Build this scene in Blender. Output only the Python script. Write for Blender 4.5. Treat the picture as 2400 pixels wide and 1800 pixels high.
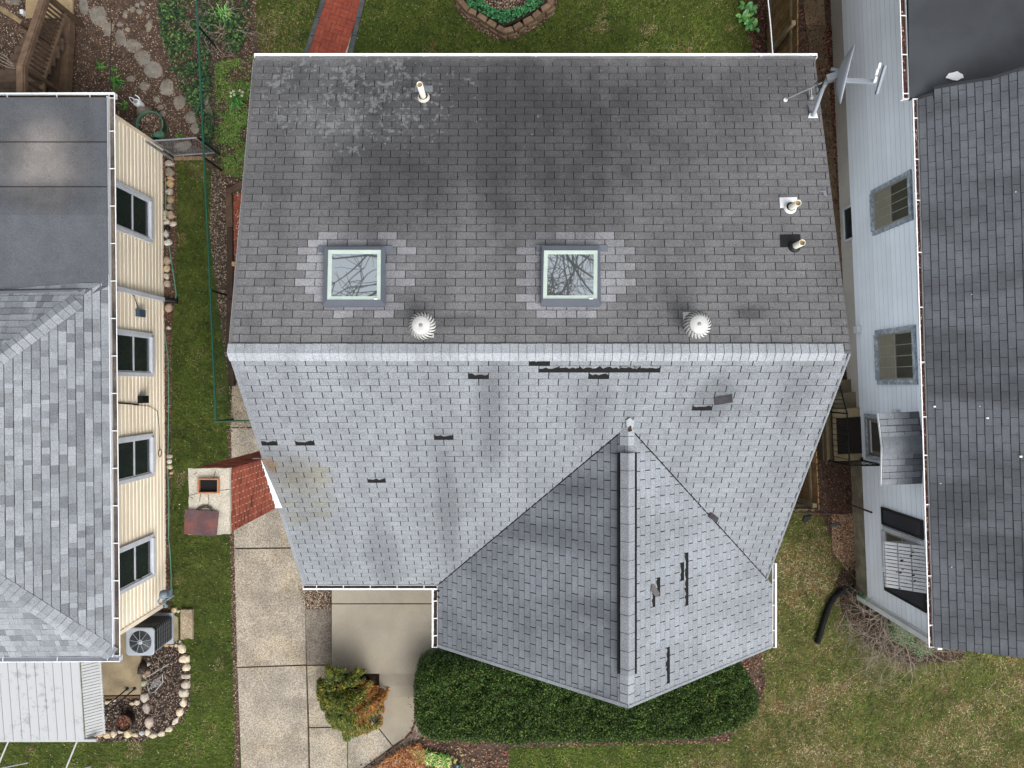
import bpy, math, random
import numpy as np
from mathutils import Vector, Matrix
random.seed(7); rng = np.random.default_rng(11)
S = bpy.context.scene
for o in list(bpy.data.objects): bpy.data.objects.remove(o)
COL = S.collection

# ---------------------------------------------------------------- camera, sky, sun, exposure
F = 1664.0          # focal length in pixels of a 2400 pixel wide picture
H = 16.7            # flying height of the camera above the ground
cd = bpy.data.cameras.new('camera'); cam = bpy.data.objects.new('camera', cd); COL.objects.link(cam)
cam.location = (0, 0, H); cam.rotation_euler = (0, 0, 0)
cd.sensor_width = 36; cd.lens = 36 * F / 2400; cd.clip_start = 0.1; cd.clip_end = 500
S.camera = cam
SUN_EL, SUN_AZ = math.radians(48), math.radians(150)     # azimuth clockwise from +Y
w = bpy.data.worlds.new('World'); S.world = w; w.use_nodes = True
wn = w.node_tree.nodes; wl = w.node_tree.links; wn.clear()
sky = wn.new('ShaderNodeTexSky'); sky.sky_type = 'NISHITA'; sky.sun_disc = False
sky.sun_elevation = SUN_EL; sky.sun_rotation = SUN_AZ; sky.dust_density = 6; sky.air_density = 1.0
hsv = wn.new('ShaderNodeHueSaturation'); hsv.inputs['Saturation'].default_value = 0.16
bg = wn.new('ShaderNodeBackground'); bg.inputs['Strength'].default_value = 0.15
wo = wn.new('ShaderNodeOutputWorld')
wl.new(sky.outputs[0], hsv.inputs['Color']); wl.new(hsv.outputs[0], bg.inputs[0]); wl.new(bg.outputs[0], wo.inputs[0])
sd = bpy.data.lights.new('sun', 'SUN'); sun = bpy.data.objects.new('sun', sd); COL.objects.link(sun)
sd.energy = 0.5; sd.angle = math.radians(50); sd.color = (1.0, 0.96, 0.90)
sdir = Vector((math.sin(SUN_AZ) * math.cos(SUN_EL), math.cos(SUN_AZ) * math.cos(SUN_EL), math.sin(SUN_EL)))
sun.rotation_euler = sdir.to_track_quat('Z', 'Y').to_euler(); sun.location = (0, 0, 30)
S.view_settings.view_transform = 'Standard'; S.view_settings.look = 'None'
S.view_settings.gamma = 1; S.view_settings.use_curve_mapping = False
S.view_settings.exposure = 1.0
S.render.engine = 'CYCLES'
S.render.resolution_x = 1024; S.render.resolution_y = 768

# ---------------------------------------------------------------- helpers
def P(px, py, z=0.0):
    """photo pixel at height z -> world point (the drone hovers straight above the origin)"""
    s = (H - z) / F
    return Vector(((px - 1200) * s, (900 - py) * s, z))
def Q(p):
    s = F / (H - p[2]); return (1200 + p[0] * s, 900 - p[1] * s)
def lin(h):
    h = h.lstrip('#'); c = [int(h[i:i+2], 16) / 255 for i in (0, 2, 4)]
    return tuple(x / 12.92 if x <= .04045 else ((x + .055) / 1.055) ** 2.4 for x in c)

ORG = {}
def tag(o, label=None, cat=None, group=None, kind=None):
    if label: o['label'] = label
    if cat: o['category'] = cat
    if group: o['group'] = group
    if kind: o['kind'] = kind
    return o
def thing(name, loc, label=None, cat=None, group=None, kind=None):
    o = bpy.data.objects.new(name, None); COL.objects.link(o); o.location = loc; o.empty_display_size = .2
    ORG[o.name] = Vector(loc)
    return tag(o, label, cat, group, kind)
def org(parent):
    return ORG[parent.name] if parent else Vector((0, 0, 0))

class MB:
    """collects solids in world coordinates; build() links them as one mesh object"""
    def __init__(s): s.v = []; s.f = []; s.c = []; s.sm = []
    def add(s, vs, fs, col=(1, 1, 1), smooth=False):
        b = len(s.v); s.v += [tuple(p) for p in vs]
        for k in fs: s.f.append(tuple(b + i for i in k)); s.c.append(col); s.sm.append(smooth)
        return s
    def hexa(s, b4, t4, col=(1, 1, 1)):
        vs = list(b4) + list(t4)
        return s.add(vs, [(3, 2, 1, 0), (4, 5, 6, 7), (0, 1, 5, 4), (1, 2, 6, 5), (2, 3, 7, 6), (3, 0, 4, 7)], col)
    def box(s, a, b, col=(1, 1, 1)):
        x0, y0, z0 = a; x1, y1, z1 = b
        x0, x1 = min(x0, x1), max(x0, x1); y0, y1 = min(y0, y1), max(y0, y1); z0, z1 = min(z0, z1), max(z0, z1)
        return s.hexa([(x0,y0,z0),(x1,y0,z0),(x1,y1,z0),(x0,y1,z0)], [(x0,y0,z1),(x1,y0,z1),(x1,y1,z1),(x0,y1,z1)], col)
    def beam(s, a, b, wd, ht, up=(0, 0, 1), col=(1, 1, 1)):
        """box from a to b, centred, wd sideways, ht along up"""
        a = Vector(a); b = Vector(b); d = (b - a).normalized(); up = Vector(up)
        if abs(d.dot(up)) > .99: up = Vector((0, 1, 0))
        sd_ = d.cross(up).normalized(); u2 = sd_.cross(d).normalized()
        q = lambda p: [p - sd_*wd/2 - u2*ht/2, p + sd_*wd/2 - u2*ht/2, p + sd_*wd/2 + u2*ht/2, p - sd_*wd/2 + u2*ht/2]
        A, B = q(a), q(b)
        return s.add(A + B, [(0,1,2,3), (7,6,5,4), (0,4,5,1), (1,5,6,2), (2,6,7,3), (3,7,4,0)], col)
    def prism(s, pts, z0, z1, col=(1, 1, 1)):
        n = len(pts); ar = sum(pts[i][0]*pts[(i+1)%n][1] - pts[(i+1)%n][0]*pts[i][1] for i in range(n))
        if ar < 0: pts = pts[::-1]
        vs = [(p[0], p[1], z0) for p in pts] + [(p[0], p[1], z1) for p in pts]
        fs = [tuple(range(n))[::-1], tuple(range(n, 2*n))] + [(i, (i+1)%n, n+(i+1)%n, n+i) for i in range(n)]
        return s.add(vs, fs, col)
    def tube(s, pts, r, n=8, col=(1, 1, 1), caps=True, smooth=True):
        pts = [Vector(p) for p in pts]; rs = r if hasattr(r, '__len__') else [r]*len(pts)
        rings = []; up = Vector((0.13, .27, 1)).normalized()
        for i, p in enumerate(pts):
            d = (pts[min(i+1, len(pts)-1)] - pts[max(i-1, 0)])
            if d.length < 1e-9: d = Vector((0,0,1))
            d.normalize()
            a = d.cross(up)
            if a.length < .05: a = d.cross(Vector((1, .1, 0)))
            a.normalize(); b = a.cross(d)
            rings.append([p + (a*math.cos(2*math.pi*k/n) + b*math.sin(2*math.pi*k/n))*rs[i] for k in range(n)])
        vs = [q for rg in rings for q in rg]; fs = []
        for i in range(len(pts)-1):
            for k in range(n):
                fs.append((i*n+k, i*n+(k+1)%n, (i+1)*n+(k+1)%n, (i+1)*n+k))
        s.add(vs, fs, col, smooth)
        if caps: s.add(rings[0], [tuple(range(n))], col); s.add(rings[-1], [tuple(range(n))[::-1]], col)
        return s
    def lathe(s, prof, c, n=20, axis=None, col=(1, 1, 1), smooth=True):
        """prof [(r,h)...] about the z axis (or the matrix axis) at c"""
        M_ = axis or Matrix.Identity(3); c = Vector(c); vs = []
        for r, h in prof:
            for k in range(n):
                a = 2*math.pi*k/n; vs.append(c + M_ @ Vector((r*math.cos(a), r*math.sin(a), h)))
        fs = [(i*n+k, i*n+(k+1)%n, (i+1)*n+(k+1)%n, (i+1)*n+k) for i in range(len(prof)-1) for k in range(n)]
        return s.add(vs, fs, col, smooth)
    def build(s, name, mat, parent=None, kind=None, label=None, fix=True):
        o_ = org(parent); me = bpy.data.meshes.new(name)
        me.from_pydata([(p[0]-o_.x, p[1]-o_.y, p[2]-o_.z) for p in s.v], [], s.f); me.validate()
        a = me.attributes.new('tint', 'FLOAT_COLOR', 'FACE')
        if len(me.polygons) == len(s.c):
            a.data.foreach_set('color', np.array([(*c, 1) for c in s.c], dtype=np.float32).ravel())
            me.polygons.foreach_set('use_smooth', np.array(s.sm, dtype=bool))
        else:
            a.data.foreach_set('color', np.ones(len(me.polygons)*4, dtype=np.float32))
        me.materials.append(mat); me.update()
        if fix:
            import bmesh
            bm = bmesh.new(); bm.from_mesh(me); bmesh.ops.recalc_face_normals(bm, faces=bm.faces); bm.to_mesh(me); bm.free()
        ob = bpy.data.objects.new(name, me); COL.objects.link(ob); ob.parent = parent
        if parent: ORG[ob.name] = o_.copy()
        if kind: ob['kind'] = kind
        if label: ob['label'] = label
        return ob

def fast(name, V_, F_, C_, mat, parent=None, kind=None, smooth=False):
    """numpy mesh: V_ Nx3 world, F_ MxK, C_ Mx3 face colours"""
    o_ = org(parent); me = bpy.data.meshes.new(name); K = F_.shape[1]
    me.vertices.add(len(V_)); me.vertices.foreach_set('co', (V_ - np.array(o_)).astype(np.float32).ravel())
    me.loops.add(F_.size); me.loops.foreach_set('vertex_index', F_.astype(np.int32).ravel())
    me.polygons.add(len(F_)); me.polygons.foreach_set('loop_start', (np.arange(len(F_))*K).astype(np.int32))
    me.update(calc_edges=True)
    a = me.attributes.new('tint', 'FLOAT_COLOR', 'FACE')
    a.data.foreach_set('color', np.c_[C_, np.ones(len(C_))].astype(np.float32).ravel())
    me.materials.append(mat)
    ob = bpy.data.objects.new(name, me); COL.objects.link(ob); ob.parent = parent
    if parent: ORG[ob.name] = o_.copy()
    if kind: ob['kind'] = kind
    return ob

def vnoise(x, y, seed=0, scale=1.0):
    """smooth value noise 0..1"""
    g = np.random.default_rng(seed).random((64, 64)); x = np.asarray(x)/scale + 31.7; y = np.asarray(y)/scale + 17.3
    xi = np.floor(x).astype(int); yi = np.floor(y).astype(int); fx = x-xi; fy = y-yi
    fx = fx*fx*(3-2*fx); fy = fy*fy*(3-2*fy)
    q = lambda i, j: g[(xi+i) % 64, (yi+j) % 64]
    return (q(0,0)*(1-fx)+q(1,0)*fx)*(1-fy) + (q(0,1)*(1-fx)+q(1,1)*fx)*fy
def inpoly(x, y, poly):
    r = np.zeros(len(x), bool); n = len(poly); j = n-1
    for i in range(n):
        xi, yi = poly[i][0], poly[i][1]; xj, yj = poly[j][0], poly[j][1]
        c = ((yi > y) != (yj > y)) & (x < (xj-xi)*(y-yi)/((yj-yi) if yj != yi else 1e-9)+xi); r ^= c; j = i
    return r
def pxpoly(pts, z=0.0): return [tuple(P(a, b, z)[:2]) for a, b in pts]

# ---------------------------------------------------------------- materials
class NT:
    def __init__(s, name):
        s.m = bpy.data.materials.new(name); s.m.use_nodes = True; s.t = s.m.node_tree; s.n = s.t.nodes
        s.n.clear(); s.out = s.n.new('ShaderNodeOutputMaterial'); s.b = s.n.new('ShaderNodeBsdfPrincipled')
        s.t.links.new(s.b.outputs[0], s.out.inputs[0])
        g = s.n.new('ShaderNodeNewGeometry'); s.pos = g.outputs['Position']
    def put(s, sock, v):
        if isinstance(v, bpy.types.NodeSocket): s.t.links.new(v, sock)
        elif v is not None:
            if sock.type == 'RGBA' and len(v) == 3: v = (*v, 1)
            sock.default_value = v
    def attr(s, name='tint'):
        a = s.n.new('ShaderNodeAttribute'); a.attribute_name = name; return a.outputs['Color']
    def objcol(s): return s.n.new('ShaderNodeObjectInfo').outputs['Color']
    def vec(s, sc=(1, 1, 1), off=(0, 0, 0), rot=0):
        m = s.n.new('ShaderNodeMapping'); s.put(m.inputs[0], s.pos); m.inputs['Scale'].default_value = sc
        m.inputs['Location'].default_value = off; m.inputs['Rotation'].default_value = (0, 0, rot); return m.outputs[0]
    def noise(s, scale, detail=2, rough=.5, v=None, dist=0):
        t = s.n.new('ShaderNodeTexNoise'); s.put(t.inputs['Vector'], v or s.pos); t.inputs['Scale'].default_value = scale
        t.inputs['Detail'].default_value = detail; t.inputs['Roughness'].default_value = rough
        t.inputs['Distortion'].default_value = dist; return t.outputs[0]
    def voro(s, scale, v=None, feat='F1', out='Distance'):
        t = s.n.new('ShaderNodeTexVoronoi'); s.put(t.inputs['Vector'], v or s.pos); t.feature = feat
        t.inputs['Scale'].default_value = scale; return t.outputs[out]
    def ma(s, op, a, b=None, c=None, clamp=False):
        m = s.n.new('ShaderNodeMath'); m.operation = op; m.use_clamp = clamp
        for i, v in enumerate((a, b, c)):
            if v is not None: s.put(m.inputs[i], v)
        return m.outputs[0]
    def mr(s, v, a, b, c=0.0, d=1.0, smooth=True):
        m = s.n.new('ShaderNodeMapRange'); s.put(m.inputs[0], v)
        for i, k in enumerate((a, b, c, d)): m.inputs[i+1].default_value = k
        if smooth: m.interpolation_type = 'SMOOTHSTEP'
        return m.outputs[0]
    def mix(s, f, a, b, mode='MIX'):
        m = s.n.new('ShaderNodeMix'); m.data_type = 'RGBA'; m.blend_type = mode
        s.put(m.inputs[0], f); s.put(m.inputs[6], a); s.put(m.inputs[7], b); return m.outputs[2]
    def scalecol(s, col, f):
        return s.mix(1.0, col, s.comb(f), 'MULTIPLY')
    def comb(s, f):
        c = s.n.new('ShaderNodeCombineColor')
        for i in range(3): s.t.links.new(f, c.inputs[i])
        return c.outputs[0]
    def blob(s, x, y, rx, ry, soft=.5, wob=None):
        """soft patch centred at world x, y"""
        sp = s.n.new('ShaderNodeSeparateXYZ'); s.put(sp.inputs[0], s.pos)
        dx = s.ma('MULTIPLY', s.ma('SUBTRACT', sp.outputs[0], x), 1/rx); dy = s.ma('MULTIPLY', s.ma('SUBTRACT', sp.outputs[1], y), 1/ry)
        d = s.ma('SQRT', s.ma('ADD', s.ma('MULTIPLY', dx, dx), s.ma('MULTIPLY', dy, dy)))
        if wob is not None: d = s.ma('ADD', d, wob)
        return s.mr(d, 1-soft, 1+soft, 1, 0)
    def done(s, col, rough=.9, bump=None, bs=.3, bd=.01, metal=0, spec=.3):
        s.put(s.b.inputs['Base Color'], col); s.put(s.b.inputs['Roughness'], rough)
        s.b.inputs['Metallic'].default_value = metal; s.b.inputs['Specular IOR Level'].default_value = spec
        if bump is not None:
            b = s.n.new('ShaderNodeBump'); b.inputs['Strength'].default_value = bs; b.inputs['Distance'].default_value = bd
            s.put(b.inputs['Height'], bump); s.t.links.new(b.outputs[0], s.b.inputs['Normal'])
        return s.m

ALB = dict(silver_grey_shingle=.42, weathered_dark_shingle=.51, shade_toned_shingle=.50, sun_toned_shingle=.485, laminated_shingle=.485, charcoal_shingle=.545,
    roll_roofing=.45, ridge_cap_shingle=.50, black_rubber_membrane=.42, membrane_lap=.42, exposed_aggregate=.58, stained_aggregate=.58, smooth_concrete=.46, cement_crown=.52, mortar=.95,
    cream_vinyl_siding=1.0, white_aluminium_siding=1.0, white_painted_metal=.8, white_window_trim=.8, peeling_grey_trim=.9, weathered_sash=.9, weathered_white_awning=.50, foliage=1.0, grey_bark=.8, red_chimney_brick=.72,
    grass_blades=.95, dead_leaves=.66, painted_foundation=.85, petals=.7, slate_blue_frame=.55, pale_green_glass_edge=.6, light_grey_steel=.6, cream_pvc_pipe=.7, chalky_white_metal=.50)
def alb(name, col):     # measured daylight albedo of each surface relative to its swatch colour
    k = ALB.get(name, .6); return tuple(c*k for c in col)
def mat(name, col, rough=.85, var=.12, vs=3.0, sp=.12, ss=60.0, bump=.2, bd=.004, metal=0, spec=.3, stretch=None, warm=None):
    n = NT(name); base = n.mix(1, n.attr(), n.objcol(), 'MULTIPLY'); base = n.mix(1, base, alb(name, col), 'MULTIPLY'); warm = alb(name, warm) if warm else None
    v = n.vec(stretch) if stretch else n.pos
    a = n.noise(vs, 3, .55, v); g = n.noise(ss, 2, .6, v)
    f = n.ma('MULTIPLY', n.mr(a, .3, .7, 1-var, 1+var), n.mr(g, .3, .7, 1-sp, 1+sp))
    c = n.scalecol(base, f)
    if warm: c = n.mix(n.mr(n.noise(vs*.6, 2, .5), .45, .7, 0, .5), c, n.scalecol(warm, f))
    return n.done(c, rough, g if bump else None, bump or 0, bd, metal, spec)

def granule(name, col, dirt=0.0, lichen=0.0, blobs=(), gr=.42, streak=.10, axis='y'):
    """asphalt shingle: mineral granules, weathering streaks running down the slope, stains"""
    n = NT(name); base = n.mix(1, n.attr(), n.objcol(), 'MULTIPLY'); base = n.mix(1, base, alb(name, col), 'MULTIPLY')
    g1 = n.noise(58, 3, .75); g2 = n.noise(160, 1, .5)
    f = n.ma('MULTIPLY', n.mr(g1, .3, .7, 1-gr, 1+gr, False), n.mr(g2, .3, .7, .88, 1.12, False))
    st = n.noise(1.3, 3, .55, n.vec((1, .22, .5) if axis == 'y' else (.22, 1, .5)))
    f = n.ma('MULTIPLY', f, n.mr(st, .35, .68, 1+streak, 1-streak))
    mo = n.noise(4.5, 3, .6); f = n.ma('MULTIPLY', f, n.mr(mo, .35, .7, 1.05, .93))
    c = n.scalecol(base, f)
    wob = n.ma('MULTIPLY', n.ma('SUBTRACT', n.noise(2.0, 4, .6), .5), 1.1)
    for (x, y, rx, ry, am, cc) in blobs:
        c = n.mix(n.ma('MULTIPLY', n.blob(x, y, rx, ry, .55, wob), am), c, n.scalecol(alb(name, cc), f))
    if lichen:
        lx, ly = P(850, 240, 5.1)[:2]
        area = n.blob(lx, ly, 2.0, 1.0, .55, wob)
        area2 = n.ma('MULTIPLY', n.blob(P(1270, 230, 5.1)[0], P(1270, 260, 5.1)[1], 2.6, 1.0, .6, wob), .35)
        ar = n.ma('MAXIMUM', area, area2)
        sp = n.ma('ADD', n.ma('MULTIPLY', n.noise(11, 5, .68), .7), n.ma('MULTIPLY', n.noise(3.2, 3, .6), .3)); thr = n.ma('SUBTRACT', .68, n.ma('MULTIPLY', ar, .165))
        k = n.ma('MULTIPLY', n.ma('SUBTRACT', sp, thr), 22, clamp=True)
        k = n.ma('MULTIPLY', k, n.mr(ar, .02, .3)); c = n.mix(n.ma('MULTIPLY', k, lichen), c, alb(name, lin('#a9adb0')))
    return n.done(c, .93, g1, .35, .003, spec=.2)
# ---------------------------------------------------------------- material library
M = {}
zb = 5.5
def W(px, py, z): p = P(px, py, z); return p.x, p.y
DK = lin('#232428'); LT = lin('#b9bdc2')
bb = []
for px, py, rx, ry, am, cc in [
    (840, 230, 1.1, .8, .3, lin('#8e9195')), (1130, 290, 2.4, 1.4, .48, DK), (1290, 360, 1.0, 2.0, .22, DK), (905, 450, .7, 1.0, .36, DK),
    (1330, 560, .35, 1.2, .22, DK), (1180, 180, 2.8, .6, .2, DK), (1600, 260, 1.6, 1.0, .22, DK), (700, 180, 1.4, .5, .3, DK), (1380, 330, .25, 1.4, .15, DK), (1530, 420, .3, 1.1, .14, DK), (1040, 480, .25, 1.0, .15, DK),
    (1760, 190, .9, .5, .2, DK), (640, 420, .5, 1.0, .14, DK), (760, 420, .25, .9, .12, DK), (1740, 740, .3, .12, .35, DK), (1090, 760, .5, .1, .3, DK)]:
    x, y = W(px, py, 5.5); bb.append((x, y, rx, ry, am, cc))
M['shingle_back'] = granule('weathered_dark_shingle', lin('#7a7a7c'), blobs=bb, lichen=.42, gr=.46, streak=.12)
bf = []
for px, py, z, rx, ry, am, cc in [
    (1150, 960, 5.2, .22, 1.0, .42, lin('#5d6066')), (1050, 1200, 3.9, .2, 1.3, .36, lin('#5d6066')), (1390, 960, 5.0, .25, .5, .34, lin('#5d6066')),
    (1660, 930, 5.3, .3, .35, .42, lin('#5d6066')), (1850, 900, 5.4, .3, .6, .22, lin('#5d6066')), (900, 1300, 3.2, .3, .8, .32, lin('#5d6066')),
    (663, 1082, 4.1, .07, .13, .6, lin('#a5702c')), (650, 1070, 4.1, .04, .07, .5, lin('#a5702c')), (720, 1110, 4.1, .45, .35, .28, lin('#a79f84')),
    (730, 1160, 3.9, .45, .6, .28, lin('#8b8470')), (690, 1085, 4.1, .35, .35, .3, lin('#5f6064')), (1205, 830, 5.7, .15, .5, .15, lin('#5d6066')),
    (560, 900, 5.2, .3, .5, .18, lin('#777b82'))]:
    x, y = W(px, py, z); bf.append((x, y, rx, ry, am, cc))
M['shingle_front'] = granule('silver_grey_shingle', lin('#a4aab1'), blobs=bf, gr=.48, streak=.08)
bw = []
for px, py, z, rx, ry, am, cc in [(1350, 1130, 4.5, .9, .22, .35, lin('#565960')), (1250, 1250, 4.0, 1.1, .2, .28, lin('#565960')), (1400, 1420, 4.7, .6, .2, .25, lin('#565960')),
    (1180, 1420, 3.6, .7, .25, .2, lin('#565960')), (1440, 1300, 4.9, .14, 2.0, .35, lin('#4a4c52')), (1410, 1640, 4.8, .4, .14, .4, lin('#565248'))]:
    x, y = W(px, py, z); bw.append((x, y, rx, ry, am, cc))
M['shingle_west'] = granule('shade_toned_shingle', lin('#949aa2'), blobs=bw, gr=.32, streak=.16, axis='x')  # darker copy of the gable shingle: slope shade put into colour, plus stains
M['shingle_east'] = granule('sun_toned_shingle', lin('#a8aeb6'), gr=.50, streak=.09, axis='x')  # paler copy for the brighter lit slope, light put into the colour
M['cap'] = granule('ridge_cap_shingle', lin('#b4bac1'), gr=.42, streak=.08)
M['underlay'] = mat('black_asphalt_felt', lin('#141315'), .95, .2, 6, .5, 70)
M['lam'] = granule('laminated_shingle', (1, 1, 1), gr=.40, streak=.02)
M['shingle_right'] = granule('charcoal_shingle', lin('#62666c'), gr=.24, streak=.26, axis='x')
M['roll'] = granule('roll_roofing', lin('#6b6f75'), gr=.35, streak=.05, blobs=[
    (*W(88, 372, 2.9), .72, .78, .8, lin('#a39d99')), (*W(90, 455, 2.9), .9, .3, .6, lin('#4b4d52')), (*W(20, 340, 2.9), .3, .6, .5, lin('#53555a')),
    (*W(170, 340, 2.9), .35, .7, .4, lin('#4e5156')), (*W(70, 240, 2.9), 1.2, .5, .3, lin('#585b60'))])
M['rubber'] = mat('black_rubber_membrane', lin('#4a4e54'), .6, .18, 1.2, .05, 40, .15)
M['rubber_edge'] = mat('membrane_lap', lin('#3c4046'), .5, .15, 3, .05, 40)
M['white'] = mat('white_painted_metal', lin('#dfe1e4'), .5, .06, 2, .03, 60, .05)
M['grey_metal'] = mat('galvanised_metal', lin('#9aa0a6'), .45, .15, 5, .08, 60, .05, metal=.4)
M['white_vent'] = mat('chalky_white_metal', lin('#e2e2e0'), .55, .08, 12, .05, 90, .1)
M['cream'] = mat('cream_vinyl_siding', lin('#d9cdb9'), .6, .09, 1.6, .03, 60, .05, stretch=(1, .3, 1))
M['wsiding'] = mat('white_aluminium_siding', lin('#dfe6ee'), .6, .05, .8, .03, 50, .05)
M['trim'] = mat('white_window_trim', lin('#c8ccd4'), .5, .08, 5, .04, 60, .05)
M['oldtrim'] = mat('peeling_grey_trim', lin('#8e99a3'), .7, .28, 14, .2, 60, .3, warm=lin('#c6cbd0'))
M['sash'] = mat('weathered_sash', lin('#8b8780'), .6, .15, 9, .1, 60)
M['dark'] = mat('dark_interior', lin('#0c0d0f'), .9, .1, 3, .05, 30, 0)
n = NT('window_glass'); n.put(n.b.inputs['Base Color'], lin('#1d2427')); n.b.inputs['Roughness'].default_value = .04; n.b.inputs['Specular IOR Level'].default_value = .55; M['glass'] = n.m
n = NT('curtained_glass'); v = n.noise(9, 3, .6, n.vec((1, 1, .2)))
n.put(n.b.inputs['Base Color'], n.mix(v, lin('#33342f'), lin('#504f48'))); n.b.inputs['Roughness'].default_value = .12; M['curtain'] = n.m
n = NT('pale_curtain_glass'); v = n.noise(7, 3, .6, n.vec((1, .3, 1)))
n.put(n.b.inputs['Base Color'], n.mix(v, lin('#6f6c60'), lin('#938f80'))); n.b.inputs['Roughness'].default_value = .15; M['curtain_pale'] = n.m  # paler curtain tone for the lower panes
n = NT('skylight_glass'); n.put(n.b.inputs['Base Color'], lin('#cdd6da')); n.b.inputs['Roughness'].default_value = .02; n.b.inputs['Metallic'].default_value = .92; M['skyglass'] = n.m
M['skyframe'] = mat('slate_blue_frame', lin('#6d737f'), .45, .06, 3, .03, 60, .05)
M['skyband'] = mat('pale_green_glass_edge', lin('#cfe0d6'), .35, .05, 8, .03, 60, 0)
M['pvc'] = mat('cream_pvc_pipe', lin('#dcd8ca'), .45, .05, 8, .03, 60, 0)
M['pipe_in'] = mat('pipe_inside', lin('#a58a5c'), .8, .2, 20, .1, 60, 0)
M['black'] = mat('black_plastic', lin('#18191b'), .5, .15, 8, .1, 60, .1)
M['iron'] = mat('black_iron', lin('#141314'), .55, .2, 10, .1, 80)
M['rust'] = mat('rusty_sheet_steel', lin('#5d4548'), .7, .18, 6, .12, 40, .2, warm=lin('#84442f'))
M['brick'] = mat('red_chimney_brick', lin('#944c38'), .9, .18, 9, .18, 90, .4)
M['mortar'] = mat('mortar', lin('#b5a093'), .95, .2, 8, .2, 60)
M['mortar_cap'] = mat('cement_crown', lin('#cdc5b4'), .95, .14, 6, .22, 45, .5)
M['clay'] = mat('clay_flue', lin('#b9805c'), .85, .15, 8, .1, 60)
M['agg'] = mat('exposed_aggregate', lin('#a59c8e'), .95, .20, 1.7, .42, 38, .4, warm=lin('#b7a98f'))
M['agg_dark'] = mat('stained_aggregate', lin('#8d8377'), .95, .2, 3, .42, 38, .4)
M['conc'] = mat('smooth_concrete', lin('#b0a797'), .92, .12, 1.4, .05, 40, .15, warm=lin('#b6ab90'))
M['conc_old'] = mat('old_concrete', lin('#8b8069'), .95, .2, 2.5, .14, 40, .3)
M['conc_tan'] = mat('tan_concrete', lin('#bfa780'), .95, .08, 3, .2, 50, .3)
M['path'] = mat('brown_stained_concrete', lin('#73614c'), .95, .22, 2.5, .15, 40, .3)
M['found'] = mat('painted_foundation', lin('#b9b4ab'), .9, .08, 1.5, .06, 40, .2)
M['found_dirty'] = mat('mossy_foundation', lin('#99917c'), .95, .25, 4, .15, 40, .3)
M['paver'] = mat('red_paving_brick', lin('#a4523f'), .92, .12, 5, .15, 70, .3)
M['slate_edge'] = mat('dark_edging', lin('#5c5f61'), .9, .2, 6, .15, 50, .3)
M['retain'] = mat('tan_retaining_block', lin('#8e7660'), .95, .15, 8, .2, 50, .5)
M['stone'] = mat('field_stone', lin('#b5a894'), .92, .2, 12, .2, 60, .6)
M['flag'] = mat('flagstone', lin('#88837a'), .92, .22, 5, .16, 50, .5, warm=lin('#8a7860'))
M['soil'] = mat('soil', lin('#55453a'), 1, .3, 5, .5, 50, .8)
M['mulch'] = mat('dark_mulch', lin('#3a2f28'), 1, .3, 8, .5, 60, .8)
M['gravelbase'] = mat('gravel_bed', lin('#5b4a3a'), 1, .3, 8, .5, 60, .8)
M['litter'] = mat('dead_leaves', (1, 1, 1), .9, .1, 10, .15, 90, 0)
M['leaf'] = mat('foliage', (1, 1, 1), .65, .08, 3, .12, 40, 0, spec=.2)
M['grassblade'] = mat('grass_blades', (1, 1, 1), .8, .08, 3, .1, 60, 0, spec=.15)
M['wood'] = mat('weathered_brown_wood', lin('#6d5a4b'), .9, .22, 6, .15, 60, .4)
M['fence'] = mat('cedar_fence_wood', lin('#7b5f3c'), .9, .28, 5, .15, 60, .4)
M['fence_grey'] = mat('greyed_fence_wood', lin('#79694f'), .9, .25, 7, .15, 60, .4)
M['timber'] = mat('dark_landscape_timber', lin('#4f4036'), .95, .25, 5, .2, 60, .5)
M['bark'] = mat('grey_bark', lin('#857a6e'), .95, .2, 10, .15, 60, .3)
M['bark_dark'] = mat('dark_bark', lin('#4a3f38'), .95, .2, 10, .15, 60, .3)
M['green_rail'] = mat('green_vinyl_coating', lin('#1f5c4c'), .45, .1, 5, .05, 60, 0)
M['hose'] = mat('green_garden_hose', lin('#5c9a7e'), .5, .1, 5, .05, 60, 0)
M['pot'] = mat('green_glazed_pot', lin('#4f7a63'), .5, .2, 8, .1, 60, .1)
M['potbrown'] = mat('dark_brown_pot', lin('#352a25'), .7, .2, 8, .1, 60, .1)
M['awning'] = mat('weathered_white_awning', lin('#cfd1d3'), .6, .05, 3, .05, 60, .05)
n = NT('mildewed_white_awning'); k = n.noise(7, 5, .7); k2 = n.noise(1.2, 2, .5); kk = n.ma('MULTIPLY', n.mr(k, .52, .62, 0, 1), n.mr(k2, .42, .6, 0, 1))
n.done(n.mix(n.ma('MULTIPLY', kk, .6), tuple(x*.47 for x in lin('#d2d5d8')), tuple(x*.47 for x in lin('#9da1a4'))), .55); M['awning_dirty'] = n.m
M['acgrey'] = mat('light_grey_steel', lin('#adb4be'), .5, .05, 4, .03, 60, .05)
M['flower'] = mat('petals', (1, 1, 1), .7, .05, 10, .05, 60, 0)
M['mat'] = mat('dark_door_mat', lin('#2a2421'), .98, .25, 12, .35, 70, .4)

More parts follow.
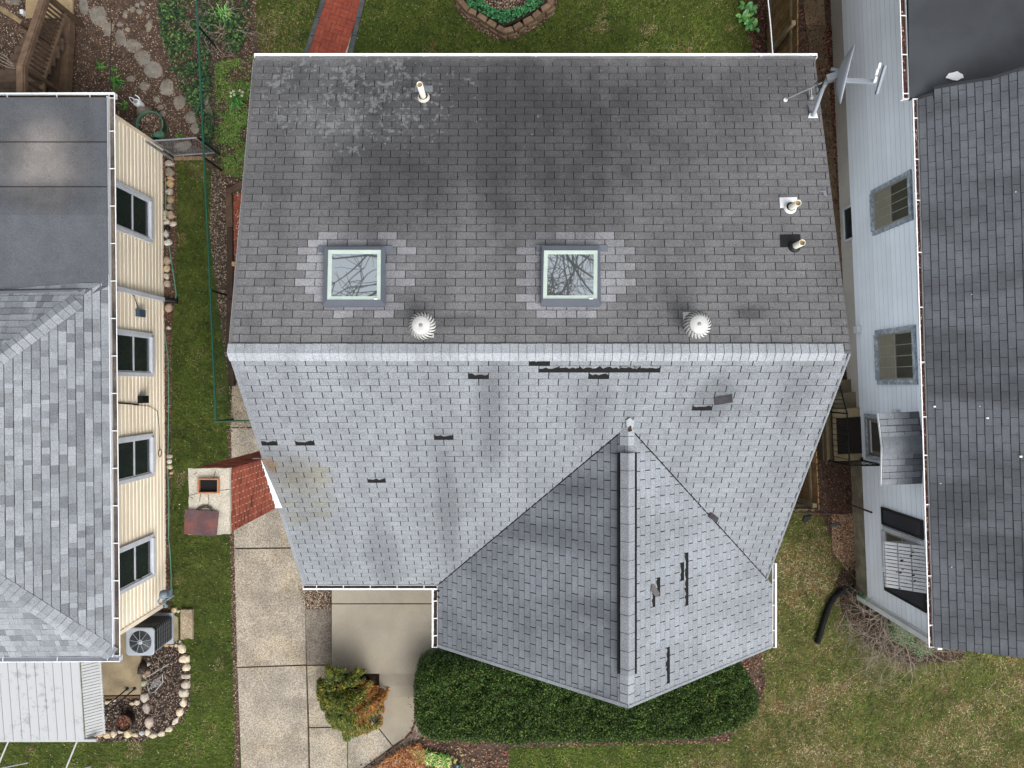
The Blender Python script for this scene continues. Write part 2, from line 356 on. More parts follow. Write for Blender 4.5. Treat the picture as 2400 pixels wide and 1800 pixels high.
def ground_mat():
    n = NT('lawn_soil')
    a = n.noise(.55, 4, .6); b = n.noise(4, 4, .6); g = n.noise(50, 3, .7)
    green = n.mix(n.mr(b, .35, .7), tuple(x*.8 for x in lin('#33421c')), tuple(x*.8 for x in lin('#4d5a26'))); tan = n.mix(n.mr(b, .3, .7), tuple(x*.5 for x in lin('#6e6241')), tuple(x*.5 for x in lin('#8f7f5a')))
    sp = n.n.new('ShaderNodeSeparateXYZ'); n.put(sp.inputs[0], n.pos)
    right = n.ma('MULTIPLY', n.mr(sp.outputs[0], 3.5, 5.5), n.mr(sp.outputs[1], -3.0, -1.5, 1, 0))
    f = n.ma('ADD', n.mr(a, .5, .8, 0, .5), n.ma('MULTIPLY', right, .45), clamp=True)
    c = n.mix(f, green, tan); c = n.scalecol(c, n.mr(g, .3, .7, .6, 1.35))
    return n.done(c, 1, g, .8, .02, spec=.1)
M['ground'] = ground_mat()
# ---------------------------------------------------------------- roofing
def clip(poly, conv):
    out = poly
    n = len(conv); ar = sum(conv[i][0]*conv[(i+1)%n][1]-conv[(i+1)%n][0]*conv[i][1] for i in range(n))
    cv = conv if ar > 0 else conv[::-1]
    for i in range(n):
        a, b = cv[i], cv[(i+1) % n]; inp = out; out = []
        if not inp: return []
        side = lambda p: (b[0]-a[0])*(p[1]-a[1])-(b[1]-a[1])*(p[0]-a[0])
        for j in range(len(inp)):
            p, q = inp[j], inp[(j+1) % len(inp)]; sp, sq = side(p), side(q)
            if sp >= -1e-9: out.append(p)
            if (sp > 1e-9 and sq < -1e-9) or (sp < -1e-9 and sq > 1e-9):
                t = sp/(sp-sq); out.append((p[0]+(q[0]-p[0])*t, p[1]+(q[1]-p[1])*t))
    return out

class Plane:
    def __init__(s, o, u, v):
        s.o = Vector(o); s.u = Vector(u).normalized(); s.v = Vector(v).normalized(); s.n = s.u.cross(s.v).normalized()
        if s.n.z < 0: s.n = -s.n
    def at(s, a, b, h=0): return s.o + s.u*a + s.v*b + s.n*h
    def uv(s, p): d = Vector(p) - s.o; return (d.dot(s.u), d.dot(s.v))

def deck(parent, pts3, mat_, name='roof_deck', th=.05, lift=-.004):
    """slab under the shingles, pts3 around the plane"""
    a, b, c = pts3[0], pts3[1], pts3[2]; nn = (Vector(b)-Vector(a)).cross(Vector(c)-Vector(a)).normalized()
    if nn.z < 0: nn = -nn
    top = [Vector(p)+nn*lift for p in pts3]; bot = [p - nn*th for p in top]; n = len(top); m = MB()
    m.add(top+bot, [tuple(range(n)), tuple(range(2*n-1, n-1, -1))] + [(i, (i+1)%n, n+(i+1)%n, n+i) for i in range(n)])
    return m.build(name, mat_, parent)

def tabs(pl, polys, ex, tw, tint, slot=.009, lam=False, t0=.009, seed=1, off=0.0, gap=.007):
    """yields dicts of tabs of one slope, clipped to its convex polygons (uv)"""
    r = random.Random(seed); out = []
    us = [p[0] for q in polys for p in q]; vs = [p[1] for q in polys for p in q]
    rows = int(max(vs)/ex)+1
    for i in range(rows):
        v0 = i*ex; v1 = v0+ex-gap; u = min(us)-tw + (off + (tw/2 if i % 2 else 0))+r.uniform(-.004, .004)
        if lam: u -= r.random()*tw
        k = 0
        while u < max(us):
            wdt = tw if not lam else r.choice((.09, .13, .17, .21, .26))
            sl = slot if not lam else .0015
            jj = r.uniform(-.0025, .0025) if not lam else r.uniform(-.003, .003)
            for poly in polys:
                rect = [(u, v0+jj), (u+wdt-sl, v0+jj), (u+wdt-sl, v1), (u, v1)]
                c = clip(rect, poly)
                if len(c) < 3: continue
                cu = sum(p[0] for p in c)/len(c); cv_ = sum(p[1] for p in c)/len(c)
                ctr = pl.at(cu, cv_); px, py = Q(ctr)
                if px < -420 or px > 2820 or py < -420 or py > 2220: continue
                ti = tint(px, py, i, r)
                full = len(c) == 4 and abs(max(p[0] for p in c)-min(p[0] for p in c)-(wdt-sl)) < 1e-5 and abs(max(p[1] for p in c)-min(p[1] for p in c)-(v1-v0-jj)) < 1e-5
                ars = [Q(pl.at(*p)) for p in c]; n = len(ars)
                ar = abs(sum(ars[q][0]*ars[(q+1)%n][1]-ars[(q+1)%n][0]*ars[q][1] for q in range(n)))/2
                if not (0 < px < 2400 and 0 < py < 1800): ar *= .01
                hh = t0*(r.uniform(.8, 1.2) if not lam else r.choice((.5, 1.0, 1.1)))
                out.append(dict(pl=pl, c=c, v0=v0, v1=v1, u=u, w=wdt-sl, full=full and jj is not None, ti=ti, a=ar, h=hh, jj=jj))
            u += wdt; k += 1
    return out

EDGE_BAND = .007       # darker band along the lower edge of each tab
def tab_solid(m, t, local=False):
    pl = t['pl']; c = t['c']; n = len(c)
    hgt = lambda v: t['h'] + (.0025-t['h'])*max(0, min(1, (v-t['v0'])/(t['v1']-t['v0'])))
    vm = t['v0']+t['jj']+EDGE_BAND
    if min(p[1] for p in c) < vm < max(p[1] for p in c):
        st_ = clip(c, [(-99, -99), (99, -99), (99, vm), (-99, vm)]); k0 = len(m.v); m.v += [tuple(pl.at(p[0], p[1], hgt(p[1])+.0006)) for p in st_]
        if len(st_) > 2: m.f.append(tuple(range(k0, k0+len(st_)))); m.c.append(tuple(x*.6 for x in t['ti'])); m.sm.append(False)
    top = [pl.at(p[0], p[1], hgt(p[1])) for p in c]; bot = [pl.at(p[0], p[1], -.002) for p in c]
    fs = [tuple(range(n))] + [(i, (i+1)%n, n+(i+1)%n, n+i) for i in range(n)]
    cc = t['ti']; dk = tuple(x*.45 for x in cc)
    b = len(m.v); m.v += [tuple(p) for p in top+bot]
    for q, f in enumerate(fs): m.f.append(tuple(b+i for i in f)); m.c.append(cc if q == 0 else dk); m.sm.append(False)

def lay(roof, sets, limit=300, name='shingle'):
    """sets: [(tab list, material)]; the largest become objects of their own, the rest one stuff part per slope"""
    allt = [(t, m_) for ts, m_ in sets for t in ts if t['ti'] is not None]
    cand = sorted([x for x in allt if x[0]['full']], key=lambda x: -x[0]['a'])[:limit]
    solo = set(id(x[0]) for x in cand); cache = {}; o_ = org(roof)
    for t, m_ in cand:
        pl = t['pl']; key = (id(pl), m_.name, round(t['w'], 3), round(t['h'], 3)//.002 if False else round(t['h']/.0015))
        if key not in cache:
            hh = round(t['h']/.0015)*.0015; me = bpy.data.meshes.new(name); w_, e_ = t['w'], t['v1']-t['v0']
            q = [(0, 0, hh), (w_, 0, hh), (w_, e_, .0025), (0, e_, .0025), (0, 0, -.002), (w_, 0, -.002), (w_, e_, -.002), (0, e_, -.002)]
            s_ = 1 if pl.u.cross(pl.v).z > 0 else -1
            q += [(0, EDGE_BAND, hh), (w_, EDGE_BAND, hh)]; fs = [(9-1, 9, 2, 3), (0,4,5,1), (1,5,6,2), (2,6,7,3), (3,7,4,0), (0, 1, 9, 8)]
            if s_ < 0: fs = [f[::-1] for f in fs]
            me.from_pydata(q, [], fs)
            a = me.attributes.new('tint', 'FLOAT_COLOR', 'FACE'); a.data.foreach_set('color', np.array([1,1,1,1]+[.45,.45,.45,1]*4+[.6,.6,.6,1], dtype=np.float32))
            me.materials.append(m_); cache[key] = me
        ob = bpy.data.objects.new(name, cache[key]); COL.objects.link(ob); ob.parent = roof
        pos = pl.at(t['u'], t['v0']+t['jj']) - o_; zz = pl.n
        ob.matrix_local = Matrix(((pl.u.x, pl.v.x, zz.x, pos.x), (pl.u.y, pl.v.y, zz.y, pos.y), (pl.u.z, pl.v.z, zz.z, pos.z), (0, 0, 0, 1)))
        ob.color = (*t['ti'], 1)
    for ts, m_ in sets:
        m = MB()
        for t in ts:
            if t['ti'] is not None and id(t) not in solo: tab_solid(m, t)
        if m.f: m.build('shingle_field', m_, roof, kind='stuff', fix=False)

def caps(parent, A, B, dl, dr, ex, wd, mat_, tintf, name='ridge_cap', lift=.014, start=0, limit=200):
    """folded cap pieces along a ridge or hip"""
    A, B = Vector(A), Vector(B); d = (B-A); L = d.length; d.normalize(); dl = Vector(dl).normalized(); dr = Vector(dr).normalized()
    n = int(L/ex); r = random.Random(5)
    for i in range(start, n):
        m = MB(); a = A+d*(i*ex); b = A+d*((i+1)*ex-.006); ti = tintf(r); w_ = wd*(1+r.uniform(-.02, .02)); j = r.uniform(-.004, .004)
        up = Vector((0, 0, 1)); sk = d*0.0
        za, zb_ = lift+.010, lift+.003
        pts = [a+dl*w_+d*j+up*za*.8, a+up*(za+.004), a+dr*w_+d*j+up*za*.8, b+dl*w_+up*zb_*.8, b+up*(zb_+.004), b+dr*w_+up*zb_*.8]
        lo = [p - up*.012 for p in pts]
        dk = tuple(x*.5 for x in ti)
        m.add(pts+lo, [(0,1,4,3), (1,2,5,4)], ti); m.c[-1] = ti
        bidx = 0
        m.add([pts[0], pts[1], lo[0], lo[1]], [(0,1,3,2)], dk); m.add([pts[1], pts[2], lo[1], lo[2]], [(0,1,3,2)], dk)
        m.add([pts[0], pts[3], lo[0], lo[3]], [(0,1,3,2)], dk); m.add([pts[2], pts[5], lo[2], lo[5]], [(0,1,3,2)], dk)
        m.build(name, mat_, parent, fix=False)

def gutter(parent, A, B, side, wd=.12, ht=.09, hang=(), debris=None, name='gutter', lipw=.02, mat_=None):
    """open trough from A to B; side points away from the roof"""
    A, B, s_ = Vector(A), Vector(B), Vector(side).normalized(); up = Vector((0, 0, 1)); mw = mat_ or M['white']
    m = MB(); mid = s_*(wd/2)
    bw_ = wd*.45; lw = min(lipw, .013) if wd > .115 else min(lipw, .02) if wd > .09 else lipw
    m.beam(A+s_*bw_/2-up*ht, B+s_*bw_/2-up*ht, bw_, .006)
    m.beam(A+s_*(wd-lw/2)+up*.008, B+s_*(wd-lw/2)+up*.008, lw, .012, col=(1.15, 1.15, 1.15))
    qa = [A+s_*(wd-.006), A+s_*(wd-.001), A+s_*(bw_+.003)-up*ht, A+s_*(bw_-.003)-up*ht]; qb = [p+(B-A) for p in qa]
    m.add(qa+qb, [(0, 1, 5, 4), (1, 2, 6, 5), (2, 3, 7, 6), (3, 0, 4, 7)])
    m.beam(A+s_*.004-up*ht/2, B+s_*.004-up*ht/2, .008, ht, col=(.75, .75, .75))
    d = (B-A).normalized()
    for e in (A+d*.004, B-d*.004): m.beam(e+s_*.006-up*ht/2+up*.005, e+s_*(wd)-up*ht/2+up*.005, .008, ht+.02)
    g = m.build(name, mw, parent)
    for t in hang:
        c = A+(B-A)*t; q = MB(); q.beam(c-up*.008, c+s_*(wd-.01)+up*.006, .018, .008); q.build('hanger', mw, g)
    if debris:
        q = MB(); q.beam(A+s_*(wd*.40)-up*.05, B+s_*(wd*.40)-up*.05, wd*.60, .02); q.build('gutter_debris', debris, g, kind='stuff')
    return g

# ============================================================ the middle house
XL, XR, YR, ZR = -4.21, 5.03, .456, 6.16
YB, ZB, YF, ZF = 5.32, 5.05, -3.98, 2.60
XG, ZG, GL, GR, YT = 1.87, 5.25, -1.46, 5.16, -5.23
house = thing('house', (0.4, .5, 0), 'middle house with dark rear roof slope, silver front slope and cross gable', 'house')
roof = thing('roof', (0.4, .5, 0)); roof.parent = house; roof.location = (0, 0, 0); ORG[roof.name] = Vector((.4, .5, 0))
sf = (ZR-ZF)/(YR-YF); YA = YR-(ZR-ZG)/sf
pb = Plane((XR, YB, ZB), (-1, 0, 0), (0, YR-YB, ZR-ZB))
pf = Plane((XL, YF, ZF), (1, 0, 0), (0, YR-YF, ZR-ZF))
pw = Plane((GL, YF, ZF), (0, -1, 0), (XG-GL, 0, ZG-ZF))
pe = Plane((GR, YT, ZF), (0, 1, 0), (XG-GR, 0, ZG-ZF))
RL, RR = (XL, YR, ZR), (XR, YR, ZR)
BL, BR = (XL-.03, YB, ZB), (XR-.06, YB, ZB)
FL = (XL+.06, YF, ZF); AP = (XG, YA, ZG); VL = (GL, YF, ZF); RM = (XG, YR, ZR)
tR = (GR-XR)/(GR-XG); VR = (XR, YF+(YA-YF)*tR, ZF+(ZG-ZF)*tR)
FRc = (XR, YF+(YA-YF)*tR, ZF+(ZG-ZF)*tR)
GTL = (GL, YT, ZF); GTR = (GR, YT, ZF); GT = (XG, YT, ZG); VRe = (GR, YF, ZF)
deck(roof, [BL, BR, RR, RL], M['underlay'], th=.12)
deck(roof, [FL, RL, RM, AP, VL], M['underlay'], th=.12); deck(roof, [RM, RR, VR, AP], M['underlay'], th=.12)
deck(roof, [GTL, GT, AP, VL], M['underlay'], th=.1); deck(roof, [GT, GTR, VRe, AP], M['underlay'], th=.1)

SKY1 = [(707, 575, 902, 556), (672, 830, 756, 948)]
def sky_patch(px, py, x0, y0):
    """stepped patch of newer shingles around a skylight whose frame starts at x0,y0"""
    dx, dy = px-x0, py-y0
    if -28 < dy < -6: return -30 < dx < 160
    if -6 <= dy < 8: return -55 < dx < 182
    if 8 <= dy < 118: return -55 < dx < 204
    if 118 <= dy < 134: return -42 < dx < 180
    if 134 <= dy < 152: return -20 < dx < 176
    if 152 <= dy < 172: return 4 < dx < 152
    return False
def tint_back(px, py, i, r):
    v = r.uniform(.93, 1.07)
    if r.random() < .10: v *= r.uniform(.86, .95)
    if sky_patch(px, py, 756, 576) or sky_patch(px, py, 1267, 574):
        v = r.uniform(1.7, 2.1) if r.random() < .8 else r.uniform(1.35, 1.5); return (v*.99, v, v*1.03)
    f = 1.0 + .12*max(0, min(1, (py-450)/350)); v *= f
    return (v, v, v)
HOLES_F = [(1251, 838, 1297, 849), (1273, 851, 1553, 864), (1112, 871, 1158, 882), (1387, 868, 1433, 880), (1011, 1018, 1056, 1029), (617, 1032, 664, 1041),
           (687, 1037, 733, 1048), (878, 1121, 921, 1131), (1644, 951, 1690, 962)]
def tint_front(px, py, i, r):
    v = r.uniform(.94, 1.05)
    if 640 < px < 790 and 1080 < py < 1250 and r.random() < .25: return (v*.98, v*.95, v*.84)
    return (v, v, v)
HOLES_E = [(1606, 1277, 1616, 1300), (1607, 1300, 1619, 1345), (1608, 1345, 1618, 1400), (1604, 1400, 1616, 1434), (1596, 1338, 1605, 1380), (1558, 1517, 1568, 1600), (1536, 1358, 1546, 1398), (1526, 1396, 1535, 1426)]
def tint_east(px, py, i, r):
    v = r.uniform(.95, 1.05); return (v, v, v)
def tint_west(px, py, i, r): v = r.uniform(.91, 1.08); return (v, v, v*1.005)
EX, TW = .127, .305
UV = lambda pl, pts: [pl.uv(p) for p in pts]
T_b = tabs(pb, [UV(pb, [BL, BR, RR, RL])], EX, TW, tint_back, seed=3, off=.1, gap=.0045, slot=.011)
T_f = tabs(pf, [UV(pf, [FL, RL, RM, AP, VL]), UV(pf, [RM, RR, VR, AP])], EX, TW, tint_front, slot=.014, seed=4, off=.05)
T_w = tabs(pw, [UV(pw, [GTL, GT, AP, VL])], EX, TW, tint_west, slot=.014, seed=5)
T_e = tabs(pe, [UV(pe, [GT, GTR, VRe, AP])], EX, TW, tint_east, slot=.014, seed=6)
def punch(T, holes):
    for x0, y0, x1, y1 in holes:      # the torn-off tabs: the nearest course, every tab whose middle lies in the span
        yc = (y0+y1)/2; near = []
        for t in T:
            cu = sum(p[0] for p in t['c'])/len(t['c']); cv_ = sum(p[1] for p in t['c'])/len(t['c']); px, py = Q(t['pl'].at(cu, cv_)); near.append((t, px, py))
        c = [n_ for n_ in near if x0-25 < n_[1] < x1+25]; best = min(c, key=lambda n_: abs(n_[2]-yc)+.02*abs(n_[1]-(x0+x1)/2))[0]['v0']
        row = [n_ for n_ in c if abs(n_[0]['v0']-best) < .01]; sel = [n_ for n_ in row if x0-3 < n_[1] < x1+3 and x1-x0 > 60] or [min(row, key=lambda n_: abs(n_[1]-(x0+x1)/2))]
        for n_ in sel: n_[0]['ti'] = None
punch(T_f, HOLES_F)
for xc, y0, y1 in ((1611, 1277, 1434), (1601, 1338, 1372), (1563, 1517, 1600), (1541, 1358, 1392), (1530, 1394, 1424)):
    near = [(t, *Q(t['pl'].at(sum(p[0] for p in t['c'])/len(t['c']), sum(p[1] for p in t['c'])/len(t['c'])))) for t in T_e]; best = min(near, key=lambda n_: abs(n_[1]-xc)+.05*abs(n_[2]-(y0+y1)/2))[0]['v0']
    row = [n_ for n_ in near if abs(n_[0]['v0']-best) < .01]
    for n_ in ([n_ for n_ in row if y0 < n_[2] < y1 and y1-y0 > 60] or [min(row, key=lambda n_: abs(n_[2]-(y0+y1)/2))]): n_[0]['ti'] = None
def add_remnants(T, pl, m_):
    """torn strips left at the top of the holes"""
    m = MB(); r = random.Random(9)
    for t in T:
        if t['ti'] is not None: continue
        e = t['v1']-t['v0']; us = [t['u']+t['w']*k/6 for k in range(7)]; us[0] += 0
        lo = [t['v0']+e*r.uniform(.55, .95) for _ in us]
        for k in range(6):
            q = [(us[k], lo[k]), (us[k+1], lo[k+1]), (us[k+1], t['v1']), (us[k], t['v1'])]
            m.add([pl.at(*p, .006) for p in q], [(0, 1, 2, 3)])
        m.build('torn_shingle', m_, roof); m = MB()
add_remnants(T_f, pf, M['shingle_front']); add_remnants(T_e, pe, M['shingle_east'])
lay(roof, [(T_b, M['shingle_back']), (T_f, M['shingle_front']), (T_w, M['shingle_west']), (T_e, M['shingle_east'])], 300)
capt = lambda r: (lambda v: (v, v, v))(r.uniform(.97, 1.03))
dback = Vector((0, YB-YR, ZB-ZR)); dfr = Vector((0, YF-YR, ZF-ZR))
caps(roof, (XL-.01, YR, ZR+.012), (XR+.02, YR, ZR+.012), dback, dfr, .127, .145, M['cap'], capt)
# cross gable: caps at both ends of a long ridge vent
ya, yb = P(1475, 1062, ZG).y, P(1475, 1584, ZG).y; dw = Vector((GL-XG, 0, ZF-ZG)); de = Vector((GR-XG, 0, ZF-ZG))
caps(roof, (XG, YA-.02, ZG+.01), (XG, ya+.0, ZG+.01), dw, de, .15, .15, M['cap'], capt)
caps(roof, (XG, yb+.0, ZG+.01), (XG, YT, ZG+.01), dw, de, .15, .15, M['cap'], capt)
ya, yb = P(1475, 1062, ZG).y, P(1475, 1584, ZG).y
m = MB()
for s_, dd in ((-1, dw.normalized()), (1, de.normalized())):
    c = Vector((XG, 0, ZG+.018))+dd*.168
    m.beam((c.x, ya, c.z), (c.x, yb, c.z), .055, .02)
m.build('vent_slot', M['dark'], roof)
r_ = random.Random(3); k = 0; y = ya
while y > yb+.02:
    y2 = max(y-r_.uniform(.28, .3), yb); v = r_.uniform(.80, .86); m = MB()
    L_ = Vector((XG, 0, ZG+.05))+dw.normalized()*.150; R_ = Vector((XG, 0, ZG+.05))+de.normalized()*.150; h1, h2 = .012, .004
    for (A_, C_) in ((L_, Vector((XG, 0, ZG+.055))), (Vector((XG, 0, ZG+.055)), R_)):
        m.add([(A_.x, y, A_.z+h1), (C_.x, y, C_.z+h1), (C_.x, y2+.004, C_.z+h2), (A_.x, y2+.004, A_.z+h2)], [(0, 1, 2, 3)], (v, v, v))
        m.add([(A_.x, y, A_.z+h1), (C_.x, y, C_.z+h1), (C_.x, y, C_.z-.02), (A_.x, y, A_.z-.02)], [(0, 1, 2, 3)], (v*.5,)*3)
    m.build('ridge_vent_cap', M['cap'], roof); y = y2
# valley lines, rake boards, gable trim, fascia
m = MB()
for v in (VL, VR):
    a = Vector(AP)+Vector((0, 0, .012)); b = Vector(v)+Vector((0, 0, .012)); m.beam(a, b, .022, .006)
m.build('valley_flashing', M['underlay'], roof)
m = MB()
for (px, py, px2, py2) in [(1105, 1312, 1135, 1286), (1285, 1128, 1320, 1108), (1030, 1378, 1052, 1352)]:
    q = []
    for X, Y in ((px, py), (px2, py2)):
        # valley point at this picture height
        pass
for t in (.08, .40, .70):
    a = Vector(VL)+(Vector(AP)-Vector(VL))*t; b = Vector(VL)+(Vector(AP)-Vector(VL))*(t+.06)
    up = Vector((.035, -.035, .018)); m.add([a+up, b+up, b+up+Vector((.07, -.05, .035)), a+up+Vector((.07, -.05, .035))], [(0, 1, 2, 3)], (1.05, 1.05, 1.05))
m.build('patch_shingle', M['shingle_west'], roof)
for a_, b_, dx, dz, up_v in ((BL, RL, -.004, -.07, (0, 0, 1)), (RL, FL, .03, -.13, (0, 0, 1)), (BR, RR, -.03, -.12, (0, 0, 1)), (RR, VR, -.03, -.13, (0, 0, 1)), (GTL, GT, 0, -.14, (.6, 0, .8)), (GT, GTR, 0, -.14, (-.6, 0, .8))):
    m = MB(); m.beam(Vector(a_)+Vector((dx, .02 if a_ in (GTL, GT) else 0, dz)), Vector(b_)+Vector((dx, .02 if a_ in (GTL, GT) else 0, dz)), .016, .12, up=up_v); m.build('rake_board', M['white'], roof)
# starter strips that show as a paler band along the eaves and rakes
m = MB(); st = .0135
def strip(pl, a, b, wd_, inward):
    a, b = Vector(a), Vector(b); i_ = Vector(inward).normalized()*wd_; n_ = pl.n*st
    m.add([a+n_, b+n_, b+i_+n_, a+i_+n_], [(0, 1, 2, 3)], (1.0, 1.0, 1.0))
strip(pf, FL, RL, .07, (1, 0, 0)); m.build('rake_edge', M['shingle_front'], roof); m = MB(); strip(pf, RR, VR, .03, (-1, 0, 0))
m.build('rake_edge', M['shingle_front'], roof)
m = MB(); strip(pb, BL, RL, .05, (1, 0, 0)); m.build('rake_edge', M['shingle_back'], roof)
m = MB(); strip(pw, GTL, GT, .06, (0, 1, 0)); m.build('rake_edge', M['shingle_east'], roof)
m = MB(); strip(pe, GT, GTR, .045, (0, 1, 0)); m.build('rake_edge', M['shingle_east'], roof)
m = MB(); m.beam((XL, YB-.01, ZB+.006), (XR-.05, YB-.01, ZB+.002), .10, .012, col=(1.1, 1.08, 1.08)); m.build('eave_flashing', M['shingle_back'], roof)
gutter(roof, (XL-.02, YB+.03, ZB-.01), (XR-.02, YB+.03, ZB-.01), (0, 1, 0), .075, .09, debris=None, lipw=.035, hang=[.1*i for i in range(1, 10)])
gutter(roof, (XL+.06, YF-.02, ZF-.0), (GL-.02, YF-.02, ZF-.0), (0, -1, 0), .085, .09, debris=M['mulch'], lipw=.028, hang=(.1, .3, .5, .7, .9))
gutter(roof, (GL-.02, YF-.10, ZF-.0), (GL-.02, YT+.0, ZF-.0), (-1, 0, 0), .11, .09, debris=M['mulch'], lipw=.035, hang=(.2, .5, .8))
gutter(roof, (GR+.01, YF+.42, ZF-.0), (GR+.01, YT, ZF-.0), (1, 0, 0), .085, .09, debris=M['found'], lipw=.03, hang=(.2, .5, .8))
for px, py, s_ in ((985, 1366, .05), (1000, 1364, .06), (1013, 1366, .05), (1027, 1385, .04), (1028, 1400, .03)):
    m = MB(); c = P(px, py, ZF+.02); r_ = random.Random(px); pts_ = [(c.x+math.cos(a)*s_*r_.uniform(.6, 1.3), c.y+math.sin(a)*s_*.6*r_.uniform(.6, 1.2)) for a in [k_*.785 for k_ in range(8)]]
    m.prism(pts_, c.z-.02, c.z+.012); m.build('leaf_clump', M['mulch'], roof)
m = MB(); q_ = [P(*p, ZF+.045) for p in ((999, 1357), (1030, 1356), (1029, 1365), (1000, 1365))]; m.hexa([p-Vector((0, 0, .01)) for p in q_], q_, (1.2, 1.2, 1.2)); m.build('eave_patch', M['cap'], roof)
# walls under the roof
m = MB(); m.prism([(XL+.3, YF+.45), (XR-.3, YF+.45), (XR-.3, YB-.3), (XL+.3, YB-.3)], 0, 2.45)
m.prism([(GL+.4, YT+.35), (GR-.4, YT+.35), (GR-.4, YF+.6), (GL+.4, YF+.6)], 0, 2.5)
m.add([(XL+.3, YF+.5, 2.4), (XL+.3, YR, 5.9), (XL+.3, YB-.3, 4.9), (XL+.3, YB-.3, 2.4)], [(0, 1, 2, 3)]); m.add([(XR-.3, YF+.5, 2.4), (XR-.3, YR, 5.9), (XR-.3, YB-.3, 4.9), (XR-.3, YB-.3, 2.4)], [(0, 1, 2, 3)])
m.add([(XL+.3, YB-.3, 2.4), (XR-.3, YB-.3, 2.4), (XR-.3, YB-.3, 4.9), (XL+.3, YB-.3, 4.9)], [(0, 1, 2, 3)])
m.add([(GL+.4, YT+.35, 2.4), (GR-.4, YT+.35, 2.4), (XG, YT+.35, 4.95)], [(0, 1, 2)])
m.build('wall', M['wsiding'], house)

# loose slab of shingle and leftover scraps on the roof
def roof_z(X, Y):
    zb_ = ZR - (Y-YR)*(ZR-ZB)/(YB-YR) if Y > YR else ZR-(YR-Y)*sf
    if Y < YA: zg = ZG-abs(X-XG)*(ZG-ZF)/(XG-GL); zb_ = max(zb_, zg) if Y > YF else zg
    return zb_
def on_roof(px, py):
    z = 5.0
    for _ in range(40):
        p = P(px, py, z); z = z*.5+.5*roof_z(p.x, p.y)
    return P(px, py, z)
def scrap(pts, label, mat_=None, cat='roof shingle', lift=.02):
    q = [on_roof(*p)+Vector((0, 0, lift)) for p in pts]; m = MB(); n = len(q)
    m.add(q+[p-Vector((0, 0, .008)) for p in q], [tuple(range(n))]+[(i, (i+1)%n, n+(i+1)%n, n+i) for i in range(n)])
    c = sum(q, Vector())/n; t = m.build('loose_shingle', mat_ or M['underlay']); return tag(t, label, cat)
M['scrap'] = mat('dark_torn_shingle', lin('#3b3a3e'), .95, .2, 6, .4, 70)
M['scrap2'] = mat('grey_torn_shingle', lin('#6b6768'), .95, .2, 6, .3, 70)
scrap([(1672, 931), (1715, 924), (1717, 943), (1674, 950)], 'dark loose shingle tab lying crooked high on the right of the silver slope', M['scrap'])
scrap([(1661, 1203), (1668, 1201), (1684, 1214), (1680, 1225), (1660, 1212)], 'dark shingle scrap caught in the right hand valley', M['scrap'])
scrap([(1527, 1369), (1535, 1371), (1546, 1390), (1543, 1397), (1536, 1398), (1525, 1385)], 'twisted brown shingle scrap lying over the torn patch on the east gable slope', M['scrap2'])
# plaster patch at the top of the gable valleys
m = MB()
pa = [on_roof(*p)+Vector((0, 0, .05)) for p in [(1466, 985), (1475, 979), (1486, 986), (1482, 1005), (1468, 1006)]]
m.add(pa, [(0, 1, 2, 3, 4)]); m.build('ridge_end_patch', M['cap'], roof)
m = MB(); pa = [on_roof(*p)+Vector((0, 0, .06)) for p in [(1470, 998), (1478, 997), (1480, 1010), (1471, 1012)]]; m.add(pa, [(0, 1, 2, 3)]); m.build('ridge_end_patch', M['mulch'], roof)
m = MB()
for ps in [[(1916, 448), (1934, 447), (1938, 462), (1930, 460), (1928, 452)]]:
    pa = [on_roof(*p)+Vector((0, 0, .02)) for p in ps]; m.add(pa, [tuple(range(len(pa)))])
m.build('sealant_patch', M['grey_metal'], roof)

# ---------------------------------------------------------------- chimney
CX1, CX0, CY1, CY0, CZ = -4.225, -4.80, -1.275, -2.22, 6.1
chim = thing('chimney', (CX0, CY0, 0), 'red brick chimney with pale cracked cement crown rising beside the left roof edge', 'chimney')
m = MB(); m.box((CX0+.006, CY0+.006, 0), (CX1-.006, CY1-.006, CZ-.02)); m.build('mortar_core', M['mortar'], chim)
bl, bh, bd = .2, .062, .05; ch = .0735; bricks = []; rb = random.Random(8)
for ci in range(int((CZ-.04)/ch)):
    z0 = ci*ch; off = (bl+.018)/2 if ci % 2 else 0
    for face in ('E', 'N', 'W', 'S'):
        L0, L1 = (CY0, CY1) if face in 'EW' else (CX0, CX1)
        u = L0 - (bl+.018) + off
        while u < L1:
            a, b = max(u, L0), min(u+bl, L1)
            if b-a > .03:
                if face == 'E': q = ((CX1-.03, a, z0), (CX1+rb.uniform(-.003, .003), b, z0+bh))
                elif face == 'W': q = ((CX0+rb.uniform(-.003, .003), a, z0), (CX0+.03, b, z0+bh))
                elif face == 'N': q = ((a, CY1-.03, z0), (b, CY1+rb.uniform(.001, .006), z0+bh))
                else: q = ((a, CY0-rb.uniform(.001, .006), z0), (b, CY0+.03, z0+bh))
                bricks.append((face, z0, q))
            u += bl+.018
def bt():
    v = rb.uniform(.72, 1.22)
    if rb.random() < .10: v *= .5
    return (v, v*rb.uniform(.9, 1.02), v*rb.uniform(.88, 1.02))
bricks.sort(key=lambda b: (-(b[0] == 'E' and b[1] > 3.6), -(b[0] == 'N'), -b[1])); cnt = 0; mrest = MB()
for face, z0, q in bricks:
    vis = (face == 'E' and z0 > 3.6) or (face == 'N')
    if vis and cnt < 298:
        m = MB(); m.box(*q); ob = m.build('brick', M['brick'], chim, fix=False); ob.color = (*bt(), 1); cnt += 1
    else: mrest.box(*q, col=bt())
mrest.build('brickwork', M['brick'], chim, kind='stuff', fix=False)
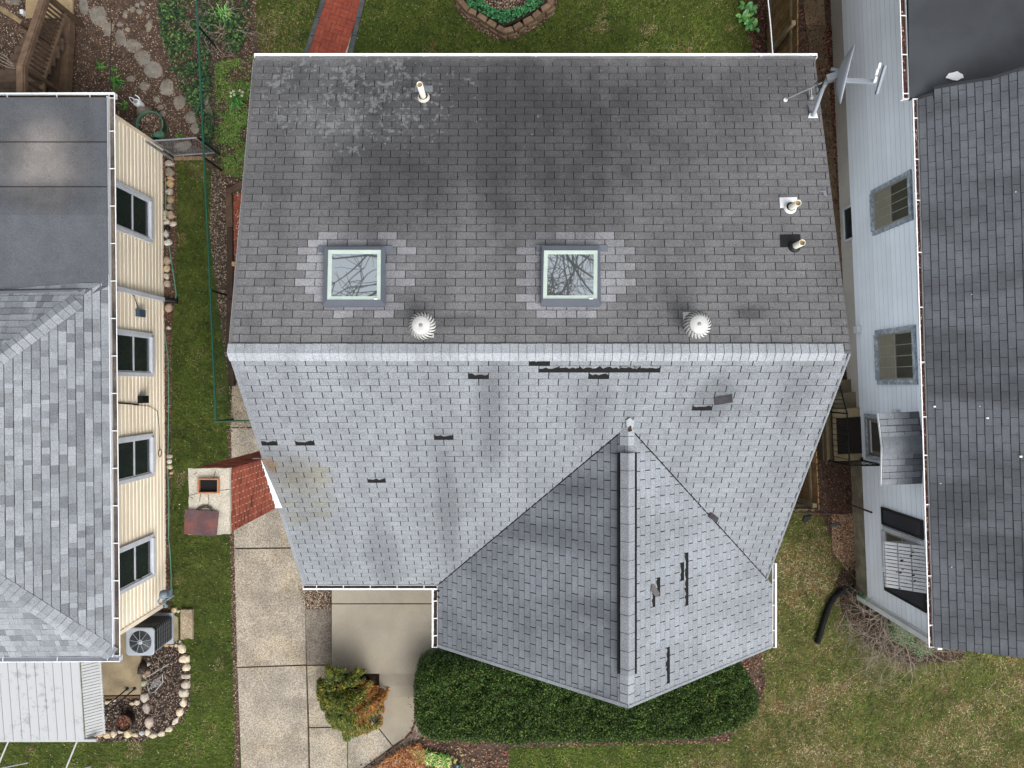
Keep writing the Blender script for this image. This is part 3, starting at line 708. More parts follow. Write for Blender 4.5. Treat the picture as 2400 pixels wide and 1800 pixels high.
# white efflorescence dashes are the mortar joints of the top courses; the crown
m = MB(); n8 = []
ring = []
rc = random.Random(4)
def edge_pts(x0, y0, x1, y1, k):
    out = []
    for (ax, ay, bx, by) in ((x0, y0, x1, y0), (x1, y0, x1, y1), (x1, y1, x0, y1), (x0, y1, x0, y0)):
        for i in range(k):
            t = i/k; out.append((ax+(bx-ax)*t+rc.uniform(-.008, .008), ay+(by-ay)*t+rc.uniform(-.008, .008)))
    return out
m.prism(edge_pts(CX0-.015, CY0-.02, CX1+.02, CY1+.02, 8), CZ-.03, CZ+.03)
m.build('cement_crown', M['mortar_cap'], chim)
fx0, fy1 = P(462, 1122, CZ+.1)[:2]; fx1, fy0 = P(511, 1157, CZ+.1)[:2]
m = MB(); t_ = .018
for a, b in (((fx0, fy0), (fx1, fy0+t_)), ((fx0, fy1-t_), (fx1, fy1)), ((fx0, fy0+t_), (fx0+t_, fy1-t_)), ((fx1-t_, fy0+t_), (fx1, fy1-t_))):
    m.box((*a, CZ+.032), (*b, CZ+.09))
m.build('flue_liner', M['clay'], chim)
m = MB(); m.box((fx0+t_+.002, fy0+t_+.002, CZ+.031), (fx1-t_-.002, fy1-t_-.002, CZ+.036)); m.build('flue_opening', M['dark'], chim)
# cracks in the crown
m = MB()
for pts in ([(462, 1157), (440, 1162), (452, 1168)], [(511, 1150), (541, 1147)], [(487, 1157), (490, 1175), (486, 1190)], [(470, 1158), (468, 1176)], [(500, 1122), (505, 1104)], [(455, 1112), (462, 1106)]):
    m.tube([P(*p, CZ+.032) for p in pts], .0035, 4, smooth=False)
m.build('crack', M['mulch'], chim)
m = MB()
for k in range(26):
    a0 = rc.uniform(2.6, 3.6); r0 = rc.uniform(.09, .14); c = P(482, 1203, CZ+.04)
    m.tube([c+Vector((math.cos(a0-t*2.6)*r0*1.1, math.sin(a0-t*2.6)*r0*.75+.02, rc.uniform(0, .02))) for t in (0, .25, .5, .75, 1)], .0016, 3, smooth=False)
tag(m.build('twig_nest', M['bark_dark']), 'ring of thin dry twigs lying on the chimney crown beside the rusty sheet', 'twigs')
m = MB(); q = [P(*p, CZ+.07) for p in ((433, 1194), (513, 1199), (507, 1257), (431, 1252))]
m.hexa([p-Vector((0, 0, .008)) for p in q], q); tag(m.build('metal_sheet', M['rust']), 'flat square of rusty purple brown steel lying askew on the chimney crown', 'metal sheet')
m = MB()   # stepped white flashing between chimney and roof
fp = [(598, 1072), (636, 1070), (642, 1090), (640, 1102)]
def flash(pts, h=.02): 
    q = [on_roof(*p)+Vector((0, 0, h)) for p in pts]; m.add(q, [tuple(range(len(q)))])
steps = [(1070, 628, 646), (1088, 632, 641), (1103, 638, 645), (1128, 645, 651), (1155, 651, 660), (1178, 651, 670)]
for k in range(6):
    m = MB(); y0 = CY1-.157*k; y1 = y0-.153; z0, z1 = roof_z(CX1+.1, y0)+.018, roof_z(CX1+.1, y1)+.018; wf = .0+.018*k
    m.add([(CX1+.012, y0, z0), (CX1+.02+wf, y0, z0), (CX1+.02+wf+.02, y1, z1), (CX1+.012, y1, z1)], [(0, 1, 2, 3)])
    m.box((CX1+.006, y1, z1-.02), (CX1+.012, y0, z1+.03)); m.build('step_flashing', M['white'], chim)
m = MB(); m.box((CX1-.16, CY1+.008, 4.62), (CX1+.06, CY1+.016, 4.72)); m.build('head_flashing', M['white'], chim)
# ============================================================ things standing on the middle roof
def skylight(px0, py0, px1, py1, gl, label):
    """frame outline in the photo, gl the glass outline; curb stands .1 m above the rear slope"""
    lift = .11
    def on(px, py, h):
        z = 5.6
        for _ in range(30):
            p = P(px, py, z); z = .5*z+.5*(ZR-(p.y-YR)*(ZR-ZB)/(YB-YR)+h)
        return P(px, py, z)
    c = on((px0+px1)/2, (py0+py1)/2, 0); t = thing('skylight', c, label, 'skylight', 'skylights on the dark slope')
    o4 = [on(px0, py1, lift), on(px1, py1, lift), on(px1-2, py0, lift), on(px0+3, py0, lift)]
    n_ = pb.n
    b4 = [p-n_*(lift+.01)+ (p-c).normalized()*0 for p in o4]
    m = MB(); m.hexa([p-n_*.02+(c-p)*.035 for p in b4], [p-n_*.015+(c-p)*.035 for p in o4]); m.build('curb', M['skyframe'], t)
    gx0, gy0, gx1, gy1 = gl
    i4 = [on(gx0, gy1, lift), on(gx1, gy1, lift), on(gx1+1, gy0, lift), on(gx0+2, gy0, lift)]
    bw = [i4[k]+(i4[k]-c).normalized()*0 for k in range(4)]
    band = [p+(p-sum(i4, Vector())/4)*.17 for p in i4]
    m = MB()
    for k in range(4):
        a, b = o4[k], o4[(k+1)%4]; e, f = band[(k+1)%4], band[k]
        m.hexa([p-n_*.03 for p in (a, b, e, f)], [a-n_*.012, b-n_*.012, e+n_*.004, f+n_*.004], (1, 1, 1) if k != 1 else (.85, .85, .88))
    m.build('frame', M['skyframe'], t)
    m = MB()
    for k in range(4):
        a, b = band[k], band[(k+1)%4]; e, f = i4[(k+1)%4], i4[k]
        m.hexa([p-n_*.02 for p in (a, b, e, f)], [a-n_*.002, b-n_*.002, e-n_*.006, f-n_*.006])
    m.build('inner_band', M['skyband'], t)
    m = MB(); m.hexa([p-n_*.03 for p in i4], [p-n_*.010 for p in i4]); m.build('glass_pane', M['skyglass'], t)
    m = MB(); q = [on(px1-28, py1-17, lift+.012), on(px1-19, py1-17, lift+.012), on(px1-19, py1-14, lift+.012), on(px1-28, py1-14, lift+.012)]
    m.hexa([p-n_*.01 for p in q], q); m.build('sticker', M['white'], t)
    # lower apron and flashing ears
    m = MB(); a, b = on(px0+3, py1+1, .035), on(px1-2, py1+1, .035); d_ = pb.v*-.045
    m.beam((a+b)/2-(b-a)/2, b, .04, .05); m.build('apron', M['skyframe'], t)
    m = MB(); a = on(px0-10, py0+7, .016); b = on(px1+16, py0+7, .016); m.beam(a, b, .10, .006); m.build('flashing', M['skyframe'], t)
    return t
skylight(756, 577, 904, 716, (776, 594, 883, 694), 'left skylight with pale green band and slate frame, bare branches mirrored in the pane')
skylight(1267, 575, 1409, 715, (1282, 595, 1391, 692), 'right skylight, its pane darker with a dense tangle of mirrored branches')

def turbine(px, py, bx, by, label, rot=0.):
    z0 = 5.9; b = on_roof(bx, by); zt = b.z+.42; c = P(px, py, zt)
    b = Vector((c.x, c.y, roof_z(c.x, c.y)))
    t = thing('turbine_vent', b, label, 'roof vent', 'white turbine vents behind the ridge')
    m = MB(); m.lathe([(.125, 0), (.125, .2), (.13, .2)], b-Vector((0, 0, .03)), 20); m.build('collar', M['white_vent'], t)
    m = MB(); pc = on_roof(bx, by); sg = Vector((.105, 0, 0)); vv = (pb.v*.105)
    q = [pc-sg-vv, pc+sg-vv, pc+sg+vv, pc-sg+vv]; m.hexa([p+pb.n*.008 for p in q], [p+pb.n*.016 for p in q]); m.build('base_plate', M['white_vent'], t)
    m = MB(); m.lathe([(0.001, .425), (.05, .424), (.130, .412), (.137, .40), (.13, .395)], b, 28); m.build('top_cap', M['white_vent'], t)
    m = MB(); m.lathe([(.0, .43), (.018, .432), (.03, .426)], b, 12); m.build('hub', M['grey_metal'], t)
    m = MB(); m.lathe([(.13, .18), (.165, .22), (.165, .36), (.11, .40)], b, 20, col=(.7, .7, .7)); m.build('inner_drum', M['white_vent'], t)
    NB = 22
    blade = None
    prof = [(.115, .408, 0), (.160, .385, .10), (.192, .34, .20), (.203, .29, .29), (.19, .24, .37), (.155, .205, .42)]
    for k in range(NB):
        a0 = 2*math.pi*k/NB+rot
        if blade is None:
            m = MB(); vs = []
            for r, h, tw in prof:
                for da, rr in ((0.0, r-.030), (.07, r-.008), (.15, r+.002), (.235, r+.004)):
                    an = tw*1.15+da*(.75+.6*(r/.2)); vs.append(b+Vector((rr*math.cos(an), rr*math.sin(an), h)))
            fs = [(i*4+j, i*4+j+1, (i+1)*4+j+1, (i+1)*4+j) for i in range(5) for j in range(3)]
            m.add(vs, fs, smooth=True); blade = m.build('blade', M['white_vent'], t); ob = blade
        else: ob = blade.copy(); COL.objects.link(ob)
        ob.rotation_euler = (0, 0, a0)
    return t
turbine(986, 762, 1001, 776, 'left turbine vent, round white fluted cap on the dark slope below the left skylight')
turbine(1638, 760, 1617, 748, 'right turbine vent with a rust edged base plate peeking out on its left', .1)

def vent_pipe(bx, by, tx, ty, label, boot, r=.048, plate=None, pcol=None):
    b = on_roof(bx, by); k = math.hypot(tx-1200, ty-900)/math.hypot(bx-1200, by-900); h = (H-b.z)*(1-1/k)
    t = thing('vent_pipe', b, label, 'vent pipe', 'plastic vent pipes on the dark slope')
    m = MB(); m.lathe([(r, -.05), (r, h), (r-.008, h), (r-.008, h-.12)], b, 20); m.build('pipe', M['pvc'], t)
    m = MB(); m.lathe([(.0005, h-.03), (r-.008, h-.03)], b, 20); m.build('pipe_bore', M['pipe_in'], t)
    m = MB(); ax = Matrix((pb.u, -pb.v, pb.n)).transposed()
    m.lathe([(.10, .008), (.095, .03), (.07, .05), (r+.012, .06)], b, 20, ax); m.build('boot', M[boot], t)
    m = MB(); m.lathe([(r+.026, .058), (r+.002, .066)], b, 20, ax); m.build('rubber_seal', M['black'], t)
    m = MB(); q = [on_roof(*p)+pb.n*.016 for p in plate]; m.hexa([p-pb.n*.014 for p in q], q); m.build('flashing_plate', M[pcol], t)
vent_pipe(993, 229, 985.5, 197, 'tall cream vent pipe near the top left of the dark slope, in a grey boot', 'found', plate=[(973, 216), (1014, 216), (1014, 202), (973, 202)], pcol='grey_metal')
vent_pipe(1851, 488, 1873, 478, 'cream vent pipe with white boot and square white plate, upper right pair', 'white', plate=[(1828, 488), (1868, 484), (1867, 463), (1826, 464)], pcol='white')
vent_pipe(1861, 578, 1880, 567, 'cream vent pipe in a black rubber boot, lower of the right pair', 'black', plate=[(1829, 579), (1876, 578), (1875, 550), (1828, 551)], pcol='black')

# satellite dish
foot = on_roof(1904, 272); dish = thing('satellite_dish', foot, 'grey satellite dish on a slanted mast at the right rear roof corner', 'satellite dish')
zt = 5.95; top = P(1933, 195, zt)
mst = M['acgrey']
m = MB(); m.tube([foot+Vector((0, 0, .03)), foot+(top-foot)*.86, top+Vector((.02, 0, 0))], .032, 12); m.build('mast', mst, dish)
m = MB(); q = [on_roof(*p)+pb.n*.02 for p in [(1893, 277), (1916, 277), (1913, 266), (1897, 266)]]; m.hexa([p-pb.n*.015 for p in q], q); m.build('foot_plate', M['white'], dish)
m = MB(); q = [on_roof(*p)+pb.n*.02 for p in [(1893, 248), (1908, 249), (1908, 262), (1896, 262)]]; m.hexa([p-pb.n*.015 for p in q], q); m.build('bracket', M['grey_metal'], dish)
hd = P(1950, 178, zt+.08)
m = MB(); m.tube([top, top+(hd-top)*.5, hd], [.03, .05, .055], 10); m.build('elbow', M['grey_metal'], dish)
m = MB(); m.beam(P(1938, 186, zt+.1), P(1966, 176, zt+.16), .10, .12); m.beam(P(1948, 166, zt+.1), P(1966, 170, zt+.16), .05, .10)
m.build('azimuth_bracket', M['grey_metal'], dish)
# reflector: oval shell seen almost edge on
za, zb2 = zt+.28, zt+.12
e1, e2 = P(2002, 106, za), P(1969, 242, zb2); cc = (e1+e2)/2; lng = (e1-e2); La = lng.length/2; lng.normalize()
nrm = Vector((.95, -.24, .36)); nrm = (nrm-lng*nrm.dot(lng)).normalized(); oth = lng.cross(nrm).normalized()
m = MB(); vs = []; NR, NA = 6, 36
for i in range(NR+1):
    rr = i/NR
    for k in range(NA):
        a = 2*math.pi*k/NA; vs.append(cc+lng*(La*rr*math.cos(a))+oth*(.30*rr*math.sin(a))+nrm*(.13*rr*rr-.12))
nv = len(vs); vs2 = [p-nrm*.012 for p in vs]
fs = [(i*NA+k, i*NA+(k+1)%NA, (i+1)*NA+(k+1)%NA, (i+1)*NA+k) for i in range(NR) for k in range(NA)]
m.add(vs+vs2, fs+[tuple(nv+i for i in f) for f in fs]+[(NR*NA+k, NR*NA+(k+1)%NA, nv+NR*NA+(k+1)%NA, nv+NR*NA+k) for k in range(NA)], smooth=True)
m.build('reflector', mst, dish)
a1, a2 = P(1980, 188, zt+.0), P(2054, 192, zt+.22)
m = MB(); m.beam(a1, a2, .055, .05); m.build('feed_arm', mst, dish)
b1, b2 = P(2074, 154, zt+.3), P(2054, 221, zt+.16)
m = MB(); m.beam(b1, b2, .035, .06, col=(.7, .72, .75)); m.build('feed_bar', mst, dish)
for px, py in ((2060, 155), (2054.5, 170), (2051, 187)):
    m = MB(); c = P(px, py, zt+.27); m.beam(c+Vector((.012, .04, 0)), c-Vector((.008, .035, 0)), .035, .04); m.build('receiver', M['white'], dish)
m = MB(); s1, s2 = P(1926, 194, zt), on_roof(1840, 234)+Vector((0, 0, .02)); m.tube([s1, s2], .011, 6); m.build('stay_rod', mst, dish)
m = MB(); c = on_roof(1840, 235)+pb.n*.015; m.lathe([(.0, .012), (.03, .01), (.034, 0)], c, 14); m.build('rod_foot', M['white'], dish)
m = MB(); c = on_roof(1900, 230)+pb.n*.015; m.lathe([(.0, .03), (.034, .025), (.038, 0)], c, 14); m.build('rod_foot', M['grey_metal'], dish)
m = MB(); m.tube([on_roof(1900, 229)+Vector((0, 0, .03)), P(1901, 206, 5.35)], .012, 6); m.tube([on_roof(1895, 227)+Vector((0, 0, .03)), P(1897, 207, 5.35)], .008, 6); m.build('stay_rod', M['grey_metal'], dish)
m = MB(); c = P(1926, 194, zt-.05)
m.tube([c+Vector((math.cos(t*.7)*.075, math.sin(t*.7)*.06, .03*math.sin(t*1.3)-.004*t)) for t in range(0, 22)]+[P(1920, 212, 5.5), P(1913, 225, 5.1)], .006, 5)
m.tube([P(1965, 192, zt), P(1962, 208, zt-.1), P(1967, 202, zt-.05)], .005, 5); m.build('coax_cable', M['black'], dish)
# ============================================================ the cream house on the left
class WF:
    def __init__(s, o, d): s.o = Vector(o); s.u = Vector(d).normalized(); s.n = None
    def side(s, n): s.n = Vector(n).normalized(); return s
    def pt(s, u, n, z): p = s.o+s.u*u+s.n*n; p.z = z; return p
    def box(s, m, u0, u1, n0, n1, z0, z1, col=(1, 1, 1)):
        f = lambda z: [s.pt(u0, n0, z), s.pt(u1, n0, z), s.pt(u1, n1, z), s.pt(u0, n1, z)]
        return m.hexa(f(z0), f(z1), col)
ZL = 2.7
lh = thing('cream_house', (-9, 0, 0), 'cream sided house at the left with a pale mottled hip roof', 'house')
wl = WF((-8.150, -5.12, 0), (-.0073, 1, 0)).side((1, .0073, 0))
LW = 10.62
m = MB(); p4 = [wl.pt(0, -.03, 0), wl.pt(LW, -.03, 0), wl.pt(LW, -7.5, 0), wl.pt(0, -7.5, 0)]
m.prism([(p.x, p.y) for p in p4], 0, ZL-.05); m.build('wall', M['cream'], lh)
nb = 18; bh_ = (ZL-.05)/nb
for k in range(nb):   # horizontal vinyl courses, each with a bevelled lower edge
    m = MB(); z0 = k*bh_; 
    f = lambda n, z: (wl.pt(0, n, z), wl.pt(LW, n, z))
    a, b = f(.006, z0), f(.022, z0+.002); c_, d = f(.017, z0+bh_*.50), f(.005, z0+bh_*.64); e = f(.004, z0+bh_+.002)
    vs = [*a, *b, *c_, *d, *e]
    m.add(vs, [(0, 1, 3, 2)], (.7, .68, .64)); m.add(vs, [(2, 3, 5, 4)], (.94, .94, .94)); m.add(vs, [(4, 5, 7, 6)], (1.10, 1.10, 1.10)); m.add(vs, [(6, 7, 9, 8)], (.84, .83, .81))  # bright cove and shaded recess of each lap put into the tints
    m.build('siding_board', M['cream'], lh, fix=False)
m = MB(); wl.box(m, -.09, .0, -.03, .03, 0, ZL-.05); m.build('corner_post', M['cream'], lh)
m = MB(); wl.box(m, LW, LW+.08, -.03, .03, 0, ZL-.05, (.93, .9, .85)); m.build('corner_post', M['cream'], lh)

def window(par, wf, u0, u1, z0, z1, tm, gm, tw=.07, proud=.06, sashm=None, grid=None, split='v', screen=False, low=None):
    """trim, sash and glass panes on a wall frame; split 'h' = meeting rail across the middle"""
    o_ = MB()
    wf.box(o_, u0, u0+tw, .0, proud, z0, z1); wf.box(o_, u1-tw, u1, .0, proud, z0, z1)
    wf.box(o_, u0+tw, u1-tw, .0, proud+.012, z1-tw, z1); wf.box(o_, u0+tw, u1-tw, .0, proud+.03, z0, z0+tw*1.15)
    fr = o_.build('window', tm, par)
    s = MB(); sw = .035; a0, a1, b0, b1 = u0+tw, u1-tw, z0+tw*1.15, z1-tw
    wf.box(s, a0, a0+sw, .0, .042, b0, b1); wf.box(s, a1-sw, a1, .0, .042, b0, b1); wf.box(s, a0+sw, a1-sw, .0, .042, b0, b0+sw); wf.box(s, a0+sw, a1-sw, .0, .042, b1-sw, b1)
    mz = (b0+b1)/2; wf.box(s, a0+sw, a1-sw, .0, .046, mz-.018, mz+.018)
    s.build('sash', sashm or tm, fr)
    for c0, c1 in ((b0+sw, mz-.018), (mz+.018, b1-sw)):
        g = MB(); wf.box(g, a0+sw, a1-sw, .0, .030, c0, c1); g.build('pane', gm if not low or c0 > mz else M[low], fr)
        if grid:
            q = MB(); nu, nz = grid
            for i in range(1, nu): uu = a0+sw+(a1-a0-2*sw)*i/nu; wf.box(q, uu-.008, uu+.008, .030, .034, c0, c1)
            for i in range(1, nz): zz = c0+(c1-c0)*i/nz; wf.box(q, a0+sw, a1-sw, .030, .0345, zz-.008, zz+.008)
            q.build('muntin', sashm or tm, fr)
    return fr
uL = lambda Y: Y+5.12
for y1, y0 in ((4.20, 3.19), (1.14, .165), (-1.115, -2.09), (-3.39, -4.36)):
    window(lh, wl, uL(y0), uL(y1), .61, 2.18, M['trim'], M['glass'], tw=.085, proud=.065)
    m = MB(); wl.box(m, uL(y0)-.012, uL(y1)+.012, .0, .022, .585, .61, (.6, .55, .45)); m.build('sill_shadow_strip', M['cream'], lh)  # dark strip below the window, sill shade put into its colour

# roof
RO = thing('roof', (-9, 0, 0)); RO.parent = lh; RO.location = (0, 0, 0); ORG[RO.name] = Vector((-9, 0, 0))
SE = Vector((-7.883, -5.36, ZL)); NE = Vector((-7.956, 2.11, ZL)); t_ = 3.735; tp = .5
AX = Vector((-7.92-t_, (SE.y+NE.y)/2, ZL+t_*tp)); SW_ = Vector((-15.3, -5.41, ZL)); NW_ = Vector((-15.4, 2.06, ZL))
ple = Plane(SE, (NE-SE), (-1, 0, tp)); 
u_ = (NE-SE).normalized(); ple = Plane(SE, u_, (AX-SE)-u_*(AX-SE).dot(u_))
u_s = (SE-SW_).normalized(); pls = Plane(SW_, u_s, (AX-SW_)-u_s*(AX-SW_).dot(u_s))
u_n = (NW_-NE).normalized(); pln = Plane(NE, u_n, (AX-NE)-u_n*(AX-NE).dot(u_n))
for q in ((SE, NE, AX), (SW_, SE, AX), (NE, NW_, AX), (NW_, SW_, AX)): deck(RO, list(q), M['underlay'], th=.12)
C3 = [lin('#a5abb2'), lin('#999fa6'), lin('#868b92'), lin('#afb5bc'), lin('#93979c')]
def tint_lam(px, py, i, r):
    c = C3[r.choices(range(5), (5, 4, 2.2, 2.4, 1.3))[0]]; v = r.uniform(.94, 1.05); return tuple(x*v for x in c)
T1 = tabs(ple, [UV(ple, [SE, NE, AX])], .143, .3, tint_lam, lam=True, seed=21, t0=.012)
T2 = tabs(pls, [UV(pls, [SW_, SE, AX])], .143, .3, tint_lam, lam=True, seed=22, t0=.012)
T3 = tabs(pln, [UV(pln, [NE, NW_, AX])], .143, .3, tint_lam, lam=True, seed=23, t0=.012)
lay(RO, [(T1, M['lam']), (T2, M['lam']), (T3, M['lam'])], 300)
ctl = lambda r: (lambda k, c: tuple(x*k for x in c))(r.uniform(.93, 1.06), r.choice([C3[0], C3[3], C3[1], C3[0]]))
def hip(A, B, p1, p2, start=0):
    d = (B-A).normalized(); s1 = p1.n.cross(d); s2 = p2.n.cross(d)
    if s1.dot(p1.u*0+Vector((AX-A)).cross(Vector((0, 0, 1)))) : pass
    s1 = s1 if (s1.dot(p1.at(1, 0)-p1.o if False else (sum([Vector(p1.o)], Vector())*0+p1.u)) != 99) else s1
    return d, s1, s2
for A, pA, pB, e0 in ((SE, ple, pls, 0), (NE, ple, pln, 5)):
    d = (AX-A).normalized()
    cen1 = (SE+NE+AX)/3; cen2 = ((SW_+SE+AX)/3 if A is SE else (NE+NW_+AX)/3)
    def sidev(pn, cen):
        s_ = pn.n.cross(d).normalized(); return s_ if (cen-A).dot(s_) > 0 else -s_
    caps(RO, A, AX, sidev(pA, cen1), sidev(pB, cen2), .143, .17, M['lam'], ctl, start=e0 if A is NE else 0, name='hip_cap')
# low slope section with roll roofing in overlapping courses
EN = Vector((-7.99, 5.65, ZL)); k_ = .08
def low(px, py, h=0):
    z = ZL
    for _ in range(20): p = P(px, py, z); z = ZL+.035+(-7.97-p.x)*k_*.5+h
    return P(px, py, z)
seams = [228, 332, 437, 503, 640, 690]
for i in range(5):
    y0, y1 = seams[i], seams[i+1]; h = .004*i
    if i < 4: pts = [(-500, y0), (250+(y0-228)*.01, y0), (250+(y1-228)*.01, y1+3), (-500, y1+3)]
    else: pts = [(-500, y0), (253, y0), (253, 671), (206, 698), (186, 680), (168, 689), (-500, 692)]
    v = (.94, .97, 1.0, 1.12, 1.12)[i]; q = [low(a, b, h) for a, b in pts]; m = MB(); n = len(q)
    if i == 4: q[3].z += .10; q[4].z += .10; q[5].z += .06
    m.add(q+[p-Vector((0, 0, .006)) for p in q], [tuple(range(n))]+[(j, (j+1)%n, n+(j+1)%n, n+j) for j in range(n)], (v, v, v*1.01))
    m.build('roll_roofing_sheet', M['roll'], RO)
m = MB()
for i in (1, 2):
    m.beam(low(-500, seams[i]+1, .013), low(250, seams[i]+1, .013), .012, .004)
m.build('seam_tar', M['underlay'], RO)
deck(RO, [EN, NE, Vector((-16, 2.05, ZL+.1)), Vector((-16, 5.6, ZL+.1))], M['underlay'], th=.14, lift=-.03)
# drip edge, gutters
m = MB(); m.beam(SE+Vector((.012, -.02, .0)), EN+Vector((.012, .02, .01)), .018, .02); m.build('drip_edge', M['trim'], RO)
hg = [i/15 for i in range(1, 15)]
M['gutter_dirt'] = mat('dried_gutter_silt', lin('#5f564e'), .95, .6, 3, .3, 50, .3, stretch=(1, .35, 1))
gutter(RO, SE+Vector((.022, 0, -.01)), EN+Vector((.022, .08, -.01)), (1, 0, 0), .135, .09, debris=M['gutter_dirt'], hang=hg, lipw=.022)
gutter(RO, (-16, -5.42, ZL-.01), SE+Vector((.15, -.02, -.01)), (0, -1, 0), .10, .09, hang=(.55, .72, .85, .97), lipw=.018, mat_=M['trim'])
gutter(RO, (-16, 5.62, ZL-.01), EN+Vector((.15, .0, -.01)), (0, 1, 0), .10, .09, debris=M['mulch'], hang=(.5, .62, .74, .86, .94), lipw=.025)
# downspout, meter boxes and cables on the wall
m = MB(); u0 = uL(1.97); wl.box(m, u0-.045, u0+.045, .03, .10, .12, ZL-.1); wl.box(m, u0-.045, u0+.045, .10, .33, ZL-.14, ZL-.06); m.build('downspout', M['trim'], lh)
m = MB(); m.tube([wl.pt(u0, .04, .12), wl.pt(u0-.01, .12, .07), wl.pt(u0-.04, .36, .06)], .055, 10); m.build('downspout_elbow', M['black'], lh)
M['boxblue'] = mat('slate_blue_box', lin('#4d6170'), .5, .08, 3, .05, 60, 0)
m = MB(); wl.box(m, uL(1.47), uL(1.63), .02, .11, 1.02, 1.28); m.build('cable_box', M['boxblue'], lh)
m = MB(); wl.box(m, uL(-.42), uL(-.26), .02, .13, .95, 1.22); m.build('cable_box', M['black'], lh)
m = MB(); m.tube([wl.pt(uL(1.85), .03, 2.6), wl.pt(uL(2.0), .03, 2.2), wl.pt(uL(2.02), .03, 1.7), wl.pt(uL(1.9), .03, 1.35), wl.pt(uL(1.62), .03, 1.15)], .008, 5)
m.build('cable', M['black'], lh); m = MB(); m.tube([wl.pt(uL(-.45), .03, 2.7), wl.pt(uL(-.38), .035, 2.2), wl.pt(uL(-.42), .035, 1.6), wl.pt(uL(-.46), .04, 1.2)], .016, 6)
m.build('cable', M['black'], lh); m = MB(); m.tube([wl.pt(uL(-.46), .03, 1.2), wl.pt(uL(-.5), .03, .75), wl.pt(uL(-.62), .03, .38), wl.pt(uL(-1.0), .03, .30), wl.pt(uL(-1.55), .03, .28)], .006, 5)
m.build('cable', M['black'], lh); m = MB(); m.tube([wl.pt(uL(-1.6)+.09*math.cos(a), .03, .27+.07*math.sin(a)) for a in [i*.5 for i in range(14)]], .008, 5)
m.build('cable', M['black'], lh); m = MB(); m.tube([wl.pt(uL(5.0), .03, 2.7), wl.pt(uL(4.9), .03, 2.3), wl.pt(uL(4.65), .03, 2.25), wl.pt(uL(4.35), .03, 2.7)], .008, 5)
m.build('cable', M['black'], lh)

# porch awning in front (lower left)
aw = thing('porch_awning', (-8.8, -7, 0), 'weathered white corrugated porch awning below the cream house at the lower left', 'awning')
ZA = 2.45; Zt = 2.62
y_t = P(100, 1549, Zt).y; y_b = P(100, 1735, ZA).y
xr = P(186, 1549, Zt).x; xr2 = P(207, 1735, ZA).x
npn = 22; x_ = -9.9
xs = np.linspace(-12.5, xr, npn+1)
for i in range(npn):
    m = MB(); x0, x1 = xs[i], xs[i+1]; sh = (xr2-xr)*(i+1)/npn; sh0 = (xr2-xr)*i/npn; f = (i*17 % 7)/7*.06
    x0b, x1b = x0+sh0, x1+sh
    m.hexa([(x0+.004, y_b, ZA-.02), (x1-.004, y_b, ZA-.02), (x1-.004, y_t, Zt-.02), (x0+.004, y_t, Zt-.02)], [(x0+.004, y_b, ZA), (x1-.004, y_b, ZA), (x1-.004, y_t, Zt), (x0+.004, y_t, Zt)], (.97+f,)*3)
    m.beam((x1-.006, y_b, ZA+.004), (x1-.006, y_t, Zt+.004), .008, .012, col=(.45, .46, .48))
    m.build('awning_pan', M['awning_dirty'], aw)
# scalloped side apron of the awning
m = MB(); k = 0; y = y_t; xo = P(217, 1600, ZA-.25).x
n_s = 26
for i in range(n_s):
    ya_, yb_ = y_t+(y_b-y_t)*i/n_s, y_t+(y_b-y_t)*(i+1)/n_s; za_ = Zt+(ZA-Zt)*i/n_s
    m.hexa([(xr+.0, yb_+.012, za_-.10), (xr+.24, yb_+.012, za_-.28), (xr+.24, ya_, za_-.28), (xr, ya_, za_-.10)], [(xr, yb_+.012, za_-.04), (xr+.24, yb_+.012, za_-.25), (xr+.24, ya_, za_-.25), (xr, ya_, za_-.04)], (.92,)*3)
    m.tube([(xr+.24, ya_, za_-.265), (xr+.255, (ya_+yb_)/2, za_-.275), (xr+.24, yb_, za_-.265)], .022, 6)
m.build('side_apron', M['awning'], aw)
m = MB(); m.beam((-12.6, y_b-.015, ZA-.03), (xr+.22, y_b-.015, ZA-.05), .05, .07); m.build('front_rail', M['awning'], aw)
m = MB()
for x in (-9.9, -11.4): m.tube([(x, y_b+.1, 0), (x, y_b+.1, ZA-.05)], .03, 8)
m.build('post', M['awning'], aw)
for (a, b), lb in ((((20, 1736), (-8, 1802)), 'thin white brace pole reaching the lawn from the awning front, left one'), (((181, 1736), (150, 1812)), 'thin white brace pole reaching the lawn from the awning front, right one')):
    m = MB(); m.tube([P(*a, ZA-.1), P(*b, 1.2), ], .017, 8); p_ = P(*b, 1.2); m.tube([p_, p_+Vector((-.12, -.5, -1.2))], .017, 8); tag(m.build('brace_pole', M['awning']), lb, 'pole', 'white poles under the awning')

# gas meter
gm = thing('gas_meter', wl.pt(uL(-4.7), .15, 0), 'grey gas meter with looping pipe on the cream wall corner', 'gas meter')
def pz(px, py, z): return P(px, py, z)
M['gas'] = mat('gas_meter_grey', lin('#7c8b98'), .5, .15, 6, .1, 60, .1)
m = MB(); c = pz(379, 1393, .75)
m.lathe([(.0, .075), (.08, .07), (.10, .03), (.10, -.03), (.08, -.07), (.0, -.075)], c+Vector((.05, 0, 0)), 16, Matrix(((0, 0, 1), (0, 1, 0), (1, 0, 0)))); m.build('meter_body', M['gas'], gm)
m = MB(); c = pz(393, 1391, .55); m.box(c-Vector((.07, .08, .1)), c+Vector((.06, .08, .09))); m.build('dial_box', M['gas'], gm)
m = MB(); c = pz(391, 1393, .66); m.box(c-Vector((.03, .03, .01)), c+Vector((.03, .03, .012))); m.build('dial', M['white'], gm)
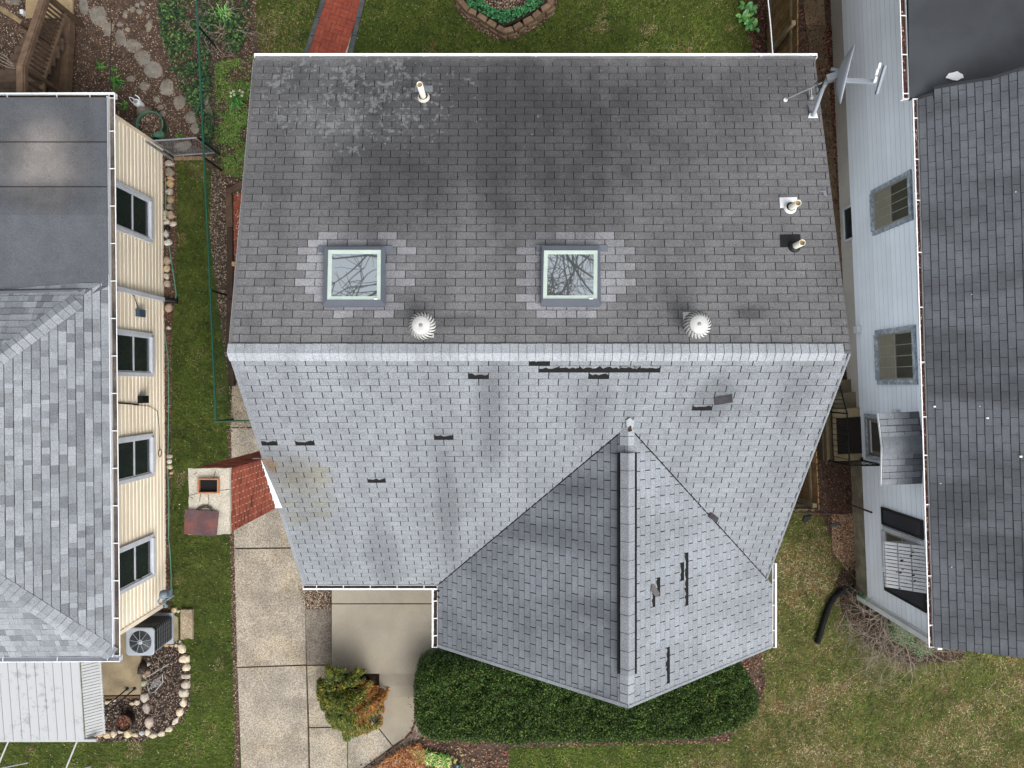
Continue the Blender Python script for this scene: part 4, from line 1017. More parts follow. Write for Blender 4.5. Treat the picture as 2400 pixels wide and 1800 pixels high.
m = MB(); m.tube([pz(376, 1400, .75), pz(371, 1408, .72), pz(373, 1416, .6), pz(382, 1412, .5), pz(388, 1404, .4)], .018, 8); m.tube([pz(383, 1412, .5), pz(390, 1420, .3), pz(392, 1422, .02)], .022, 8)
m.tube([pz(388, 1408, .35), pz(400, 1400, .3), pz(408, 1396, .28)], .02, 8); m.build('pipework', M['gas'], gm)
m = MB(); c = pz(389, 1419, .28); m.lathe([(.0, .05), (.05, .045), (.055, 0), (.03, -.03)], c, 14); m.build('regulator', M['gas'], gm)
m = MB(); m.tube([wl.pt(uL(-4.32), .03, 1.6), wl.pt(uL(-4.22), .05, 1.4), wl.pt(uL(-4.25), .05, 1.15), wl.pt(uL(-4.38), .04, 1.0)], .010, 6); m.build('conduit', M['grey_metal'], lh)

# air conditioner
pad = P(380, 1476, .06)
ac = thing('air_conditioner', (P(362, 1476, .08).x, P(362, 1474, .08).y, 0), 'square grey air conditioner with round fan grille beside the cream house', 'air conditioner')
zt = .98; X0, X1 = P(295, 0, zt).x, P(360.5, 0, zt).x; Y1, Y0 = P(0, 1472, zt).y, P(0, 1536.5, zt).y
def rrect(x0, y0, x1, y1, r, n=5):
    out = []
    for cx_, cy_, a0 in ((x1-r, y1-r, 0), (x0+r, y1-r, 90), (x0+r, y0+r, 180), (x1-r, y0+r, 270)):
        for i in range(n+1): a = math.radians(a0+90*i/n); out.append((cx_+r*math.cos(a), cy_+r*math.sin(a)))
    return out
m = MB(); m.prism(rrect(X0+.02, Y0+.02, X1-.02, Y1-.02, .07), .09, zt-.05); m.build('coil_body', mat('dark_coil', lin('#1b1e22'), .5, .15, 30, .1, 80, .2), ac)
for k in range(9):
    z = .14+k*.083; m = MB(); rp = rrect(X0+.008, Y0+.008, X1-.008, Y1-.008, .08); m.tube([(x, y, z) for x, y in rp+[rp[0]]], .0035, 4, smooth=False); m.build('guard_wire', M['grey_metal'], ac)
m = MB()
for t in range(5):
    x = X0+.1+(X1-X0-.2)*t/4; m.tube([(x, Y1-.008, .1), (x, Y1-.008, zt-.05)], .002, 4); m.tube([(x, Y0+.008, .1), (x, Y0+.008, zt-.05)], .002, 4)
    y = Y0+.1+(Y1-Y0-.2)*t/4; m.tube([(X1-.006, y, .1), (X1-.006, y, zt-.05)], .002, 4)
m.build('guard_upright', M['grey_metal'], ac)
cx_, cy_ = (X0+X1)/2+.01, (Y0+Y1)/2; R_f = .25
rp = rrect(X0, Y0, X1, Y1, .075, 6); rp2 = []
for i_ in range(len(rp)):
    a_, b_ = rp[i_], rp[(i_+1) % len(rp)]; k_n = 8 if math.dist(a_, b_) > .2 else 1; rp2 += [(a_[0]+(b_[0]-a_[0])*q_/k_n, a_[1]+(b_[1]-a_[1])*q_/k_n) for q_ in range(k_n)]
rp = rp2; m = MB(); n = len(rp); circ = [(cx_+R_f*math.cos(math.atan2(p[1]-cy_, p[0]-cx_)), cy_+R_f*math.sin(math.atan2(p[1]-cy_, p[0]-cx_))) for p in rp]
vs = [(*p, zt-.05) for p in rp]+[(*p, zt-.008) for p in rp]+[(cx_+(p[0]-cx_)*.955, cy_+(p[1]-cy_)*.955, zt) for p in rp]+[(*p, zt+.004) for p in circ]+[(*p, zt-.03) for p in circ]
m.add(vs, [(L*n+i, L*n+(i+1)%n, (L+1)*n+(i+1)%n, (L+1)*n+i) for L in range(4) for i in range(n)]); m.build('top_panel', M['acgrey'], ac)
m = MB(); m.lathe([(.0, -.12), (R_f, -.12), (R_f, -.03)], (cx_, cy_, zt), 24); m.build('fan_well', M['dark'], ac)
for k in range(3):
    a0 = k*2.094+2.4; m = MB(); vs = []
    for r in (.05, .235):
        for da, h in ((-.42, -.10), (0, -.075), (.42, -.05)): vs.append((cx_+r*math.cos(a0+da), cy_+r*math.sin(a0+da), zt+h))
    m.add(vs, [(0, 1, 4, 3), (1, 2, 5, 4)]); m.build('fan_blade', M['grey_metal'], ac)
m = MB()
for r in [.06+.0175*i for i in range(11)]: m.tube([(cx_+r*math.cos(a), cy_+r*math.sin(a), zt+.010+.012*(1-r/.2)) for a in [i*math.pi/12 for i in range(25)]], .0016, 3, smooth=False, caps=False)
m.build('grille_ring', M['grey_metal'], ac, kind='stuff')
for k in range(9):
    a = k*2*math.pi/9+.2; m = MB(); m.beam((cx_+.045*math.cos(a), cy_+.045*math.sin(a), zt+.022), (cx_+R_f*math.cos(a), cy_+R_f*math.sin(a), zt+.012), .007, .006); m.build('grille_spoke', M['acgrey'], ac)
m = MB(); m.lathe([(.0, .03), (.048, .028), (.055, .018)], (cx_, cy_, zt), 18); m.build('grille_hub', M['acgrey'], ac)
for k in range(4):
    a = k*1.571+.6; m = MB(); m.lathe([(.0, .006), (.008, .004)], (cx_+.028*math.cos(a), cy_+.028*math.sin(a), zt+.028), 8); m.build('bolt', M['iron'], ac)
# ============================================================ the white house on the right
rh = thing('white_house', (9.5, 0, 0), 'white sided house at the right with charcoal shingles and a black flat rear roof', 'house')
dR = Vector((-.0434, .99906, 0)); wr = WF((8.098, -4.886, 0), dR).side((-.99906, -.0434, 0)); WR = 14.6; ZRt = 3.5
m = MB(); p4 = [wr.pt(.02, -.03, 0), wr.pt(WR, -.03, 0), wr.pt(WR, -7, 0), wr.pt(.02, -7, 0)]; m.prism([(p.x, p.y) for p in p4], .0, ZRt-.08); m.build('wall', M['wsiding'], rh)
uR = lambda Y: (Y+4.886)/.99906
for a, b, z1, mm in ((uR(2.9), WR, .6, 'found'), (uR(-.6), uR(2.9), .6, 'found'), (.04, uR(-1.76), .52, 'found_dirty')):
    m = MB(); wr.box(m, a, b-.006, -.04, .012, 0, z1-.004); m.build('foundation', M[mm], rh)
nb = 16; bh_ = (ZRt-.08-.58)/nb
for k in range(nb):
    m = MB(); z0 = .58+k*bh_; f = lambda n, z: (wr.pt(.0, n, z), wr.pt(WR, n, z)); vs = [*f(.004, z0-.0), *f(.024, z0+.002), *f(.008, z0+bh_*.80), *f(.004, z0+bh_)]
    m.add(vs, [(0, 1, 3, 2)], (.5, .52, .55)); v = .97+.05*((k*7) % 4)/3; m.add(vs, [(2, 3, 5, 4)], (v, v, v)); m.add(vs, [(4, 5, 7, 6)], (.45, .46, .48)); m.build('siding_board', M['wsiding'], rh, fix=False)  # shade lines under the laps put into the board tints
fr = window(rh, wr, uR(3.165), uR(4.13), 1.53, 3.03, M['oldtrim'], M['curtain'], tw=.085, proud=.05, sashm=M['sash'], grid=(4, 1), low='curtain_pale')
fr = window(rh, wr, uR(-.01), uR(1.15), 1.45, 2.96, M['oldtrim'], M['curtain'], tw=.10, proud=.05, sashm=M['sash'], grid=(4, 1), low='curtain_pale')
# basement window
m = MB(); u0, u1 = uR(3.28), uR(4.06)
for q in ((u0, u0+.045, .25, .62), (u1-.045, u1, .25, .62), (u0+.045, u1-.045, .25, .29)): wr.box(m, q[0], q[1], .012, .06, q[2], q[3])
b_ = m.build('basement_window', M['trim'], rh); m = MB(); wr.box(m, u0+.045, u1-.045, .012, .034, .29, .6); m.build('pane', M['glass'], b_)
# storm door under the hood
m = MB(); u0, u1 = uR(-1.66), uR(-.66)
for q in ((u0, u0+.09, .84, 2.95), (u1-.09, u1, .84, 2.95), (u0+.09, u1-.09, .84, .93)): wr.box(m, q[0], q[1], .0, .055, q[2], q[3])
d_ = m.build('door', M['oldtrim'], rh)
m = MB(); wr.box(m, u0+.09, u1-.09, .0, .034, .93, 2.95, (.7, .68, .66)); m.build('door_leaf', M['sash'], d_)
m = MB(); wr.box(m, u0+.2, u1-.18, .03, .042, 1.12, 1.9); m.build('door_panel', M['curtain'], d_)
m = MB(); wr.box(m, u0+.2, u1-.18, .03, .042, 2.02, 2.9); m.build('pane', M['glass'], d_)
m = MB(); wr.box(m, u0+.16, u1-.14, .03, .05, 1.06, 1.1); wr.box(m, u0+.16, u1-.14, .03, .045, 1.94, 2.0); m.build('door_rail', M['trim'], d_)
# wall lamp, cable box
m = MB(); wr.box(m, uR(1.15), uR(1.30), .026, .12, .66, .84); m.build('wall_lamp', M['white'], rh)
m = MB(); wr.box(m, uR(-.62), uR(-.52), .05, .12, 2.1, 2.3); m.build('door_bell_box', M['white'], rh)
# window with shutters under a slatted awning
window(rh, wr, uR(-4.03), uR(-3.05), 1.4, 2.92, M['trim'], M['curtain'], tw=.09, proud=.05, sashm=M['sash'])
M['shut'] = mat('charcoal_louvre_shutter', lin('#25272b'), .55, .1, 8, .1, 60, .1)
for y0, y1 in ((-3.02, -2.64), (-4.44, -4.05)):
    u0, u1 = uR(y0), uR(y1); m = MB(); z0, z1 = 1.4, 2.94
    wr.box(m, u0, u0+.045, .026, .06, z0, z1); wr.box(m, u1-.045, u1, .026, .06, z0, z1); wr.box(m, u0+.045, u1-.045, .026, .06, z0, z0+.07); wr.box(m, u0+.045, u1-.045, .026, .06, z1-.07, z1)
    wr.box(m, u0+.045, u1-.045, .026, .03, z0+.07, z1-.07, (.5, .5, .5)); s_ = m.build('shutter', M['shut'], rh)
    for k in range(28):
        z = z0+.085+k*.049; m = MB()
        m.add([wr.pt(u0+.047, .055, z), wr.pt(u1-.047, .055, z), wr.pt(u1-.047, .034, z+.030), wr.pt(u0+.047, .034, z+.030)], [(0, 1, 2, 3)], (1.6, 1.6, 1.65)); m.build('louvre', M['shut'], s_, fix=False)
wa = thing('window_awning', wr.pt(uR(-3.6), .2, 2.4), 'streaked white slatted window awning between two dark shutters', 'awning')
ua, ub = uR(-4.06), uR(-3.13); ns = 13
for k in range(ns):
    m = MB(); a = ub-(ub-ua)*k/ns; b = ub-(ub-ua)*(k+1)/ns; v = 1.55+.12*((k*5) % 3)/2
    q = [wr.pt(a-.010, .56, 2.42), wr.pt(b+.006, .56, 2.42), wr.pt(b+.006, .03, 2.97), wr.pt(a-.010, .03, 2.97)]
    m.hexa([p-Vector((0, 0, .012)) for p in q], q, (v, v, v)); m.build('awning_slat', M['awning'], wa)
m = MB()
for t in (.06, .38, .70):
    a, b = wr.pt(ua, .56-.53*t, 2.42+.55*t-.02), wr.pt(ub, .56-.53*t, 2.42+.55*t-.02); m.beam(a, b, .05, .02, col=(.75, .75, .75))
m.build('cross_bar', M['awning'], wa)
m = MB(); r_ = random.Random(2)
for k in range(16):
    t = r_.choice((.36, .40, .68, .72))+r_.uniform(-.06, .06); u = ua+(ub-ua)*r_.random(); c = wr.pt(u, .56-.53*t, 2.42+.55*t+.008); s_ = r_.uniform(.01, .03)
    m.hexa([c+Vector((-s_*2, -s_*.5, -.004)), c+Vector((s_*2, -s_*.4, -.004)), c+Vector((s_*1.5, s_*.5, -.004)), c+Vector((-s_*1.5, s_*.4, -.004))], [c+Vector((-s_*2, -s_*.5, 0)), c+Vector((s_*2, -s_*.4, 0)), c+Vector((s_*1.5, s_*.5, 0)), c+Vector((-s_*1.5, s_*.4, 0))])
m.build('leaf_debris', M['mulch'], wa, kind='stuff')
# side skirts of the awning
m = MB(); m.add([wr.pt(ub-.005, .56, 2.40), wr.pt(ub-.005, .03, 2.95), wr.pt(ub+.0, .03, 2.55)], [(0, 1, 2)]); m.add([wr.pt(ua+.005, .56, 2.40), wr.pt(ua+.005, .03, 2.95), wr.pt(ua, .03, 2.55)], [(0, 1, 2)]); m.build('side_skirt', M['awning'], wa)

# main roof
RR_ = thing('roof', (9.5, 0, 0)); RR_.parent = rh; RR_.location = (0, 0, 0); ORG[RR_.name] = Vector((9.5, 0, 0))
E0 = P(2190, 1517, ZRt); E1 = P(2152, 231, ZRt); ue = (E1-E0).normalized(); up_ = Vector((ue.y, -ue.x, 0)).normalized(); vr = (up_+Vector((0, 0, .5)))
plr = Plane(E0, ue, vr); LR = (E1-E0).length
def rr(px, py, h=.012):
    z = 3.8
    for _ in range(30): p = P(px, py, z); d_ = (p-E0); z = .5*z+.5*(ZRt+d_.dot(up_)*.5/1.0+h)
    return P(px, py, z)
NEDGE = [plr.uv(rr(*p, 0)) for p in ((2152, 229), (2187, 220), (2188, 207), (2251, 195), (2323, 184), (2400, 159))]; NEDGE[0] = (LR, 0); NEDGE.append((NEDGE[-1][0]+.4, 6.0))
PU = max(p[0] for p in NEDGE); deck(RR_, [plr.at(*p) for p in [(0, 0)]+NEDGE+[(0, 6.0)]], M['underlay'], th=.12)
def tint_r(px, py, i, r):
    v = r.uniform(.92, 1.09); return (v, v*(1+r.uniform(-.01, .01)), v)
T_r = tabs(plr, [[(0, 0), (LR-.06, 0), (LR-.06, 6), (0, 6)]]+[[(LR-.06, a_[1]), a_, b_, (LR-.06, b_[1])] for a_, b_ in zip(NEDGE[:-1], NEDGE[1:]) if b_[1]-a_[1] > .02], EX, TW, tint_r, slot=.008, seed=31)
lay(RR_, [(T_r, M['shingle_right'])], 300)
m = MB(); a_ = plr.at(.03, 0, -.09); b_ = plr.at(.03, 6, -.09); m.beam(a_, b_, .02, .13); m.build('rake_board', M['white'], RR_)
m = MB()
for px, py, s_ in ((2190, 953, .02), (2314, 980, .02), (2392, 1070, .022), (2204, 1133, .008), (2296, 952, .007), (2170+60, 1329, .008), (2380, 450, .008), (2277, 690, .006)):
    c = rr(px, py); m.box(c-Vector((s_, s_*.7, .004)), c+Vector((s_, s_*.7, .014)))
tag(m.build('roof_debris', M['white']), 'small white chips scattered on the charcoal roof', 'debris', kind='stuff')
# rear flat roof
zf = 3.46
def lowr(px, py, h=0):
    z = zf
    for _ in range(20): p = P(px, py, z); z = zf+(p.x-7.5)*.05+h
    return P(px, py, z)
m = MB(); pts = [(2126, -420), (2131, 228), (2150, 232), (2180, 250), (2400, 250), (2800, 250), (2800, -420)]; q = [lowr(*p) for p in pts]; n = len(q)
m.add(q+[p-Vector((0, 0, .12)) for p in q], [tuple(range(n)), tuple(range(2*n-1, n-1, -1))]+[(j, (j+1)%n, n+(j+1)%n, n+j) for j in range(n)]); m.build('membrane_roof', M['rubber'], RR_)
for a_, b_ in ((NEDGE[0], NEDGE[1]), (NEDGE[2], NEDGE[3]), (NEDGE[3], NEDGE[4]), (NEDGE[4], NEDGE[5])):
    m = MB(); pa, pb2 = plr.at(*a_, .012), plr.at(*b_, .012); m.beam(pa, pb2, .05, .012); m.build('membrane_lap', M['rubber_edge'], RR_)
m = MB(); r_ = random.Random(4); c = lowr(2238, 178, .016); ring = [(c.x+math.cos(a)*.19*r_.uniform(.7, 1.1), c.y+math.sin(a)*.085*r_.uniform(.6, 1.15)) for a in [i*.449 for i in range(14)]]
m.prism(ring, c.z-.006, c.z+.006); m.build('white_sealant_patch', M['white'], RR_)
M['red_leaves'] = mat('red_brown_leaf_litter', lin('#4a2c26'), .95, .5, 25, .5, 60, .8)
gutter(RR_, E0+Vector((0, 0, -.01)), E1+Vector((0, 0, -.01)), -up_, .105, .09, debris=M['red_leaves'], hang=(.04, .13, .26, .35, .42, .52, .62, .72, .815, .89, .965), lipw=.018)
gutter(RR_, lowr(2131, 232)+Vector((0, 0, 0)), lowr(2110, -420), -up_, .125, .09, debris=M['red_leaves'], hang=(.02, .16, .30, .46, .6, .75), lipw=.022)
# dead leaves lying in the gutters
def gleaves(A, B, off, nn, seed):
    r = np.random.default_rng(seed); t = r.random(nn); P0 = np.array(A)[None]+t[:, None]*(np.array(B)-np.array(A))[None]
    P0 += np.array(-up_)[None]*(.02+r.random(nn)*.065)[:, None]; P0[:, 2] += -.055+r.random(nn)*.03; return P0
# corner downspout joining the black corrugated drain
m = MB(); wr.box(m, -.10, .0, .03, .11, .25, ZRt-.12); wr.box(m, -.04, .04, .026, .04, .55, ZRt-.12); m.build('downspout', M['white'], rh)
# hood over the side door
hd = thing('door_hood', wr.pt(uR(-1.2), .35, 2.95), 'small grey shingled hood over the side door of the white house', 'door hood')
uh0, uh1 = uR(-1.93), uR(-.53); um = uR(-1.17); n0, n1 = .0, .80
e = lambda u, n, z: wr.pt(u, n, z)
zl, zr_ = 2.93, 3.03
phA = Plane(e(uh1, n1, zl), -wr.n, (e(um, n1, zr_)-e(uh1, n1, zl))); phB = Plane(e(uh0, n1, zl), -wr.n, (e(um, n1, zr_)-e(uh0, n1, zl)))
for pl_, ue_ in ((phA, uh1), (phB, uh0)):
    Lh = (e(um, n1, zr_)-e(ue_, n1, zl)).length; deck(hd, [e(ue_, n1, zl), e(ue_, 0, zl), e(um, 0, zr_), e(um, n1, zr_)], M['underlay'], th=.05)
    T_h = tabs(pl_, [[(0, 0), (.8, 0), (.8, Lh-.08), (0, Lh-.08)]], .127, .30, lambda px, py, i, r: (lambda v: (v, v*.985, v*.98))(r.uniform(.95, 1.2)*(1.0 if px < 2140 else .6)), slot=.006, seed=41)
    lay(hd, [(T_h, M['shingle_west'])], 100)
for k in range(6):
    a, b = k*.133, k*.133+.131; m = MB(); v = .95+.07*((k*3) % 4)/4; z_ = lambda s: zr_+.02-abs(s)*.19*.0
    prof = [(-.24, zr_-.045), (-.12, zr_+.0), (0, zr_+.018), (.12, zr_+.0), (.24, zr_-.045)]
    vs = [e(um+s, n1-a, z) for s, z in prof]+[e(um+s, n1-b, z) for s, z in prof]
    m.add(vs, [(i, i+1, 6+i, 5+i) for i in range(4)], (v, v, v), True); m.build('ridge_cap', M['cap'] if False else M['shingle_west'], hd, fix=False)
m = MB(); m.beam(e(uh0, n1+.006, zl-.03), e(um, n1+.006, zr_-.03), .012, .05); m.beam(e(um, n1+.006, zr_-.03), e(uh1, n1+.006, zl-.03), .012, .05); m.build('hood_fascia', M['white'], hd)
m = MB(); wr.box(m, uh0+.05, uh0+.09, .03, .6, 2.5, 2.9); wr.box(m, uh1-.09, uh1-.05, .03, .6, 2.5, 2.9); m.build('bracket', M['white'], hd)

# ------------------------------------------------------------ side stoop, railings, steps
stoop = thing('stoop', wr.pt(uR(-1.15), .4, 0), 'old concrete side stoop with ledges and steps below the hooded door', 'stoop')
def slab(name, pxs, z1, z0, mt, par, col=(1, 1, 1)):
    q = [P(a, b, z1) for a, b in pxs]; m = MB(); m.prism([(p.x, p.y) for p in q], z0, z1, col); return m.build(name, M[mt], par)
slab('platform', [(1951, 960), (2022, 955), (2030, 1080), (1954, 1083)], .60, 0, 'conc_old', stoop, (1.35, 1.3, 1.2))
slab('ledge', [(1935, 968), (1951, 965), (1954, 1083), (1939, 1083)], .42, 0, 'conc_old', stoop, (1.15, 1.12, 1.05))
slab('ledge', [(1926, 985), (1936, 972), (1939, 1080), (1929, 1079)], .25, 0, 'conc_old', stoop, (.75, .72, .68))
slab('step', [(1955, 924), (2012, 918), (2014, 954), (1952, 960)], .42, 0, 'conc_old', stoop)
slab('step', [(1958, 893), (2006, 888), (2010, 917), (1956, 924)], .22, 0, 'conc_old', stoop, (.9, .88, .85))
q = [P(a, b, .612) for a, b in ((1960, 981), (2024, 976), (2027, 1062), (1964, 1065))]; m = MB(); m.prism([(p.x, p.y) for p in q], .601, .615)
tag(m.build('door_mat', M['mat']), 'dark brown doormat covering the side stoop of the white house', 'doormat')
rail = thing('stoop_railing', P(1950, 1020, .6), 'black iron railing around the side stoop, running down beside its steps', 'railing')
def tb(pts, r, name, par=None, mt='iron', n=6): m = MB(); m.tube(pts, r, n); return m.build(name, M[mt], par or rail)
zb_, ztp = .66, 1.42
bA, bB = P(1948, 966, zb_), P(1954, 1082, zb_); tA, tB = Vector((bA.x, bA.y, ztp)), Vector((bB.x, bB.y, ztp)); bC = P(2023, 1077, zb_); bC.y = bB.y+.02; tC = Vector((bC.x, bC.y, ztp+.10))
tb([bA, bB], .014, 'bottom_rail'); tb([tA, tB], .018, 'top_rail'); tb([bB, bC], .014, 'bottom_rail'); tb([tB, tC], .02, 'top_rail')
bN, tN = P(1936, 915, .3), None; bN.x = bA.x+.02; bN.y = P(0, 905, .4).y; tN = Vector((bN.x, bN.y, 1.05)); tb([bA, bN], .014, 'bottom_rail'); tb([tA, tN], .018, 'top_rail')
for i in range(1, 9): f = i/9; a = bA+(bB-bA)*f; tb([a, a+Vector((0, 0, ztp-zb_))], .007, 'baluster')
for i in range(1, 6): f = i/6; a = bB+(bC-bB)*f; tb([a, a+Vector((0, 0, ztp-zb_+.1*f))], .007, 'baluster')
for i in range(1, 6): f = i/6; a = bA+(bN-bA)*f; b = tA+(tN-tA)*f; tb([a, b], .007, 'baluster')
for a, b in ((bA, tA), (bB, tB), (bC, tC), (bN, tN)): tb([Vector((a.x, a.y, a.z-.06)), b+Vector((0, 0, .02))], .018, 'post', n=8)
for a in (bA+Vector((-.05, .02, -.05)), bB+Vector((-.06, 0, -.05)), bC+Vector((0, .04, -.05))): m = MB(); m.lathe([(.0, .04), (.035, .03), (.045, -.02)], a, 10); m.build('post_foot', M['iron'], rail)
# ============================================================ the ground and everything growing on it
m = MB(); m.add([(-120, -120, 0), (120, -120, 0), (120, 120, 0), (-120, 120, 0)], [(0, 1, 2, 3)]); tag(m.build('lawn', M['ground']), kind='structure')
def sheet(name, px, z, mt, kind='structure', parent=None, col=(1, 1, 1)):
    q = pxpoly(px, z); m = MB(); m.add([(*p, z) for p in q], [tuple(range(len(q)))], col); o = m.build(name, M[mt] if isinstance(mt, str) else mt, parent, fix=False)
    if o.data.polygons[0].normal.z < 0: o.data.flip_normals()
    if kind: o['kind'] = kind
    return o
BEDS = {
 'rear': [(-60, -60), (605, -60), (600, 60), (622, 200), (600, 420), (497, 410), (478, 372), (392, 366), (384, 380), (-60, 380)],
 'wall': [(376, 355), (413, 358), (416, 420), (412, 700), (404, 760), (402, 1000), (399, 1380), (400, 1430), (376, 1440)],
 'fence': [(498, 395), (620, 395), (620, 700), (600, 1010), (541, 1003), (538, 900), (520, 780), (502, 640), (490, 520)],
 'front': [(200, 1540), (325, 1480), (405, 1492), (432, 1520), (448, 1590), (446, 1650), (428, 1690), (385, 1722), (330, 1738), (200, 1738)],
 'ring': [(1058, -60), (1066, 12), (1085, 40), (1120, 72), (1170, 96), (1210, 92), (1262, 62), (1296, 36), (1308, 8), (1306, -60)],
 'path_left': [(1756, -60), (1750, 60), (1770, 150), (1795, 180), (1800, -60)],
 'path_right': [(1862, -60), (1960, -60), (1974, 500), (1990, 700), (2010, 900), (2020, 1100), (2025, 1200), (2010, 1335), (1990, 1345), (1955, 1290), (1930, 1210), (1840, 1190), (1840, 900), (1900, 300), (1862, 180)],
 'shrub': [(1955, 1372), (1975, 1330), (2010, 1300), (2060, 1390), (2250, 1500), (2260, 1545), (2120, 1560), (2030, 1510), (1975, 1440), (1960, 1380)],
 'hedge': [(955, 1580), (1000, 1560), (1780, 1500), (1795, 1600), (1790, 1640), (1700, 1740), (1195, 1752), (1190, 1860), (780, 1860), (830, 1800), (919, 1750), (960, 1700)],
}
zi = {}
for i, (k, pg) in enumerate(BEDS.items()):
    z = .004+.0007*i; zi[k] = z
    sheet({'rear': 'garden_bed', 'wall': 'garden_bed', 'fence': 'mulch_strip', 'front': 'garden_bed', 'ring': 'garden_bed', 'path_left': 'mulch_strip', 'path_right': 'mulch_strip', 'shrub': 'garden_bed', 'hedge': 'garden_bed'}[k], pg, z, 'mulch' if k in ('front', 'shrub') else 'soil')
# ---- driveway
drv = thing('driveway', (P(640, 1400)[0], P(640, 1400)[1], 0), kind='structure')
def slabp(px, z1, mt, par, name='slab', col=(1, 1, 1), z0=0.0):
    q = pxpoly(px, z1); m = MB(); m.prism(q, z0, z1, col); return m.build(name, M[mt], par)
Z1 = .035
slabp([(544, 900), (620, 900), (640, 1000), (541, 1001)], Z1, 'agg', drv, col=(.84, .8, .74))
slabp([(541, 1004), (660, 1004), (712, 1282), (549, 1284)], Z1, 'agg', drv)
slabp([(549, 1287.5), (713, 1285.5), (717, 1557), (556, 1563)], Z1, 'agg', drv, col=(1.02, 1.01, 1))
slabp([(556.5, 1566), (717, 1560.5), (724, 1862), (568, 1862)], Z1, 'agg', drv)
slabp([(715.5, 1428), (776, 1427), (777, 1557), (719.5, 1558)], Z1, 'agg_dark', drv)
slabp([(720, 1561), (800, 1560), (840, 1703), (725, 1704)], Z1, 'agg', drv, col=(1.0, .99, .96))
slabp([(725, 1707), (813.5, 1706), (814, 1862), (728, 1862)], Z1, 'agg', drv, col=(1.03, 1.03, 1))
sheet('gravel_patch', [(700, 1350), (778, 1350), (777, 1426), (712, 1427)], .0145, 'gravelbase')
wk = thing('front_path', (P(880, 1700)[0], P(880, 1700)[1], 0), kind='structure')
slabp([(816, 1862), (816, 1706), (842, 1703), (802, 1560), (850, 1600), (872, 1690), (919, 1749), (868, 1787), (822, 1820)], Z1-.002, 'agg', wk, col=(1.03, 1.03, 1.02))
slabp([(889, 1634), (972, 1632), (970, 1690), (963, 1712), (946, 1730), (921, 1747), (874, 1688), (870, 1680), (897, 1650)], Z1+.004, 'conc', wk, col=(1.06, 1.05, 1.05))
ei = [(775, 1850), (822, 1824), (868, 1790), (921, 1753), (948, 1735), (967, 1716), (976, 1690)]; eo = [(800, 1862), (842, 1836), (884, 1804), (936, 1768), (962, 1750), (986, 1728), (1004, 1698)]
for i in range(6): slabp([ei[i], eo[i], eo[i+1], ei[i+1]], .014+.004*(i % 3), 'flag', wk, 'edging_stone', (.8+.12*(i % 2),)*3)
porch = thing('porch', (P(920, 1470, .45)[0], P(920, 1470, .45)[1], 0), 'smooth concrete front porch with two broad steps in the corner of the house', 'porch')
ZP = .46
slabp([(777.5, 1330), (1040, 1330), (1040, 1414), (777.5, 1414)], ZP, 'conc', porch)
slabp([(777.5, 1416.5), (1069, 1416.5), (1069, 1579), (777.5, 1579)], ZP, 'conc', porch, col=(1.01, 1.01, 1))
slabp([(1071, 1480), (1240, 1480), (1240, 1579), (1071, 1579)], ZP, 'conc', porch, col=(.93, .92, .9))
slabp([(889, 1578), (989, 1578), (989, 1607), (889, 1607)], .31, 'conc', porch, 'step', (.90, .89, .87))
slabp([(890.5, 1606), (989, 1606), (989, 1634), (890.5, 1634)], .16, 'conc', porch, 'step', (.97, .96, .95))
# ---- brick path to the rear, dark edging
bp = thing('brick_path', (P(780, 60)[0], P(780, 60)[1], 0), kind='structure')
cl = lambda y: (753-752)*0 + 716+ (765-716)*(150-y)/150     # left edge x of the brick at picture height y
cr = lambda y: 808+(842-808)*(150-y)/150
sheet('path_base', [(cl(-80), -80), (cr(-80), -80), (cr(260), 260), (cl(260), 260)], .010, 'mortar', parent=bp, kind=None)
s_ = H/F; rb = random.Random(12); ax = P(785, 60)-P(748+9, 150+0)
dA = (P(cl(-80)+40, -80)-P(cl(260)+40, 260)).normalized(); dB = Vector((dA.y, -dA.x, 0)); o0 = P(cl(260), 260); cnt = 0; rest = MB()
Wp = (P(cr(100), 100)-P(cl(100), 100)).length*abs(dA.y)
rest = MB()
v = 0.0; L_ = .205; B_ = .1; row = 0; v = 0
while v < 3.6:      # alternating pairs, a basket weave laid askew
    u = 0; k = 0
    while u < Wp-.02:
        pair = (row+k) % 2
        for t in range(2):
            if pair: a = (u+t*B_, v, min(u+t*B_+B_-.006, Wp), v+L_-.006)
            else: a = (u, v+t*B_, min(u+L_-.006, Wp), v+t*B_+B_-.006)
            if a[0] >= Wp-.02: continue
            z1 = .032+rb.uniform(-.004, .004); c = rb.uniform(.86, 1.12); col = (c, c*rb.uniform(.93, 1.05), c*rb.uniform(.9, 1.05))
            f = lambda z: [Vector((0, 0, z))+o0+dB*p[0]+dA*p[1] for p in ((a[0], a[1]), (a[2], a[1]), (a[2], a[3]), (a[0], a[3]))]
            m = MB(); m.hexa(f(.01), f(z1), (1, 1, 1))
            py = Q(f(z1)[0])[1]
            if -30 < py < 150: ob = m.build('brick', M['paver'], bp, fix=False); ob.color = (*col, 1)
            else: rest.hexa(f(.01), f(z1), col)
        u += L_; k += 1
    v += L_; row += 1
if rest.f: rest.build('brick_field', M['paver'], bp, kind='stuff')
for side in (0, 1):
    for k in range(-2, 7):
        y0, y1 = k*42, k*42+40.5
        f = (lambda y: (cl(y)-13, cl(y)-2)) if side == 0 else (lambda y: (cr(y)+2, cr(y)+13))
        slabp([(f(y0)[0], y0), (f(y0)[1], y0), (f(y1)[1], y1), (f(y1)[0], y1)], .045, 'slate_edge', bp, 'edging_stone', (rb.uniform(.85, 1.15),)*3)
